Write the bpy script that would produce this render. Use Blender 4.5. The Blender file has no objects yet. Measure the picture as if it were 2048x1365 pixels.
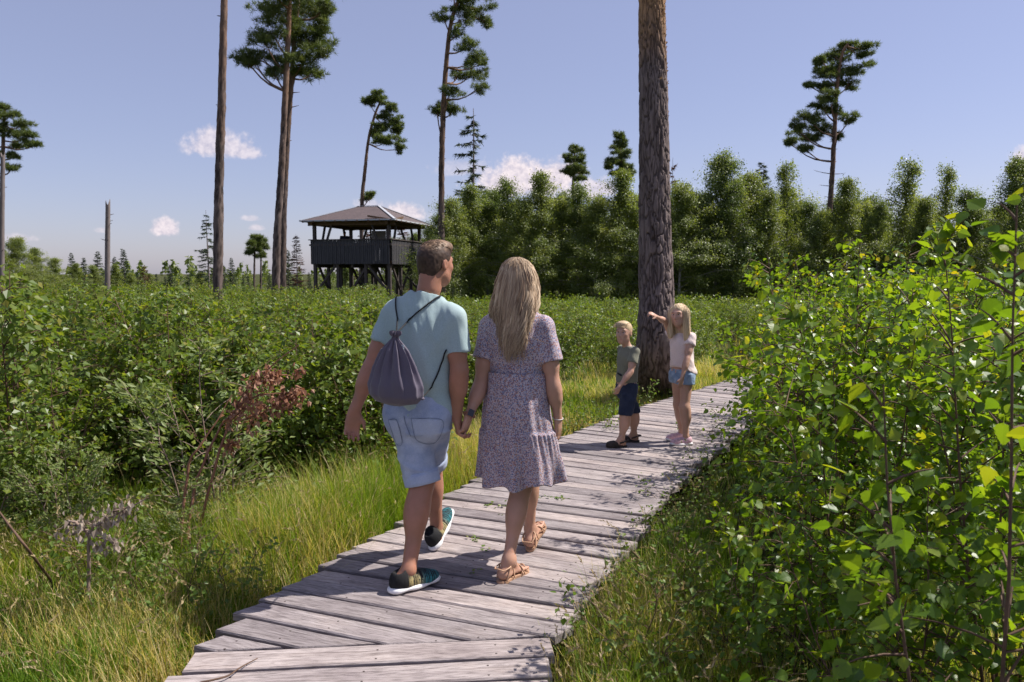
import bpy, math, random, os
import numpy as np
from mathutils import Vector, Matrix, Quaternion
from mathutils.bvhtree import BVHTree

scene = bpy.context.scene
COL = scene.collection
# ------------------------------------------------------------------ camera
FPX, CAMH, HORIZON = 1500.0, 1.65, 547.0          # focal length in photo pixels, eye height, horizon row
PITCH = math.atan((682.5 - HORIZON) / FPX)
cam_data = bpy.data.cameras.new('camera')
cam = bpy.data.objects.new('camera', cam_data)
COL.objects.link(cam)
cam.location = (0, 0, CAMH)
cam.rotation_euler = (math.pi / 2 - PITCH, 0, 0)
cam_data.sensor_width = 36.0
cam_data.lens = 36.0 * FPX / 2048.0
cam_data.clip_start = 0.05
cam_data.clip_end = 6000
cam_data.dof.use_dof = True
cam_data.dof.focus_distance = 4.6
cam_data.dof.aperture_fstop = 5.6
scene.camera = cam
# ------------------------------------------------------------------ light
SUN_AZ, SUN_EL = math.radians(13), math.radians(53)   # azimuth counted from +X towards +Y
world = bpy.data.worlds.new('World')
scene.world = world
world.use_nodes = True
wn, wl = world.node_tree.nodes, world.node_tree.links
wn.clear()
w_out = wn.new('ShaderNodeOutputWorld')
w_bg = wn.new('ShaderNodeBackground')
w_sky = wn.new('ShaderNodeTexSky')
w_sky.sky_type = 'NISHITA'
w_sky.sun_disc = False
w_sky.sun_elevation = SUN_EL
w_sky.sun_rotation = math.pi / 2 - SUN_AZ
w_sky.altitude = 200
w_sky.air_density = 1.0
w_sky.dust_density = 0.9
w_sky.ozone_density = 2.0
w_bg.inputs['Strength'].default_value = 0.115
sun_data = bpy.data.lights.new('sun', 'SUN')
sun_data.energy = 4.7
sun_data.angle = math.radians(0.55)
sun_data.color = (1.0, 0.95, 0.87)
sun = bpy.data.objects.new('sun', sun_data)
COL.objects.link(sun)
sdir = Vector((math.cos(SUN_EL) * math.cos(SUN_AZ), math.cos(SUN_EL) * math.sin(SUN_AZ), math.sin(SUN_EL)))
sun.rotation_euler = (-sdir).to_track_quat('-Z', 'Y').to_euler()
sun.location = sdir * 60
scene.view_settings.view_transform = 'Standard'
scene.view_settings.look = 'None'
scene.view_settings.gamma = 1.0
scene.view_settings.use_curve_mapping = False
scene.view_settings.exposure = 0.6
scene.render.engine = 'CYCLES'
scene.cycles.use_denoising = True
scene.cycles.use_adaptive_sampling = True
scene.cycles.adaptive_threshold = 0.02
scene.cycles.max_bounces = 5
scene.cycles.diffuse_bounces = 2
scene.cycles.glossy_bounces = 2
scene.cycles.transmission_bounces = 4
scene.cycles.transparent_max_bounces = 6
scene.cycles.sample_clamp_indirect = 6.0

# ------------------------------------------------------------------ pixel helpers (placing things at their own distance)
_fw = np.array([0, math.cos(PITCH), -math.sin(PITCH)])
_up = np.array([0, math.sin(PITCH), math.cos(PITCH)])
_C = np.array([0, 0, CAMH])
def ray(px, py):
    return _fw + np.array([1., 0, 0]) * (px - 1024) / FPX + _up * (682.5 - py) / FPX
def G(px, py, z=0.0):
    d = ray(px, py); return _C + d * ((z - CAMH) / d[2])
def P(px, py, Y):
    d = ray(px, py); return _C + d * (Y / d[1])
def unit(v):
    v = np.asarray(v, float); return v / (np.linalg.norm(v) + 1e-12)
def nrm(A):
    return A / (np.linalg.norm(A, axis=-1, keepdims=True) + 1e-12)

# ------------------------------------------------------------------ numeric noise
def _hash(i, j, k, s=0):
    n = (i * 374761393 + j * 668265263 + k * 2147483647 + s * 1274126177) & 0xFFFFFFFF
    n = ((n ^ (n >> 13)) * 1274126177) & 0xFFFFFFFF
    n = n ^ (n >> 16)
    return (n & 0xFFFF) / 65535.0
def vnoise(Pn, seed=0):
    Pn = np.asarray(Pn, float)
    I = np.floor(Pn).astype(np.int64); Fr = Pn - I
    u = Fr * Fr * Fr * (Fr * (Fr * 6 - 15) + 10)
    r = 0
    for a in (0, 1):
        for b in (0, 1):
            for c in (0, 1):
                w = (u[..., 0] if a else 1 - u[..., 0]) * (u[..., 1] if b else 1 - u[..., 1]) * (u[..., 2] if c else 1 - u[..., 2])
                r = r + w * _hash(I[..., 0] + a, I[..., 1] + b, I[..., 2] + c, seed)
    return r * 2 - 1
def fbm(Pn, octv=3, seed=0):
    r, a = 0, 1.0
    for o in range(octv):
        r = r + a * vnoise(Pn * (2 ** o) + 17.3 * o, seed + o); a *= 0.5
    return r
def sstep(a, b, x):
    t = np.clip((x - a) / (b - a), 0, 1); return t * t * (3 - 2 * t)

# ------------------------------------------------------------------ meshes
def new_mesh(name, V, faces, mats=(), smooth=True, attrs=None, midx=None, cols=None):
    """faces: one int array (n,k) or a list of them"""
    if not isinstance(faces, (list, tuple)): faces = [faces]
    faces = [np.asarray(f, np.int32) for f in faces if len(f)]
    me = bpy.data.meshes.new(name)
    V = np.ascontiguousarray(V, np.float32)
    me.vertices.add(len(V)); me.vertices.foreach_set('co', V.ravel())
    loops = np.concatenate([f.ravel() for f in faces])
    tot = np.concatenate([np.full(len(f), f.shape[1], np.int32) for f in faces])
    start = np.concatenate([[0], np.cumsum(tot)[:-1]]).astype(np.int32)
    me.loops.add(len(loops)); me.loops.foreach_set('vertex_index', loops)
    me.polygons.add(len(tot)); me.polygons.foreach_set('loop_start', start)
    try: me.polygons.foreach_set('loop_total', tot)
    except Exception: pass
    for m in (mats if isinstance(mats, (list, tuple)) else [mats]): me.materials.append(m)
    if midx is not None: me.polygons.foreach_set('material_index', np.asarray(midx, np.int32))
    me.polygons.foreach_set('use_smooth', np.full(len(tot), bool(smooth)))
    me.update(calc_edges=True)
    for k, a in (attrs or {}).items():
        at = me.attributes.new(k, 'FLOAT', 'POINT'); at.data.foreach_set('value', np.ascontiguousarray(a, np.float32))
    for k, a in (cols or {}).items():
        at = me.attributes.new(k, 'FLOAT_COLOR', 'POINT')
        c = np.ones((len(V), 4), np.float32); c[:, :3] = a
        at.data.foreach_set('color', c.ravel())
    return me
def link(name, me, parent=None, label=None, cat=None, group=None, kind=None, loc=None):
    o = bpy.data.objects.new(name, me)
    COL.objects.link(o)
    if parent is not None: o.parent = parent
    if loc is not None: o.location = loc
    if label: o['label'] = label
    if cat: o['category'] = cat
    if group: o['group'] = group
    if kind: o['kind'] = kind
    return o
def cat(parts):
    """join [(V,F)] with one face size"""
    Vs, Fs, n = [], [], 0
    for V, F in parts:
        Vs.append(V); Fs.append(np.asarray(F) + n); n += len(V)
    return np.concatenate(Vs), np.concatenate(Fs)
def tube(pts, rads, n=6):
    pts = np.asarray(pts, float); m = len(pts)
    rads = np.broadcast_to(np.asarray(rads, float), (m,))
    T = np.gradient(pts, axis=0); T = nrm(T)
    ref = np.array([0, 0, 1.0]) if abs(T[:, 2]).mean() < 0.85 else np.array([1.0, 0, 0])
    N = nrm(np.cross(T, ref)); B = np.cross(T, N)
    a = np.linspace(0, 2 * np.pi, n, endpoint=False)
    ring = N[:, None] * np.cos(a)[None, :, None] + B[:, None] * np.sin(a)[None, :, None]
    V = pts[:, None] + ring * rads[:, None, None]
    V = V.reshape(-1, 3)
    i = np.arange(m - 1)[:, None] * n; j = np.arange(n)[None]; jn = (j + 1) % n
    F = np.stack([i + j, i + jn, i + n + jn, i + n + j], -1).reshape(-1, 4)
    return V, F
def tube_closed(pts, rads, n=6):
    """tube with rounded, closed ends (rings shrink to nothing)"""
    pts = np.asarray(pts, float); m = len(pts)
    rads = np.array(np.broadcast_to(np.asarray(rads, float), (m,)))
    t0 = unit(pts[0] - pts[1]); t1 = unit(pts[-1] - pts[-2])
    pts2 = np.concatenate([[pts[0] + t0 * rads[0] * .7], [pts[0] + t0 * rads[0] * .5], pts, [pts[-1] + t1 * rads[-1] * .5], [pts[-1] + t1 * rads[-1] * .7]])
    r2 = np.concatenate([[rads[0] * .02, rads[0] * .7], rads, [rads[-1] * .7, rads[-1] * .02]])
    return tube(pts2, r2, n)
def smooth_poly(pts, n):
    """Catmull-Rom through pts -> n samples"""
    pts = np.asarray(pts, float); m = len(pts)
    Q = np.concatenate([[2 * pts[0] - pts[1]], pts, [2 * pts[-1] - pts[-2]]])
    t = np.linspace(0, m - 1 - 1e-9, n); i = t.astype(int); f = (t - i)[:, None]
    p0, p1, p2, p3 = Q[i], Q[i + 1], Q[i + 2], Q[i + 3]
    return 0.5 * (2 * p1 + (p2 - p0) * f + (2 * p0 - 5 * p1 + 4 * p2 - p3) * f ** 2 + (3 * p1 - p0 - 3 * p2 + p3) * f ** 3)
def box(c, s, R=None):
    """box centred at c with full sizes s, optional 3x3 rotation"""
    o = np.array([[x, y, z] for x in (-.5, .5) for y in (-.5, .5) for z in (-.5, .5)]) * np.asarray(s)
    if R is not None: o = o @ np.asarray(R).T
    F = np.array([[0, 1, 3, 2], [4, 6, 7, 5], [0, 4, 5, 1], [2, 3, 7, 6], [0, 2, 6, 4], [1, 5, 7, 3]])
    return o + np.asarray(c), F
def beam(a, b, w, h, up=(0, 0, 1)):
    """rectangular bar from a to b"""
    a, b = np.asarray(a, float), np.asarray(b, float)
    x = unit(b - a); y = unit(np.cross(up, x)); z = np.cross(x, y)
    return box((a + b) / 2, (np.linalg.norm(b - a), w, h), np.stack([x, y, z], 1))
def vnormals(V, F):
    a, b, c = V[F[:, 0]], V[F[:, 1]], V[F[:, 2]]
    fn = np.cross(b - a, c - a)
    N = np.zeros_like(V)
    for k in range(F.shape[1]): np.add.at(N, F[:, k], fn)
    return nrm(N)

# ------------------------------------------------------------------ materials
def mat_new(name):
    m = bpy.data.materials.new(name); m.use_nodes = True
    nt = m.node_tree; b = nt.nodes['Principled BSDF']
    return m, nt, b
def N_(nt, kind, **kw):
    n = nt.nodes.new(kind)
    for k, v in kw.items(): setattr(n, k, v)
    return n
def ramp(nt, src, stops):
    r = nt.nodes.new('ShaderNodeValToRGB')
    el = r.color_ramp.elements
    while len(el) < len(stops): el.new(0.5)
    for e, (p, c) in zip(el, stops): e.position = p; e.color = (*c, 1)
    if src is not None: nt.links.new(src, r.inputs['Fac'])
    return r.outputs['Color']
def noise_tex(nt, scale, detail=4, rough=.55, vec=None, coord='Object', stretch=None):
    tc = nt.nodes.new('ShaderNodeTexCoord'); v = tc.outputs[coord]
    if stretch:
        mp = nt.nodes.new('ShaderNodeMapping'); mp.inputs['Scale'].default_value = stretch
        nt.links.new(v, mp.inputs['Vector']); v = mp.outputs['Vector']
    n = nt.nodes.new('ShaderNodeTexNoise')
    n.inputs['Scale'].default_value = scale; n.inputs['Detail'].default_value = detail; n.inputs['Roughness'].default_value = rough
    nt.links.new(vec if vec is not None else v, n.inputs['Vector'])
    return n
def bump(nt, b, h, strength=.4, dist=.01):
    n = nt.nodes.new('ShaderNodeBump'); n.inputs['Strength'].default_value = strength; n.inputs['Distance'].default_value = dist
    nt.links.new(h, n.inputs['Height']); nt.links.new(n.outputs['Normal'], b.inputs['Normal'])
def mixc(nt, fac, a, b, mode='MIX'):
    n = nt.nodes.new('ShaderNodeMix'); n.data_type = 'RGBA'; n.blend_type = mode
    for sock, val in ((n.inputs[0], fac), (n.inputs[6], a), (n.inputs[7], b)):
        if isinstance(val, (int, float)): sock.default_value = val
        elif isinstance(val, tuple): sock.default_value = (*val, 1)
        else: nt.links.new(val, sock)
    return n.outputs[2]
def simple(name, c1, c2=None, scale=20, rough=.7, bmp=0.0, bscale=None, spec=.3, stretch=None, dist=.004, detail=4, sheen=0):
    m, nt, b = mat_new(name)
    c2 = c2 or c1
    n = noise_tex(nt, scale, detail, stretch=stretch)
    nt.links.new(ramp(nt, n.outputs['Fac'], [(.3, c1), (.7, c2)]), b.inputs['Base Color'])
    b.inputs['Roughness'].default_value = rough
    b.inputs['Specular IOR Level'].default_value = spec
    if sheen: b.inputs['Sheen Weight'].default_value = sheen
    if bmp:
        n2 = noise_tex(nt, bscale or scale, detail, stretch=stretch); bump(nt, b, n2.outputs['Fac'], bmp, dist)
    return m
def leaf_mat(name, stops, trans, tw=.35, rough=.45, spec=.45, attr='rnd'):
    m, nt, b = mat_new(name)
    at = N_(nt, 'ShaderNodeAttribute', attribute_name=attr)
    col = ramp(nt, at.outputs['Fac'], stops)
    nt.links.new(col, b.inputs['Base Color'])
    b.inputs['Roughness'].default_value = rough; b.inputs['Specular IOR Level'].default_value = spec
    tr = nt.nodes.new('ShaderNodeBsdfTranslucent')
    nt.links.new(mixc(nt, 1.0, col, trans, 'MULTIPLY'), tr.inputs['Color'])
    mx = nt.nodes.new('ShaderNodeMixShader'); mx.inputs[0].default_value = tw
    nt.links.new(b.outputs[0], mx.inputs[1]); nt.links.new(tr.outputs[0], mx.inputs[2])
    nt.links.new(mx.outputs[0], nt.nodes['Material Output'].inputs['Surface'])
    return m

M = {}
# young birch leaves: most mid green, some fresh yellow-green, a few yellowing
BIRCH = [(0.0, (.052, .112, .014)), (.35, (.082, .156, .016)), (.70, (.130, .208, .018)), (.92, (.20, .24, .020)), (.97, (.30, .25, .02)), (1.0, (.36, .20, .04))]
M['birch_leaf'] = leaf_mat('birch_leaf', BIRCH, (2.35, 2.1, .6), .50, .36, .5)
M['birch_leaf_mid'] = leaf_mat('birch_leaf_mid', [(0, (.070, .118, .018)), (.5, (.108, .165, .022)), (.93, (.19, .215, .036)), (1, (.32, .25, .07))], (2.1, 2.0, .8), .42, .42, .45)
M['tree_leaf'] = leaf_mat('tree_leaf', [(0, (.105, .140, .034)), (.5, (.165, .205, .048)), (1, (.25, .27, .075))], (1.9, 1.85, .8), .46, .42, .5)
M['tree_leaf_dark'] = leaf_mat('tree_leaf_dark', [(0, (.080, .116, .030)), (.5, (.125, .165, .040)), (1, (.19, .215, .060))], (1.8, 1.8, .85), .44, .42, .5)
M['willow_leaf'] = leaf_mat('willow_leaf', [(0, (.12, .17, .05)), (.6, (.18, .23, .075)), (1, (.27, .29, .12))], (1.8, 1.8, .9), .36, .5, .4)
M['pine_needle'] = leaf_mat('pine_needle', [(0, (.062, .094, .034)), (.6, (.105, .138, .042)), (1, (.165, .185, .055))], (1.6, 1.6, .8), .34, .5, .35)
M['spruce_needle'] = leaf_mat('spruce_needle', [(0, (.030, .052, .022)), (.6, (.045, .070, .028)), (1, (.065, .090, .034))], (1.3, 1.3, .8), .15, .5, .3)
M['brown_needle'] = leaf_mat('brown_needle', [(0, (.10, .045, .028)), (.6, (.15, .068, .042)), (1, (.20, .10, .06))], (1.3, 1.2, 1.0), .2, .6, .2)
M['dry_leaf'] = leaf_mat('dry_leaf', [(0, (.20, .085, .05)), (.5, (.31, .155, .10)), (1, (.42, .25, .17))], (1.5, 1.3, 1.0), .3, .6, .25)
M['grey_leaf'] = leaf_mat('grey_leaf', [(0, (.26, .20, .17)), (.5, (.38, .31, .26)), (1, (.50, .42, .35))], (1.2, 1.2, 1.0), .25, .7, .2)
M['grass'] = leaf_mat('grass', [(0, (.095, .175, .012)), (.40, (.165, .245, .018)), (.66, (.26, .305, .034)), (.80, (.38, .34, .08)), (.92, (.50, .40, .18)), (1, (.58, .46, .27))], (1.8, 1.8, .8), .42, .5, .3)
M['straw'] = leaf_mat('straw', [(0, (.24, .19, .08)), (.6, (.36, .28, .14)), (1, (.46, .36, .21))], (1.3, 1.2, 1.0), .3, .6, .25)
M['bilberry'] = leaf_mat('bilberry', [(0, (.075, .135, .022)), (.6, (.115, .18, .03)), (1, (.20, .21, .05))], (1.8, 1.8, .9), .36, .45, .4)
M['twig'] = simple('twig', (.09, .052, .036), (.15, .09, .06), 30, .75)
M['twig_pale'] = simple('twig_pale', (.20, .14, .11), (.30, .22, .18), 30, .75)
M['twig_red'] = simple('twig_red', (.20, .085, .05), (.28, .14, .09), 30, .7)

def bark_mat(name, low, lowdark, high, z0, z1, scale=6):
    """pine bark: grey-brown plates low down, orange flaking bark higher up"""
    m, nt, b = mat_new(name)
    geo = nt.nodes.new('ShaderNodeNewGeometry')
    sep = nt.nodes.new('ShaderNodeSeparateXYZ'); nt.links.new(geo.outputs['Position'], sep.inputs[0])
    nz = noise_tex(nt, 1.6, 3, coord='Object')
    add = N_(nt, 'ShaderNodeMath', operation='MULTIPLY_ADD'); nt.links.new(nz.outputs['Fac'], add.inputs[0]); add.inputs[1].default_value = (z1 - z0) * 1.3
    nt.links.new(sep.outputs['Z'], add.inputs[2])
    mr = nt.nodes.new('ShaderNodeMapRange'); mr.inputs['From Min'].default_value = z0 + (z1 - z0) * .65; mr.inputs['From Max'].default_value = z1 + (z1 - z0) * .65
    nt.links.new(add.outputs[0], mr.inputs['Value'])
    n1 = noise_tex(nt, scale, 6, .65, stretch=(1, 1, .28))
    n2 = noise_tex(nt, scale * 3.1, 5, .6, stretch=(1, 1, .4))
    lowc = ramp(nt, n1.outputs['Fac'], [(.32, lowdark), (.5, low), (.72, tuple(min(1, c * 1.35) for c in low))])
    hic = ramp(nt, n2.outputs['Fac'], [(.3, tuple(c * .55 for c in high)), (.5, high), (.75, tuple(min(1, c * 1.3) for c in high))])
    at = N_(nt, 'ShaderNodeAttribute', attribute_name='crack')
    col = mixc(nt, mr.outputs[0], lowc, hic)
    col = mixc(nt, at.outputs['Fac'], col, tuple(c * .45 for c in lowdark))
    nt.links.new(col, b.inputs['Base Color'])
    b.inputs['Roughness'].default_value = .85; b.inputs['Specular IOR Level'].default_value = .2
    bump(nt, b, n1.outputs['Fac'], .8, .03)
    return m
M['pine_bark'] = bark_mat('pine_bark', (.145, .108, .096), (.062, .046, .042), (.29, .165, .10), 5.0, 10.5)
M['pine_bark_far'] = bark_mat('pine_bark_far', (.12, .088, .077), (.058, .043, .039), (.23, .135, .085), 4.0, 11.0, 5)
M['big_pine_bark'] = bark_mat('big_pine_bark', (.185, .142, .132), (.085, .062, .058), (.42, .24, .12), 4.1, 5.2, 9)
M['snag'] = simple('snag', (.13, .105, .10), (.24, .20, .19), 6, .85, .5, stretch=(1, 1, .2))
M['birch_bark'] = simple('birch_bark', (.10, .085, .075), (.42, .39, .36), 7, .7, .2, stretch=(1, 1, 2.0))
M['dark_wood'] = simple('dark_wood', (.05, .034, .028), (.085, .058, .048), 14, .75, .3, stretch=(1, 1, .2))
# ------------------------------------------------------------------ sky: Nishita plus fair-weather clouds far away (fixed world directions)
def sky_nodes():
    nt = world.node_tree
    tc = wn.new('ShaderNodeTexCoord')
    base = mixc(nt, 1.0, mixc(nt, 1.0, w_sky.outputs['Color'], SKY_TINT, 'MULTIPLY'), SKY_VEIL, 'ADD')      # thin even summer haze over the blue
    col = base
    nz = wn.new('ShaderNodeTexNoise'); nz.inputs['Scale'].default_value = 34; nz.inputs['Detail'].default_value = 7; nz.inputs['Roughness'].default_value = .58
    nz2 = wn.new('ShaderNodeTexNoise'); nz2.inputs['Scale'].default_value = 120; nz2.inputs['Detail'].default_value = 6; nz2.inputs['Roughness'].default_value = .6
    for n in (nz, nz2): wl.new(tc.outputs['Generated'], n.inputs['Vector'])
    def mth(op, a, b=None, c=None):
        n = wn.new('ShaderNodeMath'); n.operation = op
        for i, v in enumerate((a, b, c)):
            if v is None: continue
            if isinstance(v, (int, float)): n.inputs[i].default_value = v
            else: wl.new(v, n.inputs[i])
        return n.outputs[0]
    wob = mth('ADD', mth('MULTIPLY', mth('SUBTRACT', nz.outputs['Fac'], .5), 1.7), mth('MULTIPLY', mth('SUBTRACT', nz2.outputs['Fac'], .5), 1.1))
    total = None
    # each cloud: direction through a photo point, half width, half height (in tangent units), strength, flat base
    for px, py, hw, hh, st in CLOUDS:
        d = unit(ray(px, py)); r = unit(np.cross(d, (0, 0, 1))); u = np.cross(r, d)
        sv = wn.new('ShaderNodeVectorMath'); sv.operation = 'DOT_PRODUCT'; sv.inputs[1].default_value = tuple(r / hw)
        su = wn.new('ShaderNodeVectorMath'); su.operation = 'DOT_PRODUCT'; su.inputs[1].default_value = tuple(u / hh)
        sd = wn.new('ShaderNodeVectorMath'); sd.operation = 'DOT_PRODUCT'; sd.inputs[1].default_value = tuple(d)
        for n in (sv, su, sd): wl.new(tc.outputs['Generated'], n.inputs[0])
        x2 = mth('MULTIPLY', sv.outputs['Value'], sv.outputs['Value'])
        uu = mth('ADD', su.outputs['Value'], .25)
        y = mth('MULTIPLY', uu, mth('ADD', 1.0, mth('MULTIPLY', mth('LESS_THAN', uu, 0.0), 0.9)))   # flatter underside
        y2 = mth('MULTIPLY', y, y)
        f = mth('SUBTRACT', 1.0, mth('SQRT', mth('ADD', x2, y2)))
        f = mth('ADD', f, mth('MULTIPLY', wob, .62))
        mr = wn.new('ShaderNodeMapRange'); mr.interpolation_type = 'SMOOTHSTEP'
        mr.inputs['From Min'].default_value = .02; mr.inputs['From Max'].default_value = .55; mr.inputs['To Max'].default_value = st
        wl.new(f, mr.inputs['Value'])
        a = mth('MULTIPLY', mr.outputs[0], mth('GREATER_THAN', sd.outputs['Value'], .2))
        total = a if total is None else mth('MAXIMUM', total, a)
    shade = ramp(nt, nz2.outputs['Fac'], [(.35, CLOUD_DK), (.62, CLOUD_LT)])
    col = mixc(nt, total, base, shade)
    wl.new(col, w_bg.inputs['Color']); wl.new(w_bg.outputs[0], w_out.inputs['Surface'])
SKY_TINT, SKY_VEIL = (.43, .40, .48), (1.13, 1.14, 1.47)
CLOUD_DK, CLOUD_LT = (3.9, 3.55, 4.1), (5.6, 5.0, 5.2)
CLOUDS = [(440, 285, .052, .028, .75), (478, 298, .036, .018, .7), (332, 453, .020, .017, .95), (498, 436, .016, .006, .5), (512, 455, .012, .006, .55),
          (1060, 350, .095, .040, 1.0), (1010, 358, .05, .032, .95), (1105, 348, .05, .034, 1.0), (1165, 372, .06, .026, .8), (930, 335, .05, .016, .35), (800, 422, .040, .020, .9), (745, 408, .03, .014, .45),
          (203, 460, .012, .006, .4), (30, 474, .03, .008, .4), (2062, 325, .03, .028, .9),
          (-500, 380, .10, .03, .8), (2700, 300, .12, .035, .8), (3600, 380, .1, .03, .7)]
sky_nodes()

# ------------------------------------------------------------------ ground
def height(x, y):
    q = np.stack([x * .45, y * .45, x * 0], -1)
    h = -0.17 + .07 * fbm(q, 3, 5) * sstep(.2, 1.5, walk_dist(x, y))
    return h - .10 * sstep(0.35, -.2, walk_dist(x, y))
# left edge of the planked walk, from the bend near the camera to where it leaves the picture
EDGE = np.array([(-1.43, 3.19), (-1.385, 3.42), (-1.29, 3.66), (-1.163, 3.97), (-1.032, 4.29), (-.88, 4.62), (-.556, 5.36), (-.389, 5.80), (-.14, 6.32), (.485, 7.458), (1.206, 8.668), (1.80, 9.53), (2.45, 10.40), (3.50, 11.75), (4.8, 13.2), (6.4, 14.7), (8.6, 16.1), (11, 17.0), (14, 17.6)])
_e = smooth_poly(np.c_[EDGE, np.zeros(len(EDGE))], 500)[:, :2]
_es = np.concatenate([[0], np.cumsum(np.linalg.norm(np.diff(_e, axis=0), axis=1))])
def edge_at(s):
    return np.array([np.interp(s, _es, _e[:, 0]), np.interp(s, _es, _e[:, 1])])
def edge_head(s):
    d = edge_at(min(s + .5, _es[-1])) - edge_at(max(s - .5, 0)); return math.atan2(d[1], d[0])
WALKC = []                                            # centre line samples
for s in np.arange(0, _es[-1], .15):
    h = edge_head(s); WALKC.append(edge_at(s) + .75 * np.array([math.sin(h), -math.cos(h)]))
for k in range(40): WALKC.append(np.array([-.63 + .0 * k, 3.1 - .15 * k]))
WALKC = np.array(WALKC)
def walk_dist(x, y):
    """distance outside the walk (negative on it)"""
    x, y = np.broadcast_arrays(np.asarray(x, float), np.asarray(y, float))
    sh = x.shape; q = np.stack([x.ravel(), y.ravel()], 1)
    out = np.empty(len(q))
    for i in range(0, len(q), 20000):
        out[i:i + 20000] = np.sqrt(((q[i:i + 20000, None] - WALKC[None]) ** 2).sum(-1).min(1))
    return out.reshape(sh) - .76
def make_ground():
    rr = np.concatenate([np.linspace(0, 14, 70), np.geomspace(14.4, 1800, 60)])
    aa = np.linspace(0, 2 * np.pi, 220, endpoint=False)
    R, A = np.meshgrid(rr, aa, indexing='ij')
    x, y = R * np.cos(A), 4 + R * np.sin(A)
    z = height(x, y) - .25 * sstep(30, 120, R)
    V = np.stack([x, y, z], -1).reshape(-1, 3); n = len(aa)
    i = np.arange(len(rr) - 1)[:, None] * n; j = np.arange(n)[None]; k = (j + 1) % n
    F = np.stack([i + j, i + n + j, i + n + k, i + k], -1).reshape(-1, 4)
    m, nt, b = mat_new('bog_ground')
    n1 = noise_tex(nt, 1.3, 8, .65); n2 = noise_tex(nt, 30, 6, .7)
    c1 = ramp(nt, n1.outputs['Fac'], [(.32, (.030, .024, .015)), (.45, (.055, .060, .018)), (.58, (.075, .085, .022)), (.72, (.15, .12, .06))])
    c2 = ramp(nt, n2.outputs['Fac'], [(.3, (.35, .35, .35)), (.7, (1.3, 1.3, 1.3))])
    nt.links.new(mixc(nt, 1.0, c1, c2, 'MULTIPLY'), b.inputs['Base Color'])
    b.inputs['Roughness'].default_value = .95; b.inputs['Specular IOR Level'].default_value = .1
    bump(nt, b, n2.outputs['Fac'], 1.0, .04)
    link('ground', new_mesh('ground', V, F, m), kind='structure', label='boggy ground with moss and dry grass litter')
make_ground()

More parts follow.
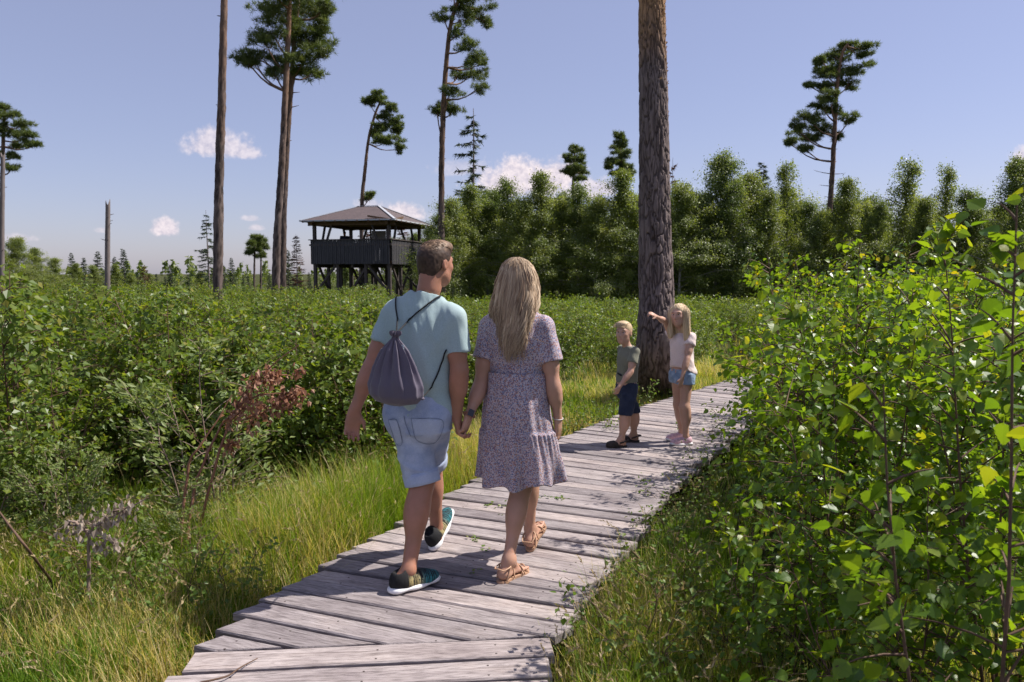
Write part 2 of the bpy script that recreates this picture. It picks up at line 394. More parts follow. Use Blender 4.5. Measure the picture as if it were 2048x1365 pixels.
# ------------------------------------------------------------------ boardwalk
def plank_mat():
    m, nt, b = mat_new('weathered_plank')
    tc = nt.nodes.new('ShaderNodeTexCoord'); oi = nt.nodes.new('ShaderNodeObjectInfo')
    off = N_(nt, 'ShaderNodeVectorMath', operation='SCALE'); off.inputs[0].default_value = (37, 91, 53); nt.links.new(oi.outputs['Random'], off.inputs['Scale'])
    ad = N_(nt, 'ShaderNodeVectorMath', operation='ADD'); nt.links.new(tc.outputs['Object'], ad.inputs[0]); nt.links.new(off.outputs[0], ad.inputs[1])
    def tex(scale, st, detail=5, rough=.6, kind='ShaderNodeTexNoise', vec=None):
        mp = nt.nodes.new('ShaderNodeMapping'); mp.inputs['Scale'].default_value = st; nt.links.new(vec or ad.outputs[0], mp.inputs['Vector'])
        n = nt.nodes.new(kind); n.inputs['Scale'].default_value = scale
        if kind == 'ShaderNodeTexNoise': n.inputs['Detail'].default_value = detail; n.inputs['Roughness'].default_value = rough
        nt.links.new(mp.outputs[0], n.inputs['Vector']); return n
    warp = tex(3, (1, 1, 1), 2)
    wv = N_(nt, 'ShaderNodeVectorMath', operation='MULTIPLY_ADD'); nt.links.new(warp.outputs['Color'], wv.inputs[0]); wv.inputs[1].default_value = (.05, .045, .02); nt.links.new(ad.outputs[0], wv.inputs[2])
    g1 = tex(7, (.6, 9, 9), 6, .65, vec=wv.outputs[0])        # broad grain
    g2 = tex(28, (.5, 8, 8), 4, .6, vec=wv.outputs[0])        # fine grain
    g3 = tex(2.2, (1, 2, 1), 4)                               # stains
    kn = tex(4.0, (1, 2.6, 1), kind='ShaderNodeTexVoronoi')   # knots
    base = ramp(nt, g1.outputs['Fac'], [(.28, (.21, .178, .172)), (.5, (.345, .302, .298)), (.72, (.455, .408, .400))])
    fine = ramp(nt, g2.outputs['Fac'], [(.36, (.55, .54, .54)), (.5, (.98, .98, .98)), (.7, (1.12, 1.12, 1.12))])
    st = ramp(nt, g3.outputs['Fac'], [(.3, (.70, .68, .70)), (.55, (1, 1, 1)), (.8, (1.12, 1.08, 1.03))])
    col = mixc(nt, 1.0, mixc(nt, 1.0, base, fine, 'MULTIPLY'), st, 'MULTIPLY')
    kf = ramp(nt, kn.outputs['Distance'], [(0, (1, 1, 1)), (.035, (.7, .7, .7)), (.07, (0, 0, 0))])
    col = mixc(nt, kf, col, (.10, .075, .065))
    rv = ramp(nt, oi.outputs['Random'], [(0, (.70, .69, .71)), (.5, (.98, .97, .98)), (1, (1.18, 1.13, 1.09))])
    col = mixc(nt, 1.0, col, rv, 'MULTIPLY')
    # nail heads over the three bearers, two in each board
    sp = nt.nodes.new('ShaderNodeSeparateXYZ'); nt.links.new(tc.outputs['Object'], sp.inputs[0])
    def mt(op, a, c=None):
        n = N_(nt, 'ShaderNodeMath', operation=op)
        for i_, v_ in enumerate((a, c)):
            if v_ is None: continue
            if isinstance(v_, (int, float)): n.inputs[i_].default_value = v_
            else: nt.links.new(v_, n.inputs[i_])
        return n.outputs[0]
    dx = mt('ABSOLUTE', mt('SUBTRACT', mt('ABSOLUTE', sp.outputs[0]), .53)); dx = mt('MINIMUM', dx, mt('ABSOLUTE', mt('SUBTRACT', sp.outputs[0], .012)))
    dy = mt('ABSOLUTE', mt('SUBTRACT', mt('ABSOLUTE', mt('ADD', sp.outputs[1], mt('MULTIPLY', oi.outputs['Random'], .014))), .038))
    hd_ = mt('LESS_THAN', mt('SQRT', mt('ADD', mt('MULTIPLY', dx, dx), mt('MULTIPLY', dy, dy))), .0052)
    col = mixc(nt, hd_, col, (.045, .032, .028))
    g4 = tex(5.5, (.25, 5, 1), 3, .5, vec=wv.outputs[0])      # drying splits
    col = mixc(nt, ramp(nt, g4.outputs['Fac'], [(.27, (.8, .8, .8)), (.31, (0, 0, 0))]), col, (.06, .048, .045))
    nt.links.new(col, b.inputs['Base Color'])
    b.inputs['Roughness'].default_value = .78; b.inputs['Specular IOR Level'].default_value = .25
    hh = mixc(nt, .5, g1.outputs['Fac'], g2.outputs['Fac'])
    bump(nt, b, hh, .55, .006)
    return m
M['plank'] = plank_mat()
M['nail'] = simple('nail', (.06, .045, .04), (.10, .07, .06), 50, .6)
def clip_poly(poly, p, n):
    """keep the side where (q-p).n >= 0"""
    out = []
    for i in range(len(poly)):
        a, c = poly[i], poly[(i + 1) % len(poly)]
        da, dc = (a - p) @ n, (c - p) @ n
        if da >= 0: out.append(a)
        if da * dc < 0: out.append(a + (c - a) * da / (da - dc))
    return out
rngp = np.random.default_rng(3)
walk = link('boardwalk', None, label='weathered grey plank boardwalk curving through the bog', kind='structure')
walk.location = (-.6, 3.2, 0)
PL_T = .042
def add_plank(poly, ang):
    poly = np.array(poly); c = poly.mean(0)
    ex = np.array([math.cos(ang), math.sin(ang)]); ey = np.array([-ex[1], ex[0]])
    q = np.stack([(poly - c) @ ex, (poly - c) @ ey], 1); n = len(q)
    # subdivide long sides so that edges can be a little uneven
    pts = []
    for i in range(n):
        a, b2 = q[i], q[(i + 1) % n]; L = np.linalg.norm(b2 - a); k = 5 if L > .6 else 1
        for t in np.arange(k) / k: pts.append(a + (b2 - a) * t)
    q = np.array(pts); n = len(q)
    q = q + rngp.normal(0, .0016, q.shape)
    prv, nxt = np.roll(q, 1, 0), np.roll(q, -1, 0)
    d1, d2 = nrm(q - prv), nrm(nxt - q)
    nin = nrm(np.stack([-(d1 + d2)[:, 1], (d1 + d2)[:, 0]], 1))
    ins = q + nin * .006
    tilt = rngp.normal(0, .003, 2); zoff = rngp.normal(0, .0022)
    zt = lambda qq: zoff + qq[:, 1] * tilt[0] * 4 + qq[:, 0] * tilt[1]
    warp = .0012 * np.sin(q[:, 0] * rngp.uniform(2, 6) + rngp.uniform(0, 6))
    Vb = np.c_[q, zt(q) - PL_T]; Vs = np.c_[q, zt(q) - .007 + warp]; Vt = np.c_[ins, zt(ins) + warp]
    V = np.concatenate([Vb, Vs, Vt]); j = np.arange(n); k = (j + 1) % n
    Fq = np.concatenate([np.stack([j, k, n + k, n + j], 1), np.stack([n + j, n + k, 2 * n + k, 2 * n + j], 1)])
    me = new_mesh('plank', V, [Fq, (2 * n + j)[None], j[::-1][None]], M['plank'], smooth=False)
    o = link('plank', me, walk)
    o.location = (c[0] - walk.location.x, c[1] - walk.location.y, 0); o.rotation_euler = (0, 0, ang)
    return o
# near section: planks nearly square to the view
A_L, A_R, A_ang = np.array([-1.425, 3.134]), np.array([.166, 3.274]), math.atan2(.14, 1.591)
nA = np.array([-math.sin(A_ang), math.cos(A_ang)]); eA = np.array([math.cos(A_ang), math.sin(A_ang)])
for k in range(24):
    w = .143 + rngp.normal(0, .004); back = -k * .170
    jl, jr = rngp.normal(0, .015), rngp.normal(0, .015) - (.035 if k else 0)
    pl = A_L + nA * back - eA * jl; pr = A_R + nA * back + eA * jr
    add_plank([pl - nA * w, pr - nA * w, pr, pl], A_ang)
# curved section
s = .015; npl = 0
while s < _es[-1] - .3:
    w = .140 + rngp.normal(0, .005)
    hd = edge_head(max(s, .4)); 
    a = hd - math.pi / 2
    if s < 1.2: a = math.radians(-20.6)
    ex = np.array([math.cos(a), math.sin(a)]); ey = np.array([-ex[1], ex[0]])
    p0 = edge_at(s); L = 1.50 + rngp.normal(0, .022); jl = rngp.normal(0, .012)
    w2 = w * (1 if npl % 5 else .93)
    poly = [p0 - ex * jl, p0 + ex * L, p0 + ex * (L + .05 * w / .14) + ey * w2, p0 - ex * (jl - .035) + ey * w2 + ex * .02]
    poly = clip_poly(poly, A_L + nA * .016, nA)
    if len(poly) >= 3: add_plank(poly, a)
    s += (w + .017 + abs(rngp.normal(0, .004))) / max(.9, math.cos((hd - math.pi / 2) - a)); npl += 1
# bearers under the planks
for off in (.22, .75, 1.28):
    pts = []
    for ss in np.arange(.3, _es[-1], .5):
        h = edge_head(ss); q = edge_at(ss) + off * np.array([math.sin(h), -math.cos(h)]); pts.append((q[0], q[1]))
    parts = []
    for a, c in zip(pts[:-1], pts[1:]): parts.append(beam((*a, -.115), (*c, -.115), .07, .12))
    Vb, Fb = cat(parts); o = link('bearer', new_mesh('bearer', Vb - np.array(walk.location), Fb, M['dark_wood'], smooth=False), walk)
for xx in (-1.2, -.6, -.02):
    Vb, Fb = beam((xx, 3.1, -.115), (xx + .05, -1.2, -.115), .07, .12)
    link('bearer', new_mesh('bearer', Vb - np.array(walk.location), Fb, M['dark_wood'], smooth=False), walk)

# ------------------------------------------------------------------ lookout tower
M['tower_board'] = simple('tower_board', (.040, .040, .046), (.075, .070, .076), 9, .7, .3, stretch=(3, 3, .3))
M['tower_post'] = simple('tower_post', (.055, .045, .043), (.10, .08, .075), 10, .75, .3, stretch=(2, 2, .3))
M['tower_under'] = simple('tower_under', (.10, .060, .035), (.17, .10, .06), 8, .8, .2)
M['flashing'] = simple('flashing', (.42, .43, .46), (.50, .51, .54), 5, .45, spec=.5)
def roof_mat():
    m, nt, b = mat_new('shingle_roof')
    n1 = noise_tex(nt, 14, 4); tc = nt.nodes.new('ShaderNodeTexCoord')
    br = nt.nodes.new('ShaderNodeTexBrick'); br.inputs['Scale'].default_value = 1.0
    br.inputs['Brick Width'].default_value = .3; br.inputs['Row Height'].default_value = .10; br.inputs['Mortar Size'].default_value = .006
    br.inputs['Color1'].default_value = (.120, .085, .082, 1); br.inputs['Color2'].default_value = (.090, .064, .064, 1); br.inputs['Mortar'].default_value = (.05, .037, .037, 1)
    at = N_(nt, 'ShaderNodeAttribute', attribute_name='slope'); at2 = N_(nt, 'ShaderNodeAttribute', attribute_name='along')
    cx = nt.nodes.new('ShaderNodeCombineXYZ'); nt.links.new(at2.outputs['Fac'], cx.inputs[0]); nt.links.new(at.outputs['Fac'], cx.inputs[1]); nt.links.new(cx.outputs[0], br.inputs['Vector'])
    v = ramp(nt, n1.outputs['Fac'], [(.3, (.75, .75, .75)), (.7, (1.2, 1.2, 1.2))])
    nt.links.new(mixc(nt, 1.0, br.outputs['Color'], v, 'MULTIPLY'), b.inputs['Base Color'])
    b.inputs['Roughness'].default_value = .8
    return m
M['roof'] = roof_mat()
def make_tower():
    a = math.radians(14.3); S = 4.55
    Nn = np.array([-6.45, 40.0]); eL = np.array([-math.cos(a), math.sin(a)]); eR = np.array([math.sin(a), math.cos(a)])
    ctr = Nn + (eL + eR) * S / 2
    t = link('lookout_tower', None, label='dark wooden lookout tower with hipped shingle roof above the shrubs', cat='tower')
    t.location = (ctr[0], ctr[1], 0); o3 = np.array([ctr[0], ctr[1], 0])
    def W(u, v, z):            # u along the front face (0 at near corner -> 1 left), v along the side face
        q = Nn + eL * S * u + eR * S * v; return np.array([q[0], q[1], z])
    def add(name, VF, m, parent=t, smooth=False):
        V, F = VF; return link(name, new_mesh(name, V - o3, F, m, smooth=smooth), parent)
    upF = np.array([*eL, 0]); upR = np.array([*eR, 0])
    FL, RT, EV = 2.28, 3.42, 4.30      # floor, rail top, eave
    add('deck', box((*ctr, FL - .06), (S, S, .12), np.array([[*eL, 0], [*eR, 0], [0, 0, 1]]).T), M['tower_under'])
    for k in range(5):
        u = .04 + .92 * k / 4; add('floor_beam', beam(W(u, .02, FL - .22), W(u, .98, FL - .22), .14, .2), M['tower_post'])
    # corner posts above the deck and legs below
    for u in (.02, .98):
        for v in (.02, .98):
            add('post', beam(W(u, v, -.2), W(u, v, EV), .16, .16, upF), M['tower_post'])
    for u, v in ((.32, .02), (.68, .02), (.02, .35), (.02, .68), (.98, .35), (.98, .68), (.33, .98), (.68, .98), (.35, .35), (.68, .35), (.35, .68), (.68, .68)):
        add('leg', beam(W(u, v, -.2), W(u, v, FL - .1), .15, .15, upF), M['tower_post'])
    # diagonal braces below
    for (u0, v0, u1, v1) in ((.30, .02, .05, .02), (.70, .02, .95, .02), (.30, .02, .50, .02), (.02, .08, .02, .33), (.02, .66, .02, .40), (.35, .35, .68, .35), (.68, .68, .35, .68), (.98, .1, .98, .33), (.33, .98, .05, .98), (.35, .36, .35, .67), (.68, .36, .68, .67)):
        add('brace', beam(W(u0, v0 - .001, FL - .15), W(u1, v1 - .001, .75), .09, .11, upF), M['tower_post'])
    # braces up to the eave
    for (u0, v0, u1, v1) in ((.04, .03, .24, .03), (.96, .03, .76, .03), (.03, .05, .03, .25), (.03, .95, .03, .72), (.97, .95, .97, .75), (.97, .05, .97, .26), (.95, .97, .75, .97), (.05, .97, .27, .97)):
        add('brace', beam(W(u1, v1, EV - .05), W(u0 + (u1 - u0) * .5, v0 + (v1 - v0) * .5, RT - .45), .10, .10, upF), M['tower_post'])
    # parapet boards, every one a board of its own
    rg = np.random.default_rng(8)
    def boards(pfun, n, out):
        out = np.array([*out, 0])
        for i in range(n):
            u0, u1 = i / n, (i + .84) / n
            p0, p1 = pfun(u0), pfun(u1); w = np.linalg.norm(p1 - p0); d = unit(p1 - p0)
            dep = .022 + .014 * (i % 2) + rg.normal(0, .002)
            c = (p0 + p1) / 2 + out * (.09 + dep / 2); zb = FL - .14 + rg.normal(0, .006)
            V, F = box((0, 0, 0), (w, dep, RT - zb)); R = np.stack([d, out, [0, 0, 1]], 1)
            V = V @ R.T + np.array([c[0], c[1], (RT + zb) / 2]); add('board', (V, F), M['tower_board'])
    boards(lambda u: W(u, 0, 0), 40, -eR)
    boards(lambda u: W(0, u, 0), 40, -eL)
    boards(lambda u: W(u, 1, 0), 20, eR)
    boards(lambda u: W(1, u, 0), 20, eL)
    for p, q in ((W(-.03, -.02, RT), W(1.03, -.02, RT)), (W(-.02, -.03, RT + .003), W(-.02, 1.03, RT + .003)), (W(-.03, 1.02, RT), W(1.03, 1.02, RT)), (W(1.02, -.03, RT + .003), W(1.02, 1.03, RT + .003))):
        add('handrail', beam(p + [0, 0, .03], q + [0, 0, .03], .16, .05), M['tower_post'])
        add('backing_rail', beam(p + [0, 0, -.25], q + [0, 0, -.25], .05, .09), M['tower_post'])
    # eave beams
    for p, q in ((W(-.06, .02, EV), W(1.06, .02, EV)), (W(.02, -.06, EV + .004), W(.02, 1.06, EV + .004)), (W(-.06, .98, EV), W(1.06, .98, EV)), (W(.98, -.06, EV + .004), W(.98, 1.06, EV + .004))):
        add('eave_beam', beam(p + [0, 0, .02], q + [0, 0, .02], .14, .20), M['tower_under'])
    for k in range(9):
        u = -.06 + 1.12 * k / 8
        add('rafter_tail', beam(W(-.115, u, EV + .10), W(.25, u, EV + .36), .07, .10), M['flashing'] if False else M['tower_under'])
        add('rafter_tail', beam(W(u, -.115, EV + .10), W(u, .25, EV + .36), .07, .10), M['tower_under'])
    # hipped roof with a short ridge
    ov = .105; ez = EV + .16; rz = 5.40
    c = [W(-ov, -ov, ez), W(1 + ov, -ov, ez), W(1 + ov, 1 + ov, ez), W(-ov, 1 + ov, ez)]
    r0, r1 = W(.36, .5, rz), W(.64, .5, rz)
    sl = [(c[0], c[1], r1, r0), (c[2], c[3], r0, r1)]; tri = [(c[1], c[2], r1), (c[3], c[0], r0)]
    roof = None
    for poly in sl + tri:
        Pn = np.array(poly); n = unit(np.cross(Pn[1] - Pn[0], Pn[2] - Pn[0]));
        if n[2] < 0: n = -n
        e = unit(Pn[1] - Pn[0]); s_ = np.cross(n, e)
        V = np.concatenate([Pn, Pn - n * .05]) - o3; k = len(Pn); j = np.arange(k); jn = (j + 1) % k
        top = j[None]; bot = (k + j[::-1])[None]; side = np.stack([j, k + j, k + jn, jn], 1)
        rel = V + o3 - Pn[0]
        me = new_mesh('roof_slope', V, [top, bot, side], [M['roof'], M['tower_under']], smooth=False, attrs={'slope': rel @ s_, 'along': rel @ e}, midx=[0, 1] + [1] * k)
        o = link('roof_slope', me, t)
        add('fascia', beam(Pn[0] - [0, 0, .01], Pn[1] - [0, 0, .01], .05, .07), M['flashing'])
    for p, q in ((c[0], r0), (c[1], r1), (c[2], r1), (c[3], r0), (r0, r1)):
        add('ridge_strip', beam(p + [0, 0, .03], q + [0, 0, .03], .14, .02), M['flashing'])
    # display board standing on the deck
    M['panel'] = simple('panel', (.26, .22, .15), (.34, .34, .36), 2.5, .4)
    p = W(.42, .62, FL + 1.28)
    add('information_panel', box(p, (.85, .05, 1.0), np.array([[*eL, 0], [*eR, 0], [0, 0, 1]]).T), M['panel'])
    for d in (-.5, .5):
        q = p + np.array([*eL, 0]) * d; add('panel_post', beam((q[0], q[1], FL), (q[0], q[1], FL + 1.9), .08, .08, upF), M['tower_post'])
    return W
TW = make_tower()
# ------------------------------------------------------------------ foliage helpers
LEAF_FINE_V = np.array([(0, 0, 0), (.30, .40, .05), (.52, .36, .04), (.78, .17, -.02), (1, 0, -.10), (.78, -.17, -.02), (.52, -.36, .04), (.30, -.40, .05), (.10, .22, .03), (.10, -.22, .03), (.5, 0, -.03)])
LEAF_FINE_F = np.array([(0, 10, 8), (8, 10, 1), (1, 10, 2), (2, 10, 3), (3, 10, 4), (4, 10, 5), (5, 10, 6), (6, 10, 7), (7, 10, 9), (9, 10, 0)])[:, [0, 2, 1]]
LEAF_MID_V = np.array([(0, 0, 0), (.36, .38, .06), (1, 0, -.06), (.36, -.38, .06)])
LEAF_MID_F = np.array([(0, 2, 1), (0, 3, 2)])
LEAF_NARROW_V = np.array([(0, 0, 0), (.45, .19, .03), (1, 0, -.04), (.45, -.19, .03)])
def leaves_mesh(pos, dirn, nor, size, rnd, TV=LEAF_MID_V, TF=LEAF_MID_F):
    dirn = nrm(dirn); nor = nor - dirn * (nor * dirn).sum(1, keepdims=True); nor = nrm(nor); sid = np.cross(nor, dirn)
    V = pos[:, None] + size[:, None, None] * (TV[None, :, 0, None] * dirn[:, None] + TV[None, :, 1, None] * sid[:, None] + TV[None, :, 2, None] * nor[:, None])
    n, k = len(pos), len(TV)
    F = (TF[None] + (np.arange(n) * k)[:, None, None]).reshape(-1, TF.shape[1])
    return V.reshape(-1, 3), F, np.repeat(rnd, k)
def rand_unit(rg, n):
    return nrm(rg.normal(size=(n, 3)))
def leaf_frames(rg, outw, hang=.7, spread=.55):
    """directions: outward, hanging; normals: up and outward with scatter"""
    n = len(outw)
    d = nrm(outw * .55 + np.array([0, 0, -1.0]) * rg.uniform(.1, 1.2, (n, 1)) * hang + rand_unit(rg, n) * spread)
    N = nrm(outw * .5 + np.array([0, 0, .75]) + rand_unit(rg, n) * .75)
    return d, N
def shrub(rg, h, rad, nstem, ntwig, nleaf, lsize, base=.12, lean=0.0, lowcut=.08, topness=1.0, wr=.6):
    """multi-stemmed shrub: returns wood tubes and leaf arrays in local coordinates"""
    wood, lp, lo, ls = [], [], [], []
    for i in range(nstem):
        az = 2 * math.pi * (i + rg.uniform(-.3, .3)) / nstem
        hh = h * (rg.uniform(.72, 1.0) if i else 1.0)
        rr = rad * rg.uniform(.25, .85) if i else rad * .1
        t = np.linspace(0, 1, 7)
        x = base * math.cos(az) + rr * t ** 1.3 * math.cos(az) + .03 * np.sin(t * 5 + i)
        y = base * math.sin(az) + rr * t ** 1.3 * math.sin(az) + .03 * np.cos(t * 4 + i)
        S = np.c_[x, y, hh * t]
        wood.append(tube(S, .0105 * h * (1 - .85 * t) * .7 * wr + .0012, 5))
        for tt in np.sort(rg.uniform(lowcut, 1.0, ntwig)):
            p0 = np.array([np.interp(tt, t, S[:, c]) for c in range(3)])
            a2 = az + rg.normal(0, 1.3); el = rg.uniform(.15, .95) * (1 - .2 * tt) + .15 * tt
            L = (rad * .75 * (1 - .70 * tt ** 1.5) + .06) * rg.uniform(.6, 1.2)
            d0 = np.array([math.cos(a2) * math.cos(el), math.sin(a2) * math.cos(el), math.sin(el)])
            u = np.linspace(0, 1, 4)
            T = p0 + np.outer(u * L, d0) + np.outer(u ** 2 * L, (0, 0, -.22))
            wood.append(tube(T, .0036 * h * .6 * (1 - .7 * u) + .0006, 3))
            k = max(3, int(nleaf * rg.uniform(.7, 1.3) * (.5 + .5 * L / (rad * .75))))
            uu = rg.uniform(.12, 1.05, k)
            pp = p0 + np.outer(uu * L, d0) + np.outer(uu ** 2 * L, (0, 0, -.22)) + rg.normal(0, .012 + .06 * rad * .5, (k, 3))
            oo = nrm(np.c_[pp[:, :2] * 1.0 + rg.normal(0, .25, (k, 2)) * rad, np.zeros(k)] + d0 * .3)
            lp.append(pp); lo.append(oo); ls.append(lsize * rg.uniform(.55, 1.15, k))
        # leader leaves at the tip
        k = int(6 * topness) + 2
        pp = S[-1] + np.c_[rg.normal(0, .025, (k, 2)), rg.uniform(-.16, .03, k)]
        lp.append(pp); lo.append(rand_unit(rg, k)); ls.append(lsize * rg.uniform(.45, .9, k))
    lp, lo, ls = np.concatenate(lp), np.concatenate(lo), np.concatenate(ls)
    m = lp[:, 2] > .03
    return cat(wood), lp[m], lo[m], ls[m]
def shrub_meshes(seed, h, rad, nstem, ntwig, nleaf, lsize, mats, fine=False, narrow=False, **kw):
    rg = np.random.default_rng(seed)
    (Vw, Fw), lp, lo, ls = shrub(rg, h, rad, nstem, ntwig, nleaf, lsize, **kw)
    d, N = leaf_frames(rg, lo)
    if narrow: d = nrm(d + np.array([0, 0, .9]))
    rnd = np.clip(rg.beta(2.2, 2.2, len(lp)) * .85 + .12 * (lp[:, 2] / h), 0, 1); rnd[rg.uniform(size=len(lp)) < .035] = .96
    TV, TF = (LEAF_FINE_V, LEAF_FINE_F) if fine else ((LEAF_NARROW_V, LEAF_MID_F) if narrow else (LEAF_MID_V, LEAF_MID_F))
    V, F, r = leaves_mesh(lp, d, N, ls, rnd, TV, TF)
    return new_mesh('stems', Vw, Fw, mats[1]), new_mesh('foliage', V, F, mats[0], smooth=False, attrs={'rnd': r}), (lp, d, N, ls, rnd)
def gz(x, y): return float(height(np.array([x]), np.array([y]))[0])
def place_shrub(name, meshes, x, y, rz, sc, label, cat_, group, z=None, sz=None):
    o = link(name, None, label=label, cat=cat_, group=group)
    o.location = (x, y, gz(x, y) if z is None else z); o.rotation_euler = (0, 0, rz); o.scale = (sc, sc, sz or sc)
    link('stems', meshes[0], o); f = link('foliage', meshes[1], o)
    return o

# ------------------------------------------------------------------ pines
def needles(rg, clumps, dens=1.0, tl=.17, tw=.024, nb=9):
    """clumps: list of (centre, rx, ry, rz); tufts sit mostly in the outer shell, pointing out and up"""
    ps, os_ = [], []
    for c, rx, ry, rz in clumps:
        n = int(dens * 72 * (rx * ry + rx * rz + ry * rz) ** .85) + 10
        u = rand_unit(rg, n); r = rg.uniform(.35, 1.0, (n, 1)) ** .5
        lump = 1 + .28 * vnoise(u * 2.3 + np.asarray(c) * 3.1, 3)[:, None]
        q = u * r * lump * np.array([rx, ry, rz])
        q[:, 2] *= np.where(q[:, 2] < 0, .6, 1.0)
        ps.append(np.asarray(c) + q); os_.append(nrm(u * np.array([.9, .9, .55]) + np.array([0, 0, .55])))
    p, o = np.concatenate(ps), np.concatenate(os_)
    n = len(p); p2 = np.repeat(p, nb, 0); o2 = np.repeat(o, nb, 0)
    d = nrm(o2 * .75 + rand_unit(rg, n * nb)); s = nrm(np.cross(d, rand_unit(rg, n * nb)))
    L = tl * rg.uniform(.6, 1.15, (n * nb, 1))
    base = p2 + rand_unit(rg, n * nb) * tl * .2
    V = np.stack([base - s * tw / 2, base + s * tw / 2, base + d * L], 1).reshape(-1, 3)
    F = np.arange(len(V)).reshape(-1, 3)
    rnd = np.repeat(np.clip(np.repeat(rg.normal(.45, .2, n), nb) + rg.normal(0, .12, n * nb) + .2 * o2[:, 2], 0, 1), 3)
    return V, F, rnd
def pine(name, label, Y, trunk_px, r0, r1, clump_px, seed, dens=1.0, stubs=(), bark='pine_bark_far', tl=.17, group=None, needle='pine_needle', depth=.8, tw=.020):
    rg = np.random.default_rng(seed)
    T = np.array([P(px, py, Y) for px, py in trunk_px]); 
    T[0, 2] = min(T[0, 2], -.3)
    Tp = smooth_poly(T, 26); tt = np.linspace(0, 1, 26)
    rad = r0 + (r1 - r0) * tt ** .9; rad[0] *= 1.25; rad[1] *= 1.1
    nr, ns_ = 170, 18; ti = np.linspace(0, 25, nr); Tf = np.stack([np.interp(ti, np.arange(26), Tp[:, c]) for c in range(3)], 1); rf = np.interp(ti, np.arange(26), rad)
    Vt0, Ft0 = tube(Tf, rf, ns_); cen = np.repeat(Tf, ns_, 0); out = nrm(Vt0 - cen)
    pn = fbm(np.stack([out[:, 0] * 2.6, out[:, 1] * 2.6, Vt0[:, 2] * 4.5], 1), 3, seed); thin = np.repeat(1 - .7 * sstep(.35, .8, tt)[np.minimum(ti.astype(int), 25)], ns_)
    Vt0 = Vt0 + out * (np.repeat(rf, ns_) * .17 * pn * thin)[:, None]; crk = np.clip(sstep(.05, -.55, pn) * .85 * thin, 0, 1)
    base = np.array([T[0, 0], T[0, 1], 0.0])
    root = link(name, None, label=label, cat='pine tree', group=group); root.location = base
    parts = [(Vt0, Ft0)]
    cl, br = [], []
    k = Y / FPX
    for px, py, rx, rz in clump_px:
        dy = rg.normal(0, .45 * depth) * (1 + rx * k)
        c = P(px, py, Y + dy); ry = (rx * k) * rg.uniform(.7, 1.0) * depth
        for q in range(int(7 + 26 * (rx * k) * (rz * k))):
            o_ = rand_unit(rg, 1)[0] * np.array([rx * k, max(ry, .3), rz * k]) * rg.uniform(.25, 1.22); sf = rg.uniform(.22, .48)
            cl.append((c + o_, max(rx * k * sf, .14), max(ry * sf, .14), max(rz * k * sf * .8, .10)))
        # limb from the trunk to the clump
        d = np.linalg.norm((Tp - c) * np.array([1, 1, .7]) + np.array([0, 0, .10]) * rx * k, axis=1); i = int(np.argmin(d)); i = max(4, i - 1)
        a = Tp[i]; mid = (a + c) / 2 + np.array([0, 0, -.12 * np.linalg.norm(c - a)])
        ln = np.linalg.norm(c - a)
        Bp = smooth_poly([a, mid, c], 6); br.append(tube(Bp, np.linspace(min(.045, .3 * rad[i] + .012) + .006 * ln, .012, 6), 5))
        for q in range(5):
            e = c + rand_unit(rg, 1)[0] * np.array([rx * k, ry, rz * k]) * .75
            br.append(tube(smooth_poly([Bp[3 + q % 3], (Bp[4] + e) / 2, e], 4), np.linspace(.016, .006, 4), 3))
    for px, py, L in stubs:           # dead branch stubs
        i = int(np.argmin([abs(np.asarray(Tp[j])[2] - P(px, py, Y)[2]) for j in range(26)])); a = Tp[i]
        d = np.array([L * k, rg.normal(0, .3) * abs(L) * k, rg.uniform(-.1, .25) * abs(L) * k])
        parts.append(tube(smooth_poly([a, a + d * .6, a + d + [0, 0, .05 * abs(L) * k]], 4), np.linspace(.022, .006, 4), 4))
    Vt, Ft = cat(parts)
    link('trunk', new_mesh('trunk', Vt - base, Ft, M[bark], attrs={'crack': np.concatenate([crk, np.zeros(len(Vt) - len(crk))])}), root)
    if br:
        Vb, Fb = cat(br); link('limbs', new_mesh('limbs', Vb - base, Fb, M[bark], attrs={'crack': np.zeros(len(Vb))}), root)
    if cl:
        V, F, r = needles(rg, cl, dens, tl * 1.2, tw); link('crown', new_mesh('crown', V - base, F, M[needle], smooth=False, attrs={'rnd': r}), root)
    return root

pine('pine_tree', 'tall bare pine trunk left of the twin pines, its crown far overhead', 20, [(432, 600), (437, 430), (442, 250), (447, 60), (450, -60), (455, -260)], .132, .068,
     [(450, -290, 90, 45), (400, -240, 50, 25), (520, -250, 60, 30), (470, -350, 60, 40)], 1, .8, [(441, 210, -12), (441, 262, -8), (445, 95, -7), (440, 160, 6), (449, 28, -14)], bark='pine_bark')
pine('pine_tree', 'nearer of two close pines, leaning trunk with orange upper bark', 26, [(548, 600), (554, 480), (563, 340), (570, 200), (577, 60), (581, -60), (584, -150)], .145, .055,
     [(545, 62, 36, 30), (520, 112, 40, 9), (488, 118, 20, 7), (548, 143, 22, 12), (560, 22, 50, 30), (545, -20, 45, 30), (575, -60, 70, 45), (530, 85, 25, 14), (505, 125, 16, 8), (572, 120, 22, 14)], 2, 1.1, [(562, 300, -5), (566, 250, 6), (572, 200, -6), (558, 400, -5), (560, 370, 5)], bark='pine_bark')
pine('pine_tree', 'farther of two close pines, grey trunk beside the leaning orange one', 27.2, [(563, 600), (566, 480), (571, 340), (580, 200), (588, 90), (596, 0), (600, -90)], .135, .055,
     [(612, 22, 42, 30), (640, 32, 20, 28), (600, 80, 34, 24), (632, 82, 30, 22), (606, 122, 36, 22), (625, 148, 22, 12), (592, 145, 20, 10), (648, 105, 14, 14), (620, -30, 50, 30), (655, 15, 12, 16), (640, 60, 20, 14), (586, 50, 24, 16)], 3, 1.1,
     [(580, 182, 18), (580, 211, 20), (575, 282, 8), (572, 330, 6), (583, 168, 8), (577, 265, 6)])
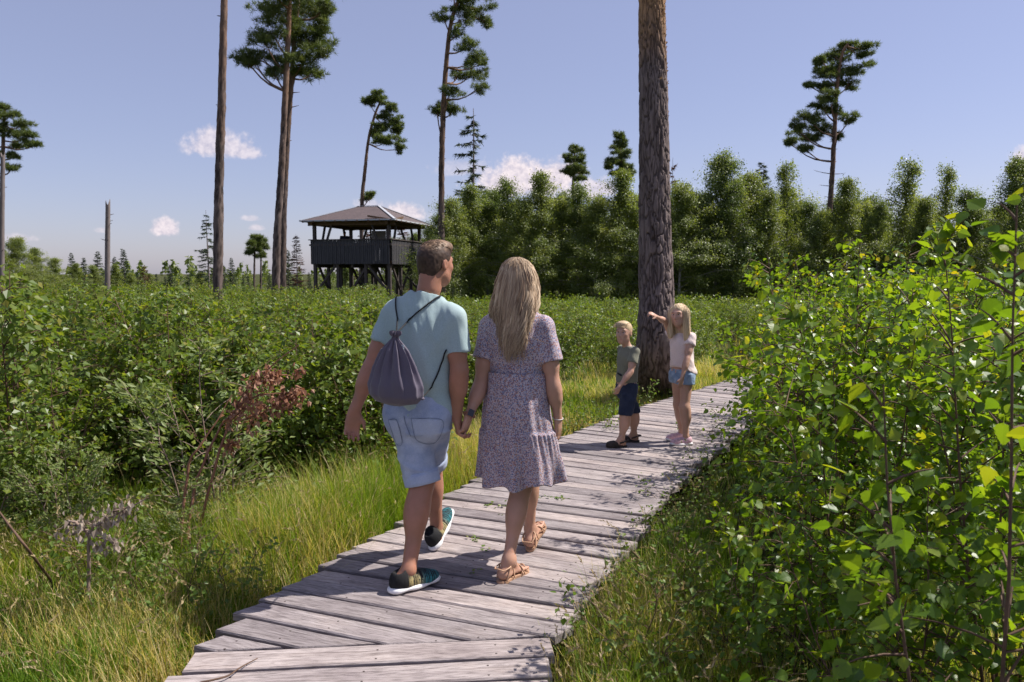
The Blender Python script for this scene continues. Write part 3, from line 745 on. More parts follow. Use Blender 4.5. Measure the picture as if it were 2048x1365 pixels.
pine('pine_tree', 'tall pine right of the tower with foliage only on its right side', 35, [(884, 590), (883, 470), (883, 350), (887, 210), (895, 100), (905, 35), (925, -20), (940, -70)], .165, .06,
     [(886, 30, 18, 14), (957, 18, 30, 22), (972, 44, 12, 15), (925, 38, 22, 22), (915, 64, 13, 10), (937, 90, 26, 14), (952, 118, 24, 16), (944, 150, 30, 15), (919, 152, 14, 12), (962, 175, 12, 10), (898, 183, 26, 10), (884, 211, 22, 11), (908, 220, 17, 13), (940, -15, 40, 22), (905, -30, 28, 18), (960, 130, 12, 12), (925, 10, 22, 14), (873, 222, 8, 6)], 4, 1.15,
     [(884, 252, 8), (884, 262, -6), (883, 290, 7), (883, 304, -7), (883, 318, 8), (883, 345, -6), (883, 360, 6), (894, 128, -5), (890, 160, -5)])
pine('pine_tree', 'wind-bent pine rising behind the tower roof, crown swept to one side', 60, [(722, 590), (724, 410), (729, 350), (737, 280), (748, 236), (757, 212), (765, 200)], .17, .06,
     [(757, 196, 20, 10), (740, 206, 15, 8), (779, 214, 14, 11), (760, 256, 18, 10), (784, 243, 18, 12), (793, 260, 12, 13), (774, 281, 24, 11), (797, 298, 10, 9), (752, 268, 12, 8), (736, 398, 10, 5), (742, 390, 7, 4), (768, 232, 12, 8)], 5, 1.2,
     [(733, 330, 5), (730, 345, -4), (729, 360, 4)], tl=.24, tw=.035)
pine('pine_tree', 'lone pine above the birches with layered ragged crown and bare lower branches', 40, [(1652, 600), (1655, 480), (1662, 388), (1668, 286), (1674, 175), (1684, 110), (1696, 88)], .17, .06,
     [(1699, 92, 24, 9), (1736, 92, 17, 7), (1728, 110, 20, 7), (1666, 109, 28, 13), (1642, 122, 15, 9), (1700, 138, 36, 13), (1650, 146, 34, 11), (1617, 170, 16, 7), (1700, 165, 22, 11), (1650, 174, 24, 10), (1642, 208, 24, 12), (1617, 236, 30, 11), (1592, 257, 18, 8), (1617, 273, 34, 11), (1578, 286, 14, 6), (1609, 297, 14, 6), (1674, 224, 18, 9), (1699, 238, 18, 11), (1676, 272, 15, 10), (1660, 190, 18, 10), (1645, 255, 20, 10)], 6, 1.25,
     [(1666, 300, 10), (1666, 298, -9), (1665, 340, -44), (1664, 346, 20), (1664, 333, 8), (1664, 362, -24), (1662, 402, -16), (1666, 318, 6), (1664, 380, 6)], tl=.19, tw=.026)
pine('pine_tree', 'old pine at the clearing edge standing beside a grey broken trunk', 38, [(-4, 600), (2, 490), (4, 400), (6, 320), (7, 260), (10, 215)], .15, .06,
     [(8, 214, 15, 8), (20, 230, 19, 9), (46, 248, 17, 9), (31, 266, 22, 9), (55, 272, 14, 9), (72, 290, 11, 6), (40, 288, 18, 9), (31, 310, 14, 8), (26, 333, 14, 8), (-20, 240, 26, 14), (-30, 280, 26, 14), (-10, 225, 18, 10), (0, 255, 15, 9), (-15, 310, 20, 10)], 7, 1.2, [(6, 350, 8), (5, 380, 5)], tl=.18, tw=.024)
pine('pine_tree', 'small rounded pine crown above the birches behind the woman', 58, [(1146, 600), (1146, 390), (1148, 340), (1150, 296)], .14, .05,
     [(1150, 300, 13, 8), (1140, 316, 14, 7), (1160, 320, 16, 8), (1148, 336, 18, 8), (1166, 342, 11, 7), (1140, 346, 14, 6), (1158, 356, 12, 6)], 8, 1.3, tl=.24, tw=.035)
pine('pine_tree', 'slender pine beside the huge trunk, narrow crown above the birches', 52, [(1239, 600), (1239, 390), (1240, 330), (1240, 268)], .14, .04,
     [(1240, 272, 8, 7), (1242, 288, 12, 7), (1232, 300, 12, 7), (1246, 308, 12, 7), (1224, 322, 14, 7), (1240, 328, 16, 7), (1254, 338, 12, 7), (1216, 334, 8, 5), (1262, 352, 10, 8), (1228, 345, 12, 6)], 9, 1.3, tl=.23, tw=.033)
pine('pine_tree', 'young pine with a tufted top beyond the shrubs, left of a twin', 60, [(508, 600), (509, 520), (511, 475)], .10, .04, [(511, 475, 9, 5), (504, 486, 10, 6), (518, 488, 10, 6), (511, 500, 13, 6), (500, 505, 7, 4)], 10, 1.3, tl=.24, tw=.035)
pine('pine_tree', 'young pine with a tufted top beyond the shrubs, right of a twin', 61, [(521, 600), (522, 520), (521, 480)], .09, .04, [(522, 480, 8, 5), (529, 495, 10, 6), (522, 510, 11, 6), (515, 495, 8, 5)], 11, 1.1, tl=.24, tw=.035)
# broken trunks
def snag(name, label, Y, pts, r0, r1, seed):
    rg = np.random.default_rng(seed); T = np.array([P(*p, Y) for p in pts]); T[0, 2] = -.3
    Tp = smooth_poly(T, 30); V, F = tube(Tp, np.linspace(r0, r1, 30), 14)
    a = np.arctan2(V[:, 1] - T[-1, 1], V[:, 0] - T[-1, 0]); top = np.arange(len(V)) >= 28 * 14
    V[top, 2] += (.14 * np.sin(a[top] * 2 + 1) + rg.uniform(-.05, .12, top.sum()))
    parts = [(V, F)]
    for q in range(7):
        i = rg.integers(8, 28); az = rg.uniform(0, 6.28); d = np.array([math.cos(az), math.sin(az), .3]) * rg.uniform(.15, .35)
        parts.append(tube(np.array([Tp[i], Tp[i] + d * .6, Tp[i] + d]), [.025, .018, .008], 4))
    V, F = cat(parts); base = np.array([T[0, 0], T[0, 1], 0.])
    r = link(name, None, label=label, cat='dead tree'); r.location = base
    link('trunk', new_mesh('trunk', V - base, F, M['snag']), r)
snag('broken_trunk', 'grey branchless dead trunk snapped off above the shrubs', 40, [(214, 600), (215, 500), (216, 406)], .145, .115, 1)
snag('broken_trunk', 'pale weathered broken trunk overlapping the old pine at the clearing edge', 36, [(2, 600), (4, 450), (6, 312)], .12, .09, 2)

# the huge pine next to the walk: real bark plates
def big_pine():
    pts = np.array([G(1312, 795, -.2), P(1312, 700, 10.1), P(1312, 560, 10.1), P(1309, 400, 10.1), P(1307, 200, 10.1), P(1303, 0, 10.1), P(1301, -160, 10.1), P(1299, -420, 10.1), P(1296, -700, 10.1), P(1296, -900, 10.1)])
    n, m = 150, 900
    zz = np.concatenate([np.linspace(0, .62, 760), np.linspace(.622, 1, 140)])
    ctr = smooth_poly(pts, 1000); ctr = np.stack([np.interp(zz * 999, np.arange(1000), ctr[:, c]) for c in range(3)], 1)
    hz = ctr[:, 2] - ctr[0, 2]
    R = np.interp(hz, [0, .12, .3, .6, 1.0, 1.6, 2.5, 4, 5.5, 8, 10.5], [.54, .43, .36, .29, .243, .217, .203, .183, .163, .13, .06])
    a = np.linspace(0, 2 * np.pi, n, endpoint=False)
    A, Zg = np.meshgrid(a, hz); Rg = np.repeat(R[:, None], n, 1)
    # root flare lobes
    fl = np.exp(-Zg / .22); Rg = Rg * (1 + fl * .16 * np.sin(A * 5 + .7 + .4 * np.sin(A * 2)))
    # plates: periodic cellular pattern, long in z
    cu = 17; qn = np.stack([np.cos(A) * 2.2, np.sin(A) * 2.2, Zg * 1.3], -1); u = A / (2 * np.pi) * cu; v = Zg / .25
    wx = .35 * np.sin(Zg * 7 + A * 3) ; u = u + wx * .35 + .75 * fbm(qn * 1.7, 2, 31); v = v + .9 * fbm(qn * 1.5, 2, 41)
    iu, iv = np.floor(u).astype(int), np.floor(v).astype(int)
    F1 = np.full(u.shape, 9.); F2 = np.full(u.shape, 9.); idr = np.zeros(u.shape)
    for du in (-1, 0, 1):
        for dv in (-1, 0, 1):
            ci, cj = (iu + du), iv + dv; cw = ci % cu
            jx = _hash(cw, cj, cj * 0, 1); jy = _hash(cw, cj, cj * 0, 2)
            d = np.hypot(u - (ci + .15 + .7 * jx), (v - (cj + .1 + .8 * jy)) * 1.0)
            nb = d < F1
            F2 = np.where(nb, F1, np.minimum(F2, d)); idr = np.where(nb, _hash(cw, cj, cj * 0, 3), idr); F1 = np.where(nb, d, F1)
    e = F2 - F1
    rid = np.abs(fbm(np.stack([np.cos(A) * 5.5, np.sin(A) * 5.5, Zg * .95], -1), 3, 51))
    plate = sstep(.02, .24, e) * (.35 + .65 * sstep(.03, .16, rid))
    up = sstep(4.9, 6.0, Zg)                      # thinner bark higher up
    amp = (.030 - .012 * sstep(.5, 4, Zg)) * (1 - .8 * up)
    q = np.stack([np.cos(A) * Rg * 9, np.sin(A) * Rg * 9, Zg * 4], -1)
    rough_ = fbm(q * 2.2, 3, 4)
    D = amp * (plate * (.65 + .55 * idr) - .55) + .006 * rough_ * (1 - .6 * up)
    Rr = Rg + D
    V = np.stack([ctr[:, None, 0] + Rr * np.cos(A), ctr[:, None, 1] + Rr * np.sin(A), np.repeat(ctr[:, None, 2], n, 1)], -1).reshape(-1, 3)
    i = np.arange(m - 1)[:, None] * n; j = np.arange(n)[None]; k = (j + 1) % n
    F = np.stack([i + j, i + k, i + n + k, i + n + j], -1).reshape(-1, 4)
    crack = ((1 - plate) * .75 * (1 - .7 * up)).ravel()
    base = np.array([pts[0][0], pts[0][1], 0.])
    root = link('pine_tree', None, label='huge old pine trunk with deeply plated bark beside the boardwalk and children', cat='pine tree'); root.location = base
    link('trunk', new_mesh('trunk', V - base, F, M['big_pine_bark'], attrs={'crack': crack}), root)
    # flakes of loose orange bark
    rg = np.random.default_rng(5); fl = []
    for q in range(110):
        z = 3.9 + 2.2 * rg.uniform() ** .6; az = rg.normal(-.45, .42); i = int(np.argmin(abs(hz - z)))
        c = ctr[i] + np.array([math.cos(az), math.sin(az), 0]) * (R[i] + .006)
        t = np.array([-math.sin(az), math.cos(az), 0]); o_ = np.array([math.cos(az), math.sin(az), 0])
        w, h = rg.uniform(.006, .02), rg.uniform(.012, .045)
        Vq = np.array([c - t * w, c + t * w, c + t * w * .6 + [0, 0, h] + o_ * rg.uniform(.004, .022), c - t * w * .7 + [0, 0, h * .9] + o_ * rg.uniform(.004, .018)])
        fl.append((np.concatenate([Vq, Vq - o_ * .003]), np.array([[0, 1, 2, 3], [7, 6, 5, 4], [0, 4, 5, 1], [1, 5, 6, 2], [2, 6, 7, 3], [3, 7, 4, 0]])))
    Vf, Ff = cat(fl); M['flake'] = simple('flake', (.40, .22, .10), (.50, .31, .16), 20, .7)
    link('bark_flakes', new_mesh('bark_flakes', Vf - base, Ff, M['flake'], smooth=False), root, kind='stuff')
    cl = [(np.array([ctr[-1, 0] + dx, ctr[-1, 1] + dy, z]), rx, rx, rz) for dx, dy, z, rx, rz in ((0, 0, 11.2, 1.4, .7), (-1.6, .5, 10.3, 1.2, .5), (1.6, -.4, 10.1, 1.2, .5), (.3, 1.8, 9.8, 1.2, .5), (0, -1.7, 9.9, 1.1, .5))]
    V, F, r = needles(rg, cl, .5); link('crown', new_mesh('crown', V - base, F, M['pine_needle'], smooth=False, attrs={'rnd': r}), root)
    br = [tube(smooth_poly([ctr[-40], (ctr[-40] + c[0]) / 2, c[0]], 5), np.linspace(.05, .015, 5), 5) for c in cl]
    Vb, Fb = cat(br); link('limbs', new_mesh('limbs', Vb - base, Fb, M['pine_bark'], attrs={'crack': np.zeros(len(Vb))}), root)
big_pine()

# ------------------------------------------------------------------ broadleaf trees of the wood
def birch_proto(seed, H, Rc, nl, mat, nleaf=11000, lsz=.10, open_=0.0):
    rg = np.random.default_rng(seed); wood = []; lp, lo, tn = [], [], []
    t = np.linspace(0, 1, 14); S = np.c_[.12 * np.sin(t * 4 + seed) * t, .12 * np.cos(t * 3 + seed) * t, H * t]
    wood.append(tube(S, .075 * (H / 7) * (1 - .93 * t) + .006, 8))
    per = nleaf // nl
    for i in range(nl):
        tt = (i + rg.uniform(0, 1)) / nl; tt = .10 + .90 * tt ** .9
        az = i * 2.4 + rg.normal(0, .4)
        prof = min(1.0, (tt + .12) / .34) * (1.03 - tt) ** .66 * 1.75 * (1 + .30 * math.sin(i * 1.7 + seed))
        L = Rc * prof * rg.uniform(.5, 1.3); el = .35 + .80 * tt + rg.normal(0, .16)
        p0 = np.array([np.interp(tt, t, S[:, c]) for c in range(3)])
        d = np.array([math.cos(az) * math.cos(el), math.sin(az) * math.cos(el), math.sin(el)])
        u = np.linspace(0, 1, 6); B = p0 + np.outer(u * L, d) + np.outer(u ** 2.2 * L, (0, 0, -.38))
        wood.append(tube(B, .028 * (1 - tt * .6) * (1 - .85 * u) * (H / 7) + .004, 4))
        ncl = max(4, int(13 * L / Rc) + 4)
        for c in range(ncl):
            uc = rg.uniform(.18, 1.05); pc = p0 + uc * L * d + np.array([0, 0, -.38]) * uc ** 2.2 * L + rg.normal(0, .085 * Rc, 3) * [1, 1, .6]
            k = int(per / ncl * rg.uniform(.5, 1.5) * (1 if tt < .8 else .7)) + 3
            spread = np.array([.11, .11, .13]) * rg.uniform(.6, 1.35) * (Rc / 1.5) ** .5
            pp = pc + rg.normal(0, 1, (k, 3)) * spread - np.c_[np.zeros((k, 2)), np.abs(rg.normal(0, .14, k))]
            tn.append(np.full(k, rg.normal(0, .22)))
            lp.append(pp); lo.append(nrm(np.c_[pp[:, :2] - S[0, :2], np.zeros(k)] + rand_unit(rg, k) * .4))
    lp, lo, tn = np.concatenate(lp), np.concatenate(lo), np.concatenate(tn)
    m = lp[:, 2] > .25; lp, lo, tn = lp[m], lo[m], tn[m]
    d, N = leaf_frames(rg, lo, .9, .6)
    rnd = np.clip(.42 + .35 * vnoise(lp * 1.6, seed) + tn + rg.normal(0, .18, len(lp)), 0, 1)
    V, F, r = leaves_mesh(lp, d, N, lsz * rg.uniform(.55, 1.2, len(lp)), rnd)
    Vw, Fw = cat(wood)
    return new_mesh('trunk', Vw, Fw, M['birch_bark']), new_mesh('crown', V, F, mat, smooth=False, attrs={'rnd': r})
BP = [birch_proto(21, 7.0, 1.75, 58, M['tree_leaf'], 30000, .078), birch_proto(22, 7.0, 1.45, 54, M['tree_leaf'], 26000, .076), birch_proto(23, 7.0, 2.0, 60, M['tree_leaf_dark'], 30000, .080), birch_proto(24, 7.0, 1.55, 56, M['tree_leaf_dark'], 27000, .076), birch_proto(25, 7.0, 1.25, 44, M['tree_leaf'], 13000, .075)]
def tree_at(px, top, Y, proto, rz, wide=1.0, label=None, group=None, name='birch_tree', catg='birch tree', z0=-.25):
    h = P(px, top, Y)[2] - z0; s_ = h / 7.0
    x = P(px, top, Y)[0]
    o = link(name, None, label=label, cat=catg, group=group); o.location = (x, Y, z0); o.rotation_euler = (0, 0, rz); o.scale = (s_ * wide, s_ * wide, s_)
    link('trunk', proto[0], o); link('crown', proto[1], o); return o
rgt = np.random.default_rng(11)
_T = ['', 'first', 'second', 'third', 'fourth', 'fifth', 'sixth', 'seventh', 'eighth', 'ninth', 'tenth', 'eleventh', 'twelfth', 'thirteenth', 'fourteenth', 'fifteenth', 'sixteenth', 'seventeenth', 'eighteenth', 'nineteenth']
def nth(i): return _T[i] if i < 20 else ('twentieth' if i == 20 else 'thirtieth' if i == 30 else 'twenty-' + _T[i - 20])
EDGE_TREES = [(905, 402, 36), (938, 374, 37), (975, 405, 38), (1012, 365, 37.5), (1050, 400, 36), (1086, 350, 36.5), (1122, 392, 38), (1158, 375, 37), (1195, 400, 36), (1240, 345, 36.5), (1268, 400, 37), (1300, 388, 38), (1362, 372, 36), (1395, 392, 37), (1438, 314, 37), (1470, 370, 36), (1503, 352, 38), (1540, 385, 36), (1578, 330, 37.5), (1618, 408, 36), (1650, 425, 38), (1698, 362, 36), (1735, 400, 37.5), (1760, 410, 36), (1812, 326, 38), (1850, 400, 36), (1894, 338, 37), (1935, 385, 36), (1965, 425, 37), (2000, 415, 40)]
for i, (px, tp, Y) in enumerate(EDGE_TREES):
    sparse = px in (1812, 1894, 1578)
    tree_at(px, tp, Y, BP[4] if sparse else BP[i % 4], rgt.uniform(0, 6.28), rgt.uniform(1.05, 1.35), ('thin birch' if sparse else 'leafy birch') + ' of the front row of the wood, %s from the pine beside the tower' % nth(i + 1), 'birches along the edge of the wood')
for i in range(34):           # second and third rows inside the wood
    px = 880 + 1200 * (i + rgt.uniform(0, 1)) / 34
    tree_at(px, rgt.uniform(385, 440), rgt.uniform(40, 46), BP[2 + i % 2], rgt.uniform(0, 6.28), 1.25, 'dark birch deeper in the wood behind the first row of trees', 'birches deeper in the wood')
for i in range(12):           # the wood goes on past the picture
    tree_at(2085 + 55 * i, rgt.uniform(340, 410), rgt.uniform(35, 39), BP[i % 4], rgt.uniform(0, 6.28), rgt.uniform(1.1, 1.4), 'leafy birch continuing the front row of the wood past the dark dense tree', 'birches continuing the wood edge')
tree_at(2045, 322, 34, BP[2], 1.0, 1.0, 'dark dense tree rising at the end of the wood beyond the right-hand thicket', None, 'broadleaf_tree', 'tree')
for i, (px, tp, Y) in enumerate(sorted([(35, 478, 52), (0, 500, 50), (72, 498, 54), (108, 518, 58), (150, 528, 62), (185, 532, 60), (228, 530, 60), (262, 548, 58), (-40, 480, 50), (300, 548, 64), (400, 545, 60)])):
    tree_at(px, tp, Y, BP[i % 2], rgt.uniform(0, 6.28), 1.6, 'small round-topped birch beyond the shrub field, %s counting from the old pine side' % nth(i + 1), 'birches beyond the open shrub field')
# a few small trees seen under and behind the tower
for px, tp, Y in [(655, 545, 60), (690, 535, 62), (735, 520, 58), (790, 480, 56), (830, 470, 52), (860, 455, 50), (600, 555, 66)]:
    tree_at(px, tp, Y, BP[3], rgt.uniform(0, 6.28), 1.5, 'small tree half hidden behind the wooden lookout tower', 'trees behind the tower')

def spruce_proto(seed, H, Rc, mat, wh=26, sparse=1.0, droop=.35, bark='snag', pw=.8):
    rg = np.random.default_rng(seed); wood = []; ps, ds = [], []
    t = np.linspace(0, 1, 8); S = np.c_[.03 * np.sin(t * 5), .03 * np.cos(t * 4), H * t]
    wood.append(tube(S, .09 * (1 - .95 * t) * H / 7 + .006, 7))
    for w in range(wh):
        tt = .10 + .89 * (w + rg.uniform(-.2, .2)) / wh; nb = 6
        for b_ in range(nb):
            if rg.uniform() > sparse: continue
            az = b_ * 6.283 / nb + w * 1.1 + rg.normal(0, .4); L = Rc * (1.02 - tt) ** pw * rg.uniform(.5, 1.15) + .06
            d = np.array([math.cos(az), math.sin(az), .18]); u = np.linspace(0, 1, 5)
            p0 = np.array([S[0, 0], S[0, 1], H * (tt + rg.normal(0, .014))]); B = p0 + np.outer(u * L, d) + np.outer(u ** 1.6 * L, (0, 0, -droop)) + np.outer(u ** 4 * L, (0, 0, droop * .45))
            wood.append(tube(B, .014 * (1 - .8 * u) * H / 7 + .003, 3))
            k = int(26 * L / Rc * 1.0) + 6; uu = rg.uniform(.1, 1.02, k)
            pp = np.stack([np.interp(uu, u, B[:, c]) for c in range(3)], 1)
            sd = np.array([-math.sin(az), math.cos(az), 0]); sgn = rg.choice([-1, 1], k)[:, None]
            ps.append(pp); ds.append(nrm(d * .5 + sd * sgn * rg.uniform(.2, 1, (k, 1)) + np.array([0, 0, -1]) * rg.uniform(.1, .9, (k, 1)) * (droop * 2)))
    p, d = np.concatenate(ps), np.concatenate(ds); nb = 3; n = len(p)
    p2 = np.repeat(p, nb, 0); d2 = nrm(np.repeat(d, nb, 0) + rand_unit(rg, n * nb) * .45); s_ = nrm(np.cross(d2, rand_unit(rg, n * nb)))
    L = .26 * H / 7 * rg.uniform(.5, 1.2, (n * nb, 1)); w = .045 * H / 7
    V = np.stack([p2 - s_ * w / 2, p2 + s_ * w / 2, p2 + d2 * L], 1).reshape(-1, 3); F = np.arange(len(V)).reshape(-1, 3)
    rnd = np.repeat(rg.uniform(0, 1, n * nb), 3)
    Vw, Fw = cat(wood)
    return new_mesh('trunk', Vw, Fw, M[bark]), new_mesh('crown', V, F, mat, smooth=False, attrs={'rnd': rnd})
SP = [spruce_proto(31, 7, 1.6, M['spruce_needle']), spruce_proto(32, 7, 1.3, M['spruce_needle'], 24, .9)]
SB = spruce_proto(33, 7, 1.5, M['brown_needle'], 22, .75, .2)
ST = spruce_proto(34, 7, 1.35, M['spruce_needle'], 20, .62, .5)
SS = spruce_proto(36, 7, 1.25, M['spruce_needle'], 26, .42, .40, pw=.6)
SD = spruce_proto(35, 7, 1.0, M['brown_needle'], 16, .5, .1)
for i, (px, tp, Y) in enumerate(sorted([(143, 506, 66), (166, 514, 68), (194, 503, 64), (246, 498, 66), (228, 512, 70), (340, 530, 70), (312, 548, 74), (463, 516, 66), (448, 530, 70), (486, 548, 80), (496, 552, 84), (538, 545, 78), (618, 545, 74), (602, 552, 80), (560, 548, 82), (376, 548, 76), (425, 552, 80), (330, 552, 84), (275, 550, 80)])):
    tree_at(px, tp, Y, SP[i % 2], rgt.uniform(0, 6.28), rgt.uniform(.9, 1.3), 'dark pointed spruce on the far edge of the shrub field, %s counting towards the tower' % nth(i + 1), 'spruces on the far edge', 'spruce_tree', 'spruce tree')
tree_at(287, 530, 62, SB, .3, 1.5, 'low rust-brown dead spruce on the far edge near the snapped trunk', None, 'dead_spruce', 'dead tree')
tree_at(592, 468, 58, SB, 1.3, .95, 'tall rust-brown dead spruce between the twin pines and the tower', None, 'dead_spruce', 'dead tree')
tree_at(576, 500, 60, SP[0], 2.3, 1.0, 'green spruce growing against the rust-brown dead one by the tower', None, 'spruce_tree', 'spruce tree')
tree_at(412, 421, 46, ST, .7, 1.0, 'ragged drooping spruce beside the bare pine trunk', None, 'spruce_tree', 'spruce tree')
tree_at(945, 217, 50, SS, 2.1, 1.0, 'tall thin spruce with see-through drooping branches above the birches', None, 'spruce_tree', 'spruce tree')
tree_at(1346, 316, 52, SD, .5, .7, 'bare brown dead treetop just right of the huge trunk', None, 'dead_spruce', 'dead tree')
tree_at(1527, 325, 48, SP[0], 1.5, .8, 'dark conifer top poking up between birches of the wood', None, 'spruce_tree', 'spruce tree')
tree_at(732, 425, 62, SB, 2.4, .9, 'brown conifer seen through the open tower platform', None, 'dead_spruce', 'dead tree')
tree_at(805, 440, 64, SB, .4, 1.2, 'brownish conifer behind the tower, seen past its right-hand posts', None, 'dead_spruce', 'dead tree')
# far wood closing the horizon
def far_wood():
    rg = np.random.default_rng(77); ps, Ls = [], []
    for i in range(520):
        az = rg.uniform(.18 * math.pi, .92 * math.pi); D = rg.uniform(95, 230); x, y = D * math.cos(az), D * math.sin(az)
        h = rg.uniform(2.2, 4.6) * (1 if az > .5 * math.pi else 1.8); k = 70
        zz = rg.uniform(0, 1, k); r_ = (1.02 - zz) * h * .24
        a = rg.uniform(0, 6.28, k); ps.append(np.c_[x + r_ * np.cos(a), y + r_ * np.sin(a), zz * h - .5]); Ls.append(np.full(k, h * .16))
    p, L = np.concatenate(ps), np.concatenate(Ls); o = rand_unit(rg, len(p)); d, N = leaf_frames(rg, o, .6)
    V, F, r = leaves_mesh(p, d, N, L * rg.uniform(.6, 1.2, len(p)), rg.uniform(0, 1, len(p)))
    link('distant_wood', new_mesh('distant_wood', V, F, M['tree_leaf_dark'], smooth=False, attrs={'rnd': r}), label='low dark wood along the far horizon', cat='wood', kind='stuff')
far_wood()
# ------------------------------------------------------------------ shrubs
FINE_TRI = 10
def near_shrub(name, label, group, seed, x, y, h, rad, nstem, ntwig, nleaf, lsize, nparts, lean=None):
    """close shrub: its largest-looking leaves are leaf objects of their own, the rest one foliage part"""
    rg = np.random.default_rng(seed)
    (Vw, Fw), lp, lo, ls = shrub(rg, h, rad, nstem, ntwig, nleaf, lsize, wr=.42)
    d, N = leaf_frames(rg, lo)
    rnd = np.clip(rg.beta(2.2, 2.2, len(lp)) * .85 + .14 * (lp[:, 2] / h), 0, 1); rnd[rg.uniform(size=len(lp)) < .03] = .93
    z = gz(x, y)
    root = link(name, None, label=label, cat='shrub', group=group); root.location = (x, y, z)
    link('stems', new_mesh('stems', Vw, Fw, M['twig']), root)
    Wp = lp + np.array([x, y, z])
    # the leaves nearest to the walk side and not buried in the shrub show largest
    score = ls / np.linalg.norm(Wp - _C, axis=1) * (1 + .5 * rg.uniform(size=len(lp))) * (1 + .8 * (np.linalg.norm(lp[:, :2], axis=1) > rad * .45))
    vis = (Wp[:, 1] > .4) & (np.abs(Wp[:, 0] / np.maximum(Wp[:, 1], .1)) < .70)
    score = np.where(vis, score, 0); order = np.argsort(-score)
    big = order[:nparts]; rest = order[nparts:]
    for i in big:
        o = bpy.data.objects.new('leaf', LEAF_ME[int(rnd[i] * (len(LEAF_ME) - 1) + .5)]); COL.objects.link(o); o.parent = root
        dd = unit(d[i]); nn = unit(N[i] - dd * (N[i] @ dd)); ss = np.cross(nn, dd); s_ = ls[i]
        o.matrix_local = Matrix(((dd[0] * s_, ss[0] * s_, nn[0] * s_, lp[i, 0]), (dd[1] * s_, ss[1] * s_, nn[1] * s_, lp[i, 1]), (dd[2] * s_, ss[2] * s_, nn[2] * s_, lp[i, 2]), (0, 0, 0, 1)))
    if len(rest):
        V, F, r = leaves_mesh(lp[rest], d[rest], N[rest], ls[rest], rnd[rest], LEAF_FINE_V, LEAF_FINE_F)
        link('foliage', new_mesh('foliage', V, F, M['birch_leaf'], smooth=False, attrs={'rnd': r}), root, kind='stuff')
    return root
LEAF_ME = []
def leaf_variants():
    rg = np.random.default_rng(4)
    # toothed outline, veins as a slight fold
    for i in range(12):
        t = np.linspace(0, 1, 11)
        w = np.interp(t, [0, .08, .22, .36, .55, .78, 1], [.0, .20, .37, .41, .33, .15, 0])
        w = w * (1 + .10 * np.where(np.arange(11) % 2, 1, -.6)) * rg.uniform(.9, 1.08)
        cur = -.10 * t ** 2 * rg.uniform(.3, 1.6)
        V = np.concatenate([np.c_[t, w, .10 * w * rg.uniform(.4, 1.6) + cur], np.c_[t, 0 * t, cur - .02], np.c_[t, -w, .10 * w * rg.uniform(.4, 1.6) + cur]])
        V = np.concatenate([V, np.array([(-.30, .012, .05), (-.30, -.012, .05), (.02, .012, -.01), (.02, -.012, -.01)])])
        k = np.arange(10); F = np.concatenate([np.stack([k, 11 + k, 12 + k, 1 + k], 1), np.stack([11 + k, 22 + k, 23 + k, 12 + k], 1), np.array([[33, 34, 36, 35]])])
        LEAF_ME.append(new_mesh('leaf', V, F, M['birch_leaf'], smooth=False, attrs={'rnd': np.full(len(V), i / 11)}))
leaf_variants()
GR = 'birch shrubs crowding the walk'
near_shrub('birch_sapling', 'tall birch sapling with very large leaves on a bare dark stem, closest to the bend', None, 101, 1.185, 1.80, 1.96, .36, 2, 22, 9, .062, 200)
near_shrub('birch_shrub', 'leafy birch shrub with bright yellow-green top leaves next to the large-leaved sapling', None, 102, 1.95, 2.75, 1.90, .66, 7, 27, 19, .053, 300)
near_shrub('birch_shrub', 'dense birch shrub beside the grass strip, between the walk bend and large-leaved sapling', None, 103, 1.72, 3.55, 1.72, .64, 7, 28, 19, .050, 300)
near_shrub('birch_shrub', 'birch shrub with a tall leafy leader rising above its neighbours', None, 104, 1.95, 4.55, 2.02, .64, 7, 28, 19, .049, 260)
near_shrub('birch_shrub', 'birch shrub whose low branches reach out over the plank edge near the girl', None, 105, 2.25, 5.75, 1.78, .66, 7, 28, 19, .048, 220)
near_shrub('birch_shrub', 'low birch shrub in the grass at the foot of the large-leaved sapling', None, 106, 1.42, 2.70, 1.02, .46, 6, 18, 15, .046, 90)
near_shrub('birch_shrub', 'knee-high birch shoots in the grass strip, foremost beside the plank bend', None, 107, 1.20, 3.25, .80, .36, 5, 15, 13, .042, 70)
M8 = (M['birch_leaf'], M['twig'])
NP = [shrub_meshes(200 + i, 1.86, .66, 7, 27, 19, .050, M8, fine=True) for i in range(4)]
rgs = np.random.default_rng(55)
for i, (x, y, s_) in enumerate([(2.6, 4.2, .92), (2.75, 5.1, 1.02), (2.65, 6.6, .98), (3.1, 6.1, 1.0), (3.15, 7.5, .98), (3.6, 5.7, 1.0), (3.7, 6.9, 1.0), (3.75, 8.3, 1.0), (4.3, 7.8, 1.02), (4.4, 9.2, .98), (5.2, 9.0, 1.0), (5.1, 10.3, .95), (6.0, 10.0, 1.0), (6.2, 8.6, 1.0), (5.9, 11.4, .95), (7.0, 11.8, 1.0), (7.0, 10.2, 1.0), (6.6, 12.8, .9), (7.8, 13.6, .95)]):
    place_shrub('birch_shrub', NP[i % 4], x, y, rgs.uniform(0, 6.28), s_ * rgs.uniform(.92, 1.08), 'leafy birch shrub packed among others on the thicket side of the walk', 'shrub', 'birch thicket beside the walk')
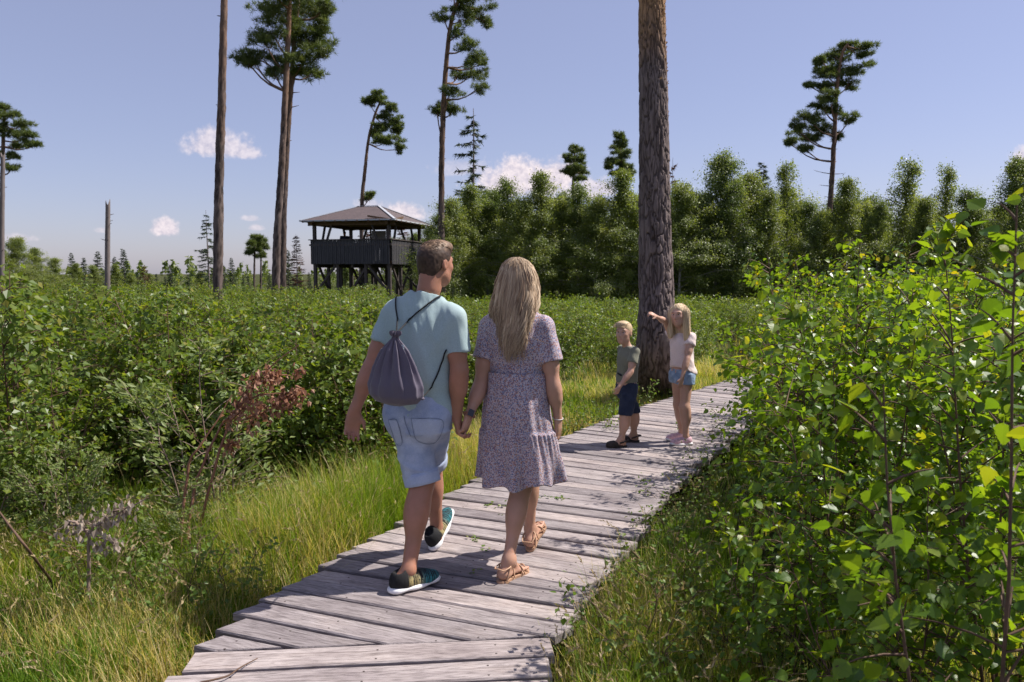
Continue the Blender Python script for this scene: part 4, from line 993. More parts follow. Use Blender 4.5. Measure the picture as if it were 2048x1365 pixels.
# open side: thicket of young birches
MM = (M['birch_leaf_mid'], M['twig'])
LP = [shrub_meshes(300 + i, 1.6, .70, 7, 28, 20, .060, MM) for i in range(6)]
for x, y, h, lab in [(-3.75, 5.3, 1.86, 'dark tall birch shrub at the grassy hollow, left of the grey-leaved willow'), (-2.75, 6.3, 1.72, 'birch shrub with a thin leader poking above the thicket behind the willow'), (-1.72, 6.2, 1.56, 'dense dark birch shrub directly beyond the tall grass beside the man'), (-2.1, 5.7, 1.30, 'low birch shrub between the willow and the tall grass'), (-3.2, 5.0, 1.2, 'low leafy shrub behind the dry grey-leaved branch'), (-1.15, 6.9, 1.5, 'birch shrub just behind the man and his bag')]:
    place_shrub('birch_shrub', LP[rgs.integers(6)], x, y, rgs.uniform(0, 6.28), h / 1.6, lab, 'shrub', None)
def free_spot(x, y):
    px = 1024 + FPX * x / max(y, .1)
    if walk_dist(np.array([x]), np.array([y]))[0] < .95: return False
    if y < 6.0 and x > -3.9: return False
    if -3.0 < x < 3.2 and y < 7.2 and x > -.9: return False
    # grassy clearing beside the walk in front of the huge pine and beyond it
    if .2 < x < 2.6 and 7 < y < 12.2: return False
    if x > 1.0 and 9 < y < 15 and walk_dist(np.array([x]), np.array([y]))[0] < 1.5: return False
    if abs(x) > .78 * y + 1.2: return False
    return True
spots = []
for ring in range(60000):
    y = 6.2 + 22 * rgs.uniform() ** 1.25; x = rgs.uniform(-.80, .62) * y
    if not free_spot(x, y): continue
    dmin = .62 + .030 * (y - 6)
    if all((x - a) ** 2 + (y - b) ** 2 > dmin ** 2 for a, b in spots): spots.append((x, y))
    if len(spots) >= 285: break
spots.sort(key=lambda q: q[1])
for x, y in spots:
    px = 1024 + FPX * x / y
    h = (1.42 if px < 760 else 1.08) * rgs.uniform(.82, 1.10) + (.10 if px < 300 else 0)
    if y > 14: h *= .94
    w = rgs.uniform(.95, 1.25)
    side = 'open' if x < 0 else 'far'
    place_shrub('birch_shrub', LP[rgs.integers(6)], x, y, rgs.uniform(0, 6.28), h / 1.6 * w, 'knee to chest high birch shrub in the wide field of young birches', 'shrub', 'field of young birch shrubs', sz=h / 1.6)
# the rest of the field, too far to tell plants apart
def far_thicket():
    rg = np.random.default_rng(9); pos = []
    for i in range(900):
        y = rg.uniform(17, 46); x = rg.uniform(-.85, .8) * y
        if -11.5 < x < -5 and 39 < y < 46: continue
        pos.append((x, y))
    ps, os_, ls = [], [], []
    for x, y in pos:
        k = 210; h = rg.uniform(.8, 1.35) if x < -.17 * y else rg.uniform(.7, 1.05)
        u = rand_unit(rg, k); q = u * (rg.uniform(.3, 1, (k, 1)) ** .5) * np.array([.95, .95, h * .62]); q[:, 2] = np.abs(q[:, 2] + h * .35) + rg.uniform(0, .1, k)
        ps.append(q + np.array([x, y, -.2])); os_.append(u); ls.append(np.full(k, .055 + .0016 * y))
    p, o, L = map(np.concatenate, (ps, os_, ls)); d, N = leaf_frames(rg, o, .7, .7)
    V, F, r = leaves_mesh(p, d, N, L * rg.uniform(.6, 1.25, len(p)), np.clip(rg.beta(2, 2, len(p)) + .0, 0, 1))
    link('birch_thicket', new_mesh('birch_thicket', V, F, M['birch_leaf_mid'], smooth=False, attrs={'rnd': r}), label='far sea of low young birches filling the bog up to the wood', cat='thicket', kind='stuff')
far_thicket()
# willow saplings with grey-green narrow leaves near the bend
WL = [shrub_meshes(400 + i, 1.2, .46, 5, 22, 20, .062, (M['willow_leaf'], M['twig_pale']), narrow=True) for i in range(2)]
for x, y, h, lab in [(-2.05, 4.95, 1.30, 'grey-green willow sapling beside the dry brown branch'), (-2.75, 4.55, .75, 'short willow sapling behind the withered grey-leaved twig'), (-1.95, 4.35, .55, 'knee-high pale willow shoots at the foot of the dry brown branch'), (-3.1, 3.9, .6, 'small willow shoots at the leaning bare stem'), (-3.45, 4.7, 1.0, 'thin willow sapling next to the dark birch shrub at the hollow')]:
    place_shrub('willow_sapling', WL[rgs.integers(2)], x, y, rgs.uniform(0, 6.28), h / 1.2, lab, 'shrub', None)
# low bilberry and seedling plants in the grass
BL = [shrub_meshes(500 + i, .35, .24, 6, 9, 7, .030, (M['bilberry'], M['twig']), base=.06) for i in range(3)]
low = [(-1.75, 4.0), (-2.3, 4.15), (-2.0, 3.75), (-2.9, 3.6), (-1.6, 3.85), (.95, 7.9), (.75, 8.3), (1.1, 8.6), (.4, 8.1), (1.55, 9.7), (2.25, 10.5), (1.0, 4.75), (1.25, 5.4), (1.5, 6.0), (1.75, 6.7), (1.35, 4.9), (.85, 3.9), (.62, 3.2), (1.05, 3.3), (2.05, 7.6), (2.4, 8.3)]
for x, y in low:
    place_shrub('bilberry_plant', BL[rgs.integers(3)], x, y, rgs.uniform(0, 6.28), rgs.uniform(.8, 1.35), 'small low leafy plant growing in the grass close to the planks', 'plant', 'low leafy plants beside the walk')

# ------------------------------------------------------------------ dry branches
def dry_branch(name, label, stems, leafpts, lmat, wmat, lsz, seed, n, hang=1.1):
    rg = np.random.default_rng(seed); base = np.array(stems[0][0]); parts = []
    for st in stems:
        Q = smooth_poly(np.array(st), 16); Q += rg.normal(0, .004, Q.shape); parts.append(tube(Q, np.linspace(.011, .003, 16), 5))
    root = link(name, None, label=label, cat='dead branch'); root.location = base
    ps = []
    for (a, b_, k, sp) in leafpts:
        t = rg.uniform(0, 1, int(k * n)); c = np.array(a) + np.outer(t, np.array(b_) - np.array(a)); q = c + rg.normal(0, sp, c.shape); ps.append(q)
        for j in range(3): parts.append(tube(np.array([a + (np.array(b_) - a) * j / 3, q[j] * .5 + .5 * np.array(b_), q[j]]), [.005, .004, .002], 3))
    V, F = cat(parts); link('stem', new_mesh('stem', V - base, F, M[wmat]), root)
    p = np.concatenate(ps); d = nrm(np.array([0, 0, -1]) * hang + rand_unit(rg, len(p))); N = rand_unit(rg, len(p))
    TV = LEAF_MID_V * np.array([1, .85, 3.0])
    V, F, r = leaves_mesh(p, d, N, lsz * rg.uniform(.5, 1.2, len(p)), rg.uniform(0, 1, len(p)), TV); link('withered_leaves', new_mesh('withered_leaves', V - base, F, M[lmat], smooth=False, attrs={'rnd': r}), root, kind='stuff')
Yb = 4.55
b0 = P(368, 1128, 4.3); b0[2] = -.12
q1 = [b0, P(385, 1000, 4.4), P(405, 930, 4.45), P(440, 860, Yb), P(480, 810, Yb), P(540, 735, Yb), P(598, 690, Yb)]
q2 = [P(375, 1125, 4.35), P(410, 1010, 4.45), P(440, 900, 4.5), P(470, 820, Yb), P(520, 790, Yb), P(580, 785, Yb), P(606, 778, Yb)]
q3 = [P(355, 1120, 4.3), P(372, 960, 4.4), P(388, 905, 4.4), P(430, 850, 4.45), P(462, 790, 4.5)]
q2[0][2] = q3[0][2] = -.12
dry_branch('dry_branch', 'bent dry branch with rust-brown withered leaves leaning over the tall grass', [q1, q2, q3],
           [(P(470, 815, Yb), P(520, 755, Yb), .45, .04), (P(520, 755, Yb), P(560, 748, Yb), .75, .032), (P(490, 840, Yb), P(540, 810, Yb), .5, .04), (P(540, 805, Yb), P(606, 785, Yb), .95, .03), (P(455, 850, Yb), P(500, 800, Yb), .35, .045), (P(455, 900, Yb), P(470, 880, Yb), .25, .02), (P(592, 742, Yb), P(600, 738, Yb), .12, .02)], 'dry_leaf', 'twig_red', .045, 1, 150)
Yg = 3.75
g0 = P(175, 1150, Yg); g0[2] = -.1
dry_branch('withered_twig', 'withered twig with curled grey leaves hanging over the left grass', [[g0, P(178, 1100, Yg), P(185, 1060, Yg), P(230, 1030, Yg), P(290, 1000, Yg)], [P(182, 1075, Yg), P(150, 1045, Yg), P(115, 1060, Yg)]],
           [(P(130, 1050, Yg), P(200, 1045, Yg), .8, .03), (P(200, 1040, Yg), P(270, 1010, Yg), .9, .025), (P(180, 1070, Yg), P(240, 1090, Yg), .5, .03)], 'grey_leaf', 'twig_pale', .042, 2, 80, 2.5)
def bare_stick(name, label, pts, r, mat):
    Q = smooth_poly(np.array(pts), 12); base = np.array(pts[0]); V, F = tube_closed(Q, np.linspace(r, r * .5, 12), 6)
    return link(name, new_mesh(name, V - base, F, M[mat]), label=label, cat='stick', loc=base)
bare_stick('leaning_stem', 'bare grey stem leaning over the grass with leaves at its foot', [G(112, 1175, -.1), P(60, 1105, 3.5), P(10, 1040, 3.5), P(-30, 985, 3.5)], .008, 'twig')
bare_stick('fallen_twig', 'thin broken twig lying across two front planks', [G(400, 1366, .012), G(440, 1357, .013), G(460, 1350, .012), G(478, 1337, .014), G(500, 1325, .012), G(515, 1317, .014)], .0045, 'twig')

# ------------------------------------------------------------------ grass
def blades(rg, x, y, h, lean, w, droop, rnd, tipseed=None):
    n = len(x); az = rg.uniform(0, 2 * np.pi, n); z0 = height(x, y)
    d = np.c_[np.cos(az), np.sin(az)]; s_ = np.c_[-d[:, 1], d[:, 0]]
    T = np.array([0, .4, .75, 1.0]); W = np.array([1, .85, .5, 0.0])
    V = np.zeros((n, 7, 3)); k = 0
    for i, t in enumerate(T):
        r = lean * t ** 1.2 + droop * t ** 2.6; zz = h * (t - .45 * (droop / (h + 1e-6)) * t ** 2.6 * .8)
        c = np.c_[x + d[:, 0] * r, y + d[:, 1] * r, z0 + np.maximum(zz, .005)]
        if i < 3:
            for sg in (-1, 1): V[:, k] = c; V[:, k, :2] += s_ * (sg * W[i] * w / 2)[:, None]; k += 1
        else: V[:, k] = c
    F4 = np.array([[0, 1, 3, 2], [2, 3, 5, 4]]); F3 = np.array([[4, 5, 6]]); o = (np.arange(n) * 7)[:, None, None]
    return V.reshape(-1, 3), (F4[None] + o).reshape(-1, 4), (F3[None] + o).reshape(-1, 3), np.repeat(rnd, 7), V[:, 6]
def grass_field(name, label, seed, n, sampler, hfun, tall, straw=.2, w=.0042, tuft=.085, per=42):
    """tufts of blades; sampler(rg, m) -> x, y of tuft centres"""
    rg = np.random.default_rng(seed); m = n // per
    cx, cy = sampler(rg, m); wd = walk_dist(cx, cy); keep = wd > .03; cx, cy = cx[keep], cy[keep]
    m = len(cx); k = rg.integers(per // 2, per + per // 2, m); idx = np.repeat(np.arange(m), k)
    x = cx[idx] + rg.normal(0, tuft, len(idx)); y = cy[idx] + rg.normal(0, tuft, len(idx))
    wd = walk_dist(x, y); keep = wd > -.02; x, y, idx, wd = x[keep], y[keep], idx[keep], wd[keep]
    h0 = hfun(cx, cy) * rg.uniform(.65, 1.25, m); h = h0[idx] * rg.uniform(.45, 1.1, len(idx))
    tone = np.clip(.36 + .42 * vnoise(np.c_[cx * .9, cy * .9, cx * 0], seed) + rg.normal(0, .13, m), 0, .80); rnd = np.clip(tone[idx] + rg.normal(0, .09, len(idx)), 0, .82)
    dry = rg.uniform(size=len(idx)) < straw * (1 + 1.5 * vnoise(np.c_[x * 1.4, y * 1.4, x * 0], seed + 3)); rnd[dry] = rg.uniform(.80, 1.0, dry.sum())
    lean = h * rg.uniform(.05, .45, len(idx)); droop = h * rg.uniform(0, .75, len(idx)) ** 1.5
    V, F4, F3, r, tip = blades(rg, x, y, h, lean, w * rg.uniform(.7, 1.4, len(x)), droop, rnd)
    return link(name, new_mesh(name, V, [F4, F3], M['grass'], smooth=False, attrs={'rnd': r}), label=label, cat='grass', kind='stuff')
def sampl(boxes):
    a = np.array([(b_[1] - b_[0]) * (b_[3] - b_[2]) * b_[4] for b_ in boxes]); pr = a / a.sum()
    def f(rg, m):
        i = rg.choice(len(boxes), m, p=pr); B = np.array(boxes)[i]; u = rg.uniform(size=(2, m))
        return B[:, 0] + (B[:, 1] - B[:, 0]) * u[0], B[:, 2] + (B[:, 3] - B[:, 2]) * u[1]
    return f
def h_left(x, y):
    tall = np.exp(-((walk_dist(x, y) - .45) / .55) ** 2) * sstep(3.9, 4.6, y)
    return .20 + .05 * sstep(3.6, 4.2, y) + .28 * tall + .05 * vnoise(np.c_[x * 2, y * 2, x * 0], 8)
grass_field('grass', 'lush green and straw coloured grass between the walk and the open-side shrubs', 61, 76000, sampl([(-4.2, -1.3, 2.4, 4.6, 1.9), (-3.6, -.6, 4.2, 6.0, 1.2), (-1.2, .4, 4.6, 7.4, 1.5), (-2.2, -1.0, 3.0, 5.2, 1.8)]), h_left, 0, .44)
grass_field('grass', 'short green grass along the thicket side edge of the planks', 62, 30000, sampl([(.1, 1.1, 2.4, 4.2, 1.6), (.4, 1.5, 3.6, 5.4, 1.3), (.9, 2.6, 5.0, 8.6, .7), (1.0, 2.4, 2.2, 4.2, .8)]), lambda x, y: .16 + .14 * np.exp(-((walk_dist(x, y) - .25) / .3) ** 2) * sstep(5.2, 4.2, y) + .06 * vnoise(np.c_[x * 2, y * 2, x * 0], 8), 0, .34)
grass_field('grass', 'pale yellowish grass of the small clearing around the huge pine', 63, 34000, sampl([(-.2, 2.6, 7.0, 11.0, 1.2), (1.4, 5.0, 9.5, 14.5, .8), (-.4, 3, 10, 13, .5)]), lambda x, y: .24 + .08 * vnoise(np.c_[x * 1.5, y * 1.5, x * 0], 8), 0, .38, w=.008, tuft=.13, per=36)
grass_field('grass', 'rough grass growing between the young birches of the field', 64, 26000, sampl([(-9, -3, 5, 12, 1), (-4, 0, 6.5, 12, 1), (-16, 8, 12, 26, .25)]), lambda x, y: .30 + .1 * vnoise(np.c_[x * 1.5, y * 1.5, x * 0], 8), 0, .25, w=.010, tuft=.2, per=30)
def seed_heads(name, label, seed, pts_fun, n, hmin, hmax):
    """thin stalks bending over with a feathery head"""
    rg = np.random.default_rng(seed); x, y = pts_fun(rg, n); k = walk_dist(x, y) > .02; x, y = x[k], y[k]; z0 = height(x, y); parts = []; hd = []
    for i in range(len(x)):
        h = rg.uniform(hmin, hmax); az = rg.uniform(0, 6.28); b_ = rg.uniform(.05, .35) * h; d = np.array([math.cos(az), math.sin(az), 0])
        t = np.linspace(0, 1, 6)[:, None]; Q = np.array([x[i], y[i], z0[i]]) + np.array([0, 0, h]) * (t - .18 * t ** 4) + d * b_ * t ** 2.2
        parts.append(tube(Q, np.linspace(.0013, .0007, 6), 3))
        ax = unit(Q[-1] - Q[-2] + d * .004 - np.array([0, 0, .012]) * 1.0); m = 12
        u = np.linspace(0, 1, m); Lh = rg.uniform(.05, .10); side = rand_unit(rg, m)
        p = Q[-1] - ax * .01 + np.outer(u * Lh, ax) + np.outer(u ** 2 * Lh, (0, 0, -.35)); dd = nrm(ax * 1.0 + side * .5)
        hd.append((p, dd, side, np.full(m, .017) * (1 - .6 * u)))
    V1, F1 = cat(parts); p = np.concatenate([a[0] for a in hd]); d = np.concatenate([a[1] for a in hd]); N = np.concatenate([a[2] for a in hd]); L = np.concatenate([a[3] for a in hd])
    V2, F2, r2 = leaves_mesh(p, d, np.cross(d, N + .01), L * 1.3, rg.uniform(.3, 1, len(p)), LEAF_NARROW_V)
    V = np.concatenate([V1, V2]); link(name, new_mesh(name, V, [F1, F2 + len(V1)], M['straw'], smooth=False, attrs={'rnd': np.concatenate([np.full(len(V1), .35), r2])}), label=label, cat='grass', kind='stuff')
seed_heads('seed_grass', 'bending straw-coloured seed stalks rising from the open-side grass', 71, sampl([(-2.6, -.9, 3.3, 5.0, 1.2), (-1.2, .2, 4.4, 6.4, 1.4), (-3.6, -1.5, 2.7, 4.2, .7)]), 520, .3, .62)
seed_heads('seed_grass', 'bending straw-coloured seed stalks beside the plank ends on the thicket side', 72, sampl([(.12, 1.0, 2.5, 3.9, 1.6), (.5, 1.5, 3.6, 5.6, .8)]), 260, .25, .46)
# weeds sprouting between planks
def weeds():
    rg = np.random.default_rng(12)
    for j, (px, py) in enumerate([(975, 1013), (1005, 1018), (1062, 996), (1090, 999), (1120, 1001), (1010, 1033), (948, 1082), (972, 1108), (955, 1150), (1245, 1150), (1215, 1165), (1150, 1262)]):
        c = G(px, py, -.01); n = rg.integers(7, 15); p = c + np.c_[rg.normal(0, .022, (n, 2)), np.abs(rg.normal(.010, .012, n))]
        az = rg.uniform(0, 6.28, n); d = np.c_[np.cos(az), np.sin(az), rg.uniform(.1, .8, n)]
        V, F, r = leaves_mesh(p, d, np.c_[rg.normal(0, .3, (n, 2)), np.ones(n)], rg.uniform(.018, .034, n), rg.uniform(.3, .95, n))
        link('weed', new_mesh('weed', V - c, F, M['bilberry'], smooth=False, attrs={'rnd': r}), label='tiny green weed sprouting from a gap between planks', cat='weed', group='weeds in the plank gaps', loc=c)
weeds()
# ------------------------------------------------------------------ bodies as smooth implicit surfaces
class Field:
    def __init__(s, lo, hi, h):
        s.h = h; s.lo = np.asarray(lo, float); s.n = np.ceil((np.asarray(hi) - s.lo) / h).astype(int) + 1
        s.d = np.full(s.n, 1.0, np.float32)
    def _blk(s, lo, hi):
        a = np.clip(np.floor((np.asarray(lo) - s.lo) / s.h).astype(int), 0, s.n - 1); b = np.clip(np.ceil((np.asarray(hi) - s.lo) / s.h).astype(int) + 1, 1, s.n)
        ax = [s.lo[i] + s.h * np.arange(a[i], b[i]) for i in range(3)]
        return tuple(slice(a[i], b[i]) for i in range(3)), ax[0][:, None, None], ax[1][None, :, None], ax[2][None, None, :]
    def put(s, f, lo, hi, k=.03, op='u'):
        pad = .05 + k
        sl, X, Y, Z = s._blk(np.asarray(lo) - pad, np.asarray(hi) + pad)
        v = f(X, Y, Z).astype(np.float32); d = s.d[sl]
        if op == 'u':
            hh = np.maximum(k - np.abs(d - v), 0) / k; s.d[sl] = np.minimum(d, v) - hh * hh * k * .25
        else:
            hh = np.maximum(k - np.abs(d + v), 0) / k; s.d[sl] = np.maximum(d, -v) + hh * hh * k * .25
        return s
    def cone(s, a, b, ra, rb, k=.03, flat=None, op='u'):
        a, b = np.asarray(a, float), np.asarray(b, float); ab = b - a; L2 = ab @ ab + 1e-12
        def f(X, Y, Z):
            x, y, z = X - a[0], Y - a[1], Z - a[2]
            t = np.clip((x * ab[0] + y * ab[1] + z * ab[2]) / L2, 0, 1)
            x, y, z = x - t * ab[0], y - t * ab[1], z - t * ab[2]; sc = 1.0
            if flat is not None:
                n, q = flat; w = (x * n[0] + y * n[1] + z * n[2]) * (1 / q - 1); x, y, z = x + w * n[0], y + w * n[1], z + w * n[2]; sc = min(1., q)
            return (np.sqrt(x * x + y * y + z * z) - (ra + (rb - ra) * t)) * sc
        m = max(ra, rb) * max(1, flat[1] if flat else 1)
        return s.put(f, np.minimum(a, b) - m, np.maximum(a, b) + m, k, op)
    def ell(s, c, r, R=None, k=.03, op='u'):
        c = np.asarray(c, float); r = np.asarray(r, float); R = np.eye(3) if R is None else np.asarray(R)   # columns = axes
        def f(X, Y, Z):
            x, y, z = X - c[0], Y - c[1], Z - c[2]
            q = [(x * R[0, i] + y * R[1, i] + z * R[2, i]) for i in range(3)]
            k0 = np.sqrt(sum((q[i] / r[i]) ** 2 for i in range(3))); k1 = np.sqrt(sum((q[i] / r[i] ** 2) ** 2 for i in range(3))) + 1e-9
            return k0 * (k0 - 1) / k1
        m = r.max(); return s.put(f, c - m, c + m, k, op)
    def cut(s, p, n):
        """remove everything on the side the normal points to"""
        p, n = np.asarray(p, float), unit(n); ax = [s.lo[i] + s.h * np.arange(s.n[i]) for i in range(3)]
        v = (ax[0][:, None, None] - p[0]) * n[0] + (ax[1][None, :, None] - p[1]) * n[1] + (ax[2][None, None, :] - p[2]) * n[2]
        s.d = np.maximum(s.d, v.astype(np.float32)); return s
    def mesh(s):
        D = s.d; S = D < 0; nx, ny, nz = D.shape
        def sub(A, o): return A[o[0]:nx - 1 + o[0], o[1]:ny - 1 + o[1], o[2]:nz - 1 + o[2]]
        C = [(a, b, c) for a in (0, 1) for b in (0, 1) for c in (0, 1)]
        cnt = sum(sub(S, o).astype(np.int8) for o in C); act = (cnt > 0) & (cnt < 8)
        cells = np.argwhere(act); idx = np.full(act.shape, -1, np.int32); idx[act] = np.arange(len(cells))
        val = {o: sub(D, o)[act] for o in C}
        acc = np.zeros((len(cells), 3)); num = np.zeros(len(cells))
        for a in C:
            for ax in range(3):
                if a[ax]: continue
                b = list(a); b[ax] = 1; b = tuple(b); va, vb = val[a], val[b]; m = (va < 0) != (vb < 0)
                t = np.where(m, va / np.where(m, va - vb, 1), 0); p = np.tile(np.array(a, float), (len(cells), 1)); p[:, ax] += t
                acc += p * m[:, None]; num += m
        V = s.lo + s.h * (cells + acc / num[:, None])
        Fs = []
        for ax in range(3):
            o = [0, 0, 0]; o[ax] = 1
            A = S[:nx - o[0], :ny - o[1], :nz - o[2]]; B = S[o[0]:, o[1]:, o[2]:]
            e = np.argwhere(A != B); b1, b2 = (ax + 1) % 3, (ax + 2) % 3
            e = e[(e[:, b1] > 0) & (e[:, b2] > 0) & (e[:, b1] < D.shape[b1] - 1) & (e[:, b2] < D.shape[b2] - 1)]
            q = []
            for d1, d2 in ((-1, -1), (0, -1), (0, 0), (-1, 0)):
                c = e.copy(); c[:, b1] += d1; c[:, b2] += d2; q.append(idx[c[:, 0], c[:, 1], c[:, 2]])
            Q = np.stack(q, 1); ins = S[e[:, 0], e[:, 1], e[:, 2]]; Q[~ins] = Q[~ins][:, ::-1]; Fs.append(Q)
        F = np.concatenate(Fs); F = F[(F >= 0).all(1)]
        return V, F
def relax(V, F, it=2, lam=.5):
    E = np.concatenate([F[:, [i, (i + 1) % 4]] for i in range(4)])
    for _ in range(it):
        A = np.zeros_like(V); n = np.zeros(len(V)); np.add.at(A, E[:, 0], V[E[:, 1]]); np.add.at(n, E[:, 0], 1)
        V = V + lam * (A / np.maximum(n, 1)[:, None] - V)
    return V
def frame(az):
    f = np.array([math.cos(az), math.sin(az), 0]); return f, np.array([f[1], -f[0], 0]), np.array([0, 0, 1.])   # forward, right, up

# ---- materials for people
def skin_mat(name, c, red):
    m, nt, b = mat_new(name); n = noise_tex(nt, 9, 3); n2 = noise_tex(nt, 90, 3)
    nt.links.new(ramp(nt, n.outputs['Fac'], [(.35, c), (.65, red)]), b.inputs['Base Color'])
    b.inputs['Roughness'].default_value = .5; b.inputs['Specular IOR Level'].default_value = .35
    b.inputs['Subsurface Weight'].default_value = .12; b.inputs['Subsurface Radius'].default_value = (.012, .005, .003); b.inputs['Subsurface Scale'].default_value = 1.0
    bump(nt, b, n2.outputs['Fac'], .12, .002); return m
M['skin_tan'] = skin_mat('skin_tan', (.34, .165, .105), (.43, .20, .135))
M['skin_woman'] = skin_mat('skin_woman', (.44, .25, .175), (.52, .285, .205))
M['skin_child'] = skin_mat('skin_child', (.48, .285, .205), (.53, .31, .23))
def cloth_mat(name, c1, c2, weave=420, sheen=.15, rough=.85, scale=4, bmp=.35):
    m, nt, b = mat_new(name); n = noise_tex(nt, scale, 4); w = noise_tex(nt, weave, 2, stretch=(1, 1, .35))
    col = ramp(nt, n.outputs['Fac'], [(.3, c1), (.7, c2)]); wv = ramp(nt, w.outputs['Fac'], [(.3, (.85, .85, .85)), (.7, (1.1, 1.1, 1.1))])
    nt.links.new(mixc(nt, 1.0, col, wv, 'MULTIPLY'), b.inputs['Base Color']); b.inputs['Roughness'].default_value = rough; b.inputs['Specular IOR Level'].default_value = .15
    b.inputs['Sheen Weight'].default_value = sheen
    f = noise_tex(nt, 22, 4, .6, stretch=(1, 1, .35)); bump(nt, b, f.outputs['Fac'], bmp, .006); return m
M['tee_blue'] = cloth_mat('tee_blue', (.33, .43, .44), (.38, .48, .49))
M['tee_green'] = cloth_mat('tee_green', (.170, .170, .130), (.21, .205, .16))
M['tee_pink'] = cloth_mat('tee_pink', (.72, .58, .56), (.78, .65, .62))
M['denim_light'] = cloth_mat('denim_light', (.24, .30, .46), (.46, .52, .66), 500, .1, scale=9)
M['denim_seam'] = cloth_mat('denim_seam', (.10, .13, .22), (.16, .19, .30), 500, .1)
M['denim_patch'] = cloth_mat('denim_patch', (.35, .41, .57), (.44, .50, .65), 500, .1, scale=9)
M['denim_navy'] = cloth_mat('denim_navy', (.016, .024, .050), (.034, .045, .085), 500, .1, scale=14)
M['denim_mid'] = cloth_mat('denim_mid', (.14, .22, .35), (.34, .44, .58), 500, .1, scale=22)
M['bag'] = cloth_mat('bag', (.115, .098, .135), (.135, .115, .155), 900, .2, .55, 3, .25)
M['bag_tag'] = simple('bag_tag', (.35, .42, .48), None, 10, .7)
M['cord'] = simple('cord', (.012, .012, .014), (.02, .02, .022), 200, .7)
M['shoe_sole'] = simple('shoe_sole', (.74, .72, .74), (.80, .78, .80), 30, .55)
M['leather_tan'] = simple('leather_tan', (.42, .25, .16), (.52, .32, .21), 40, .5)
M['sandal_sole'] = simple('sandal_sole', (.20, .13, .09), (.28, .19, .13), 40, .6)
M['sandal_dark'] = simple('sandal_dark', (.030, .022, .020), (.055, .04, .034), 60, .6)
M['watch_black'] = simple('watch_black', (.012, .012, .014), None, 10, .15, spec=.6)
M['watch_band'] = simple('watch_band', (.28, .14, .09), None, 10, .5)
M['bracelet'] = simple('bracelet', (.7, .68, .66), None, 10, .35)
M['eye_dark'] = simple('eye_dark', (.035, .03, .03), None, 10, .2, spec=.6)
M['lip'] = simple('lip', (.42, .15, .13), None, 10, .45)
M['tooth'] = simple('tooth', (.72, .68, .64), None, 10, .3)
def col_mat(name, rough=.8, bscale=120, bst=.3):
    m, nt, b = mat_new(name); at = N_(nt, 'ShaderNodeAttribute', attribute_name='col'); nt.links.new(at.outputs['Color'], b.inputs['Base Color'])
    b.inputs['Roughness'].default_value = rough; b.inputs['Specular IOR Level'].default_value = .3
    n = noise_tex(nt, bscale, 3); bump(nt, b, n.outputs['Fac'], bst, .003); return m
M['knit'] = col_mat('knit')
def hair_mat(name, stops, rough=.55):
    m, nt, b = mat_new(name); at = N_(nt, 'ShaderNodeAttribute', attribute_name='rnd'); nt.links.new(ramp(nt, at.outputs['Fac'], stops), b.inputs['Base Color'])
    b.inputs['Roughness'].default_value = rough; b.inputs['Specular IOR Level'].default_value = .25
    return m
M['hair_brown'] = hair_mat('hair_brown', [(0, (.035, .022, .017)), (.5, (.085, .052, .036)), (1, (.26, .165, .105))])
M['hair_blond'] = hair_mat('hair_blond', [(0, (.19, .125, .085)), (.35, (.34, .235, .155)), (.7, (.52, .385, .26)), (1, (.70, .56, .40))])
M['hair_fair'] = hair_mat('hair_fair', [(0, (.34, .24, .14)), (.5, (.52, .38, .23)), (1, (.68, .53, .35))])
def dress_mat():
    m, nt, b = mat_new('floral_dress'); tc = nt.nodes.new('ShaderNodeTexCoord')
    v = nt.nodes.new('ShaderNodeTexVoronoi'); v.inputs['Scale'].default_value = 220; nt.links.new(tc.outputs['Object'], v.inputs['Vector'])
    sep = nt.nodes.new('ShaderNodeSeparateColor'); nt.links.new(v.outputs['Color'], sep.inputs[0])
    r = ramp(nt, sep.outputs[0], [(0, (.50, .43, .46)), (.26, (.13, .15, .26)), (.42, (.36, .19, .13)), (.56, (.52, .44, .47)), (.74, (.26, .15, .19)), (.88, (.29, .33, .44)), (1, (.58, .50, .50))])
    r.node.color_ramp.interpolation = 'CONSTANT'
    n = noise_tex(nt, 5, 3); sh = ramp(nt, n.outputs['Fac'], [(.3, (.9, .88, .9)), (.7, (1.05, 1.02, 1.03))])
    nt.links.new(mixc(nt, 1.0, r, sh, 'MULTIPLY'), b.inputs['Base Color']); b.inputs['Roughness'].default_value = .8; b.inputs['Specular IOR Level'].default_value = .15; b.inputs['Sheen Weight'].default_value = .1
    f = noise_tex(nt, 30, 4, .6, stretch=(1, 1, .3)); bump(nt, b, f.outputs['Fac'], .35, .006); return m
M['dress'] = dress_mat()

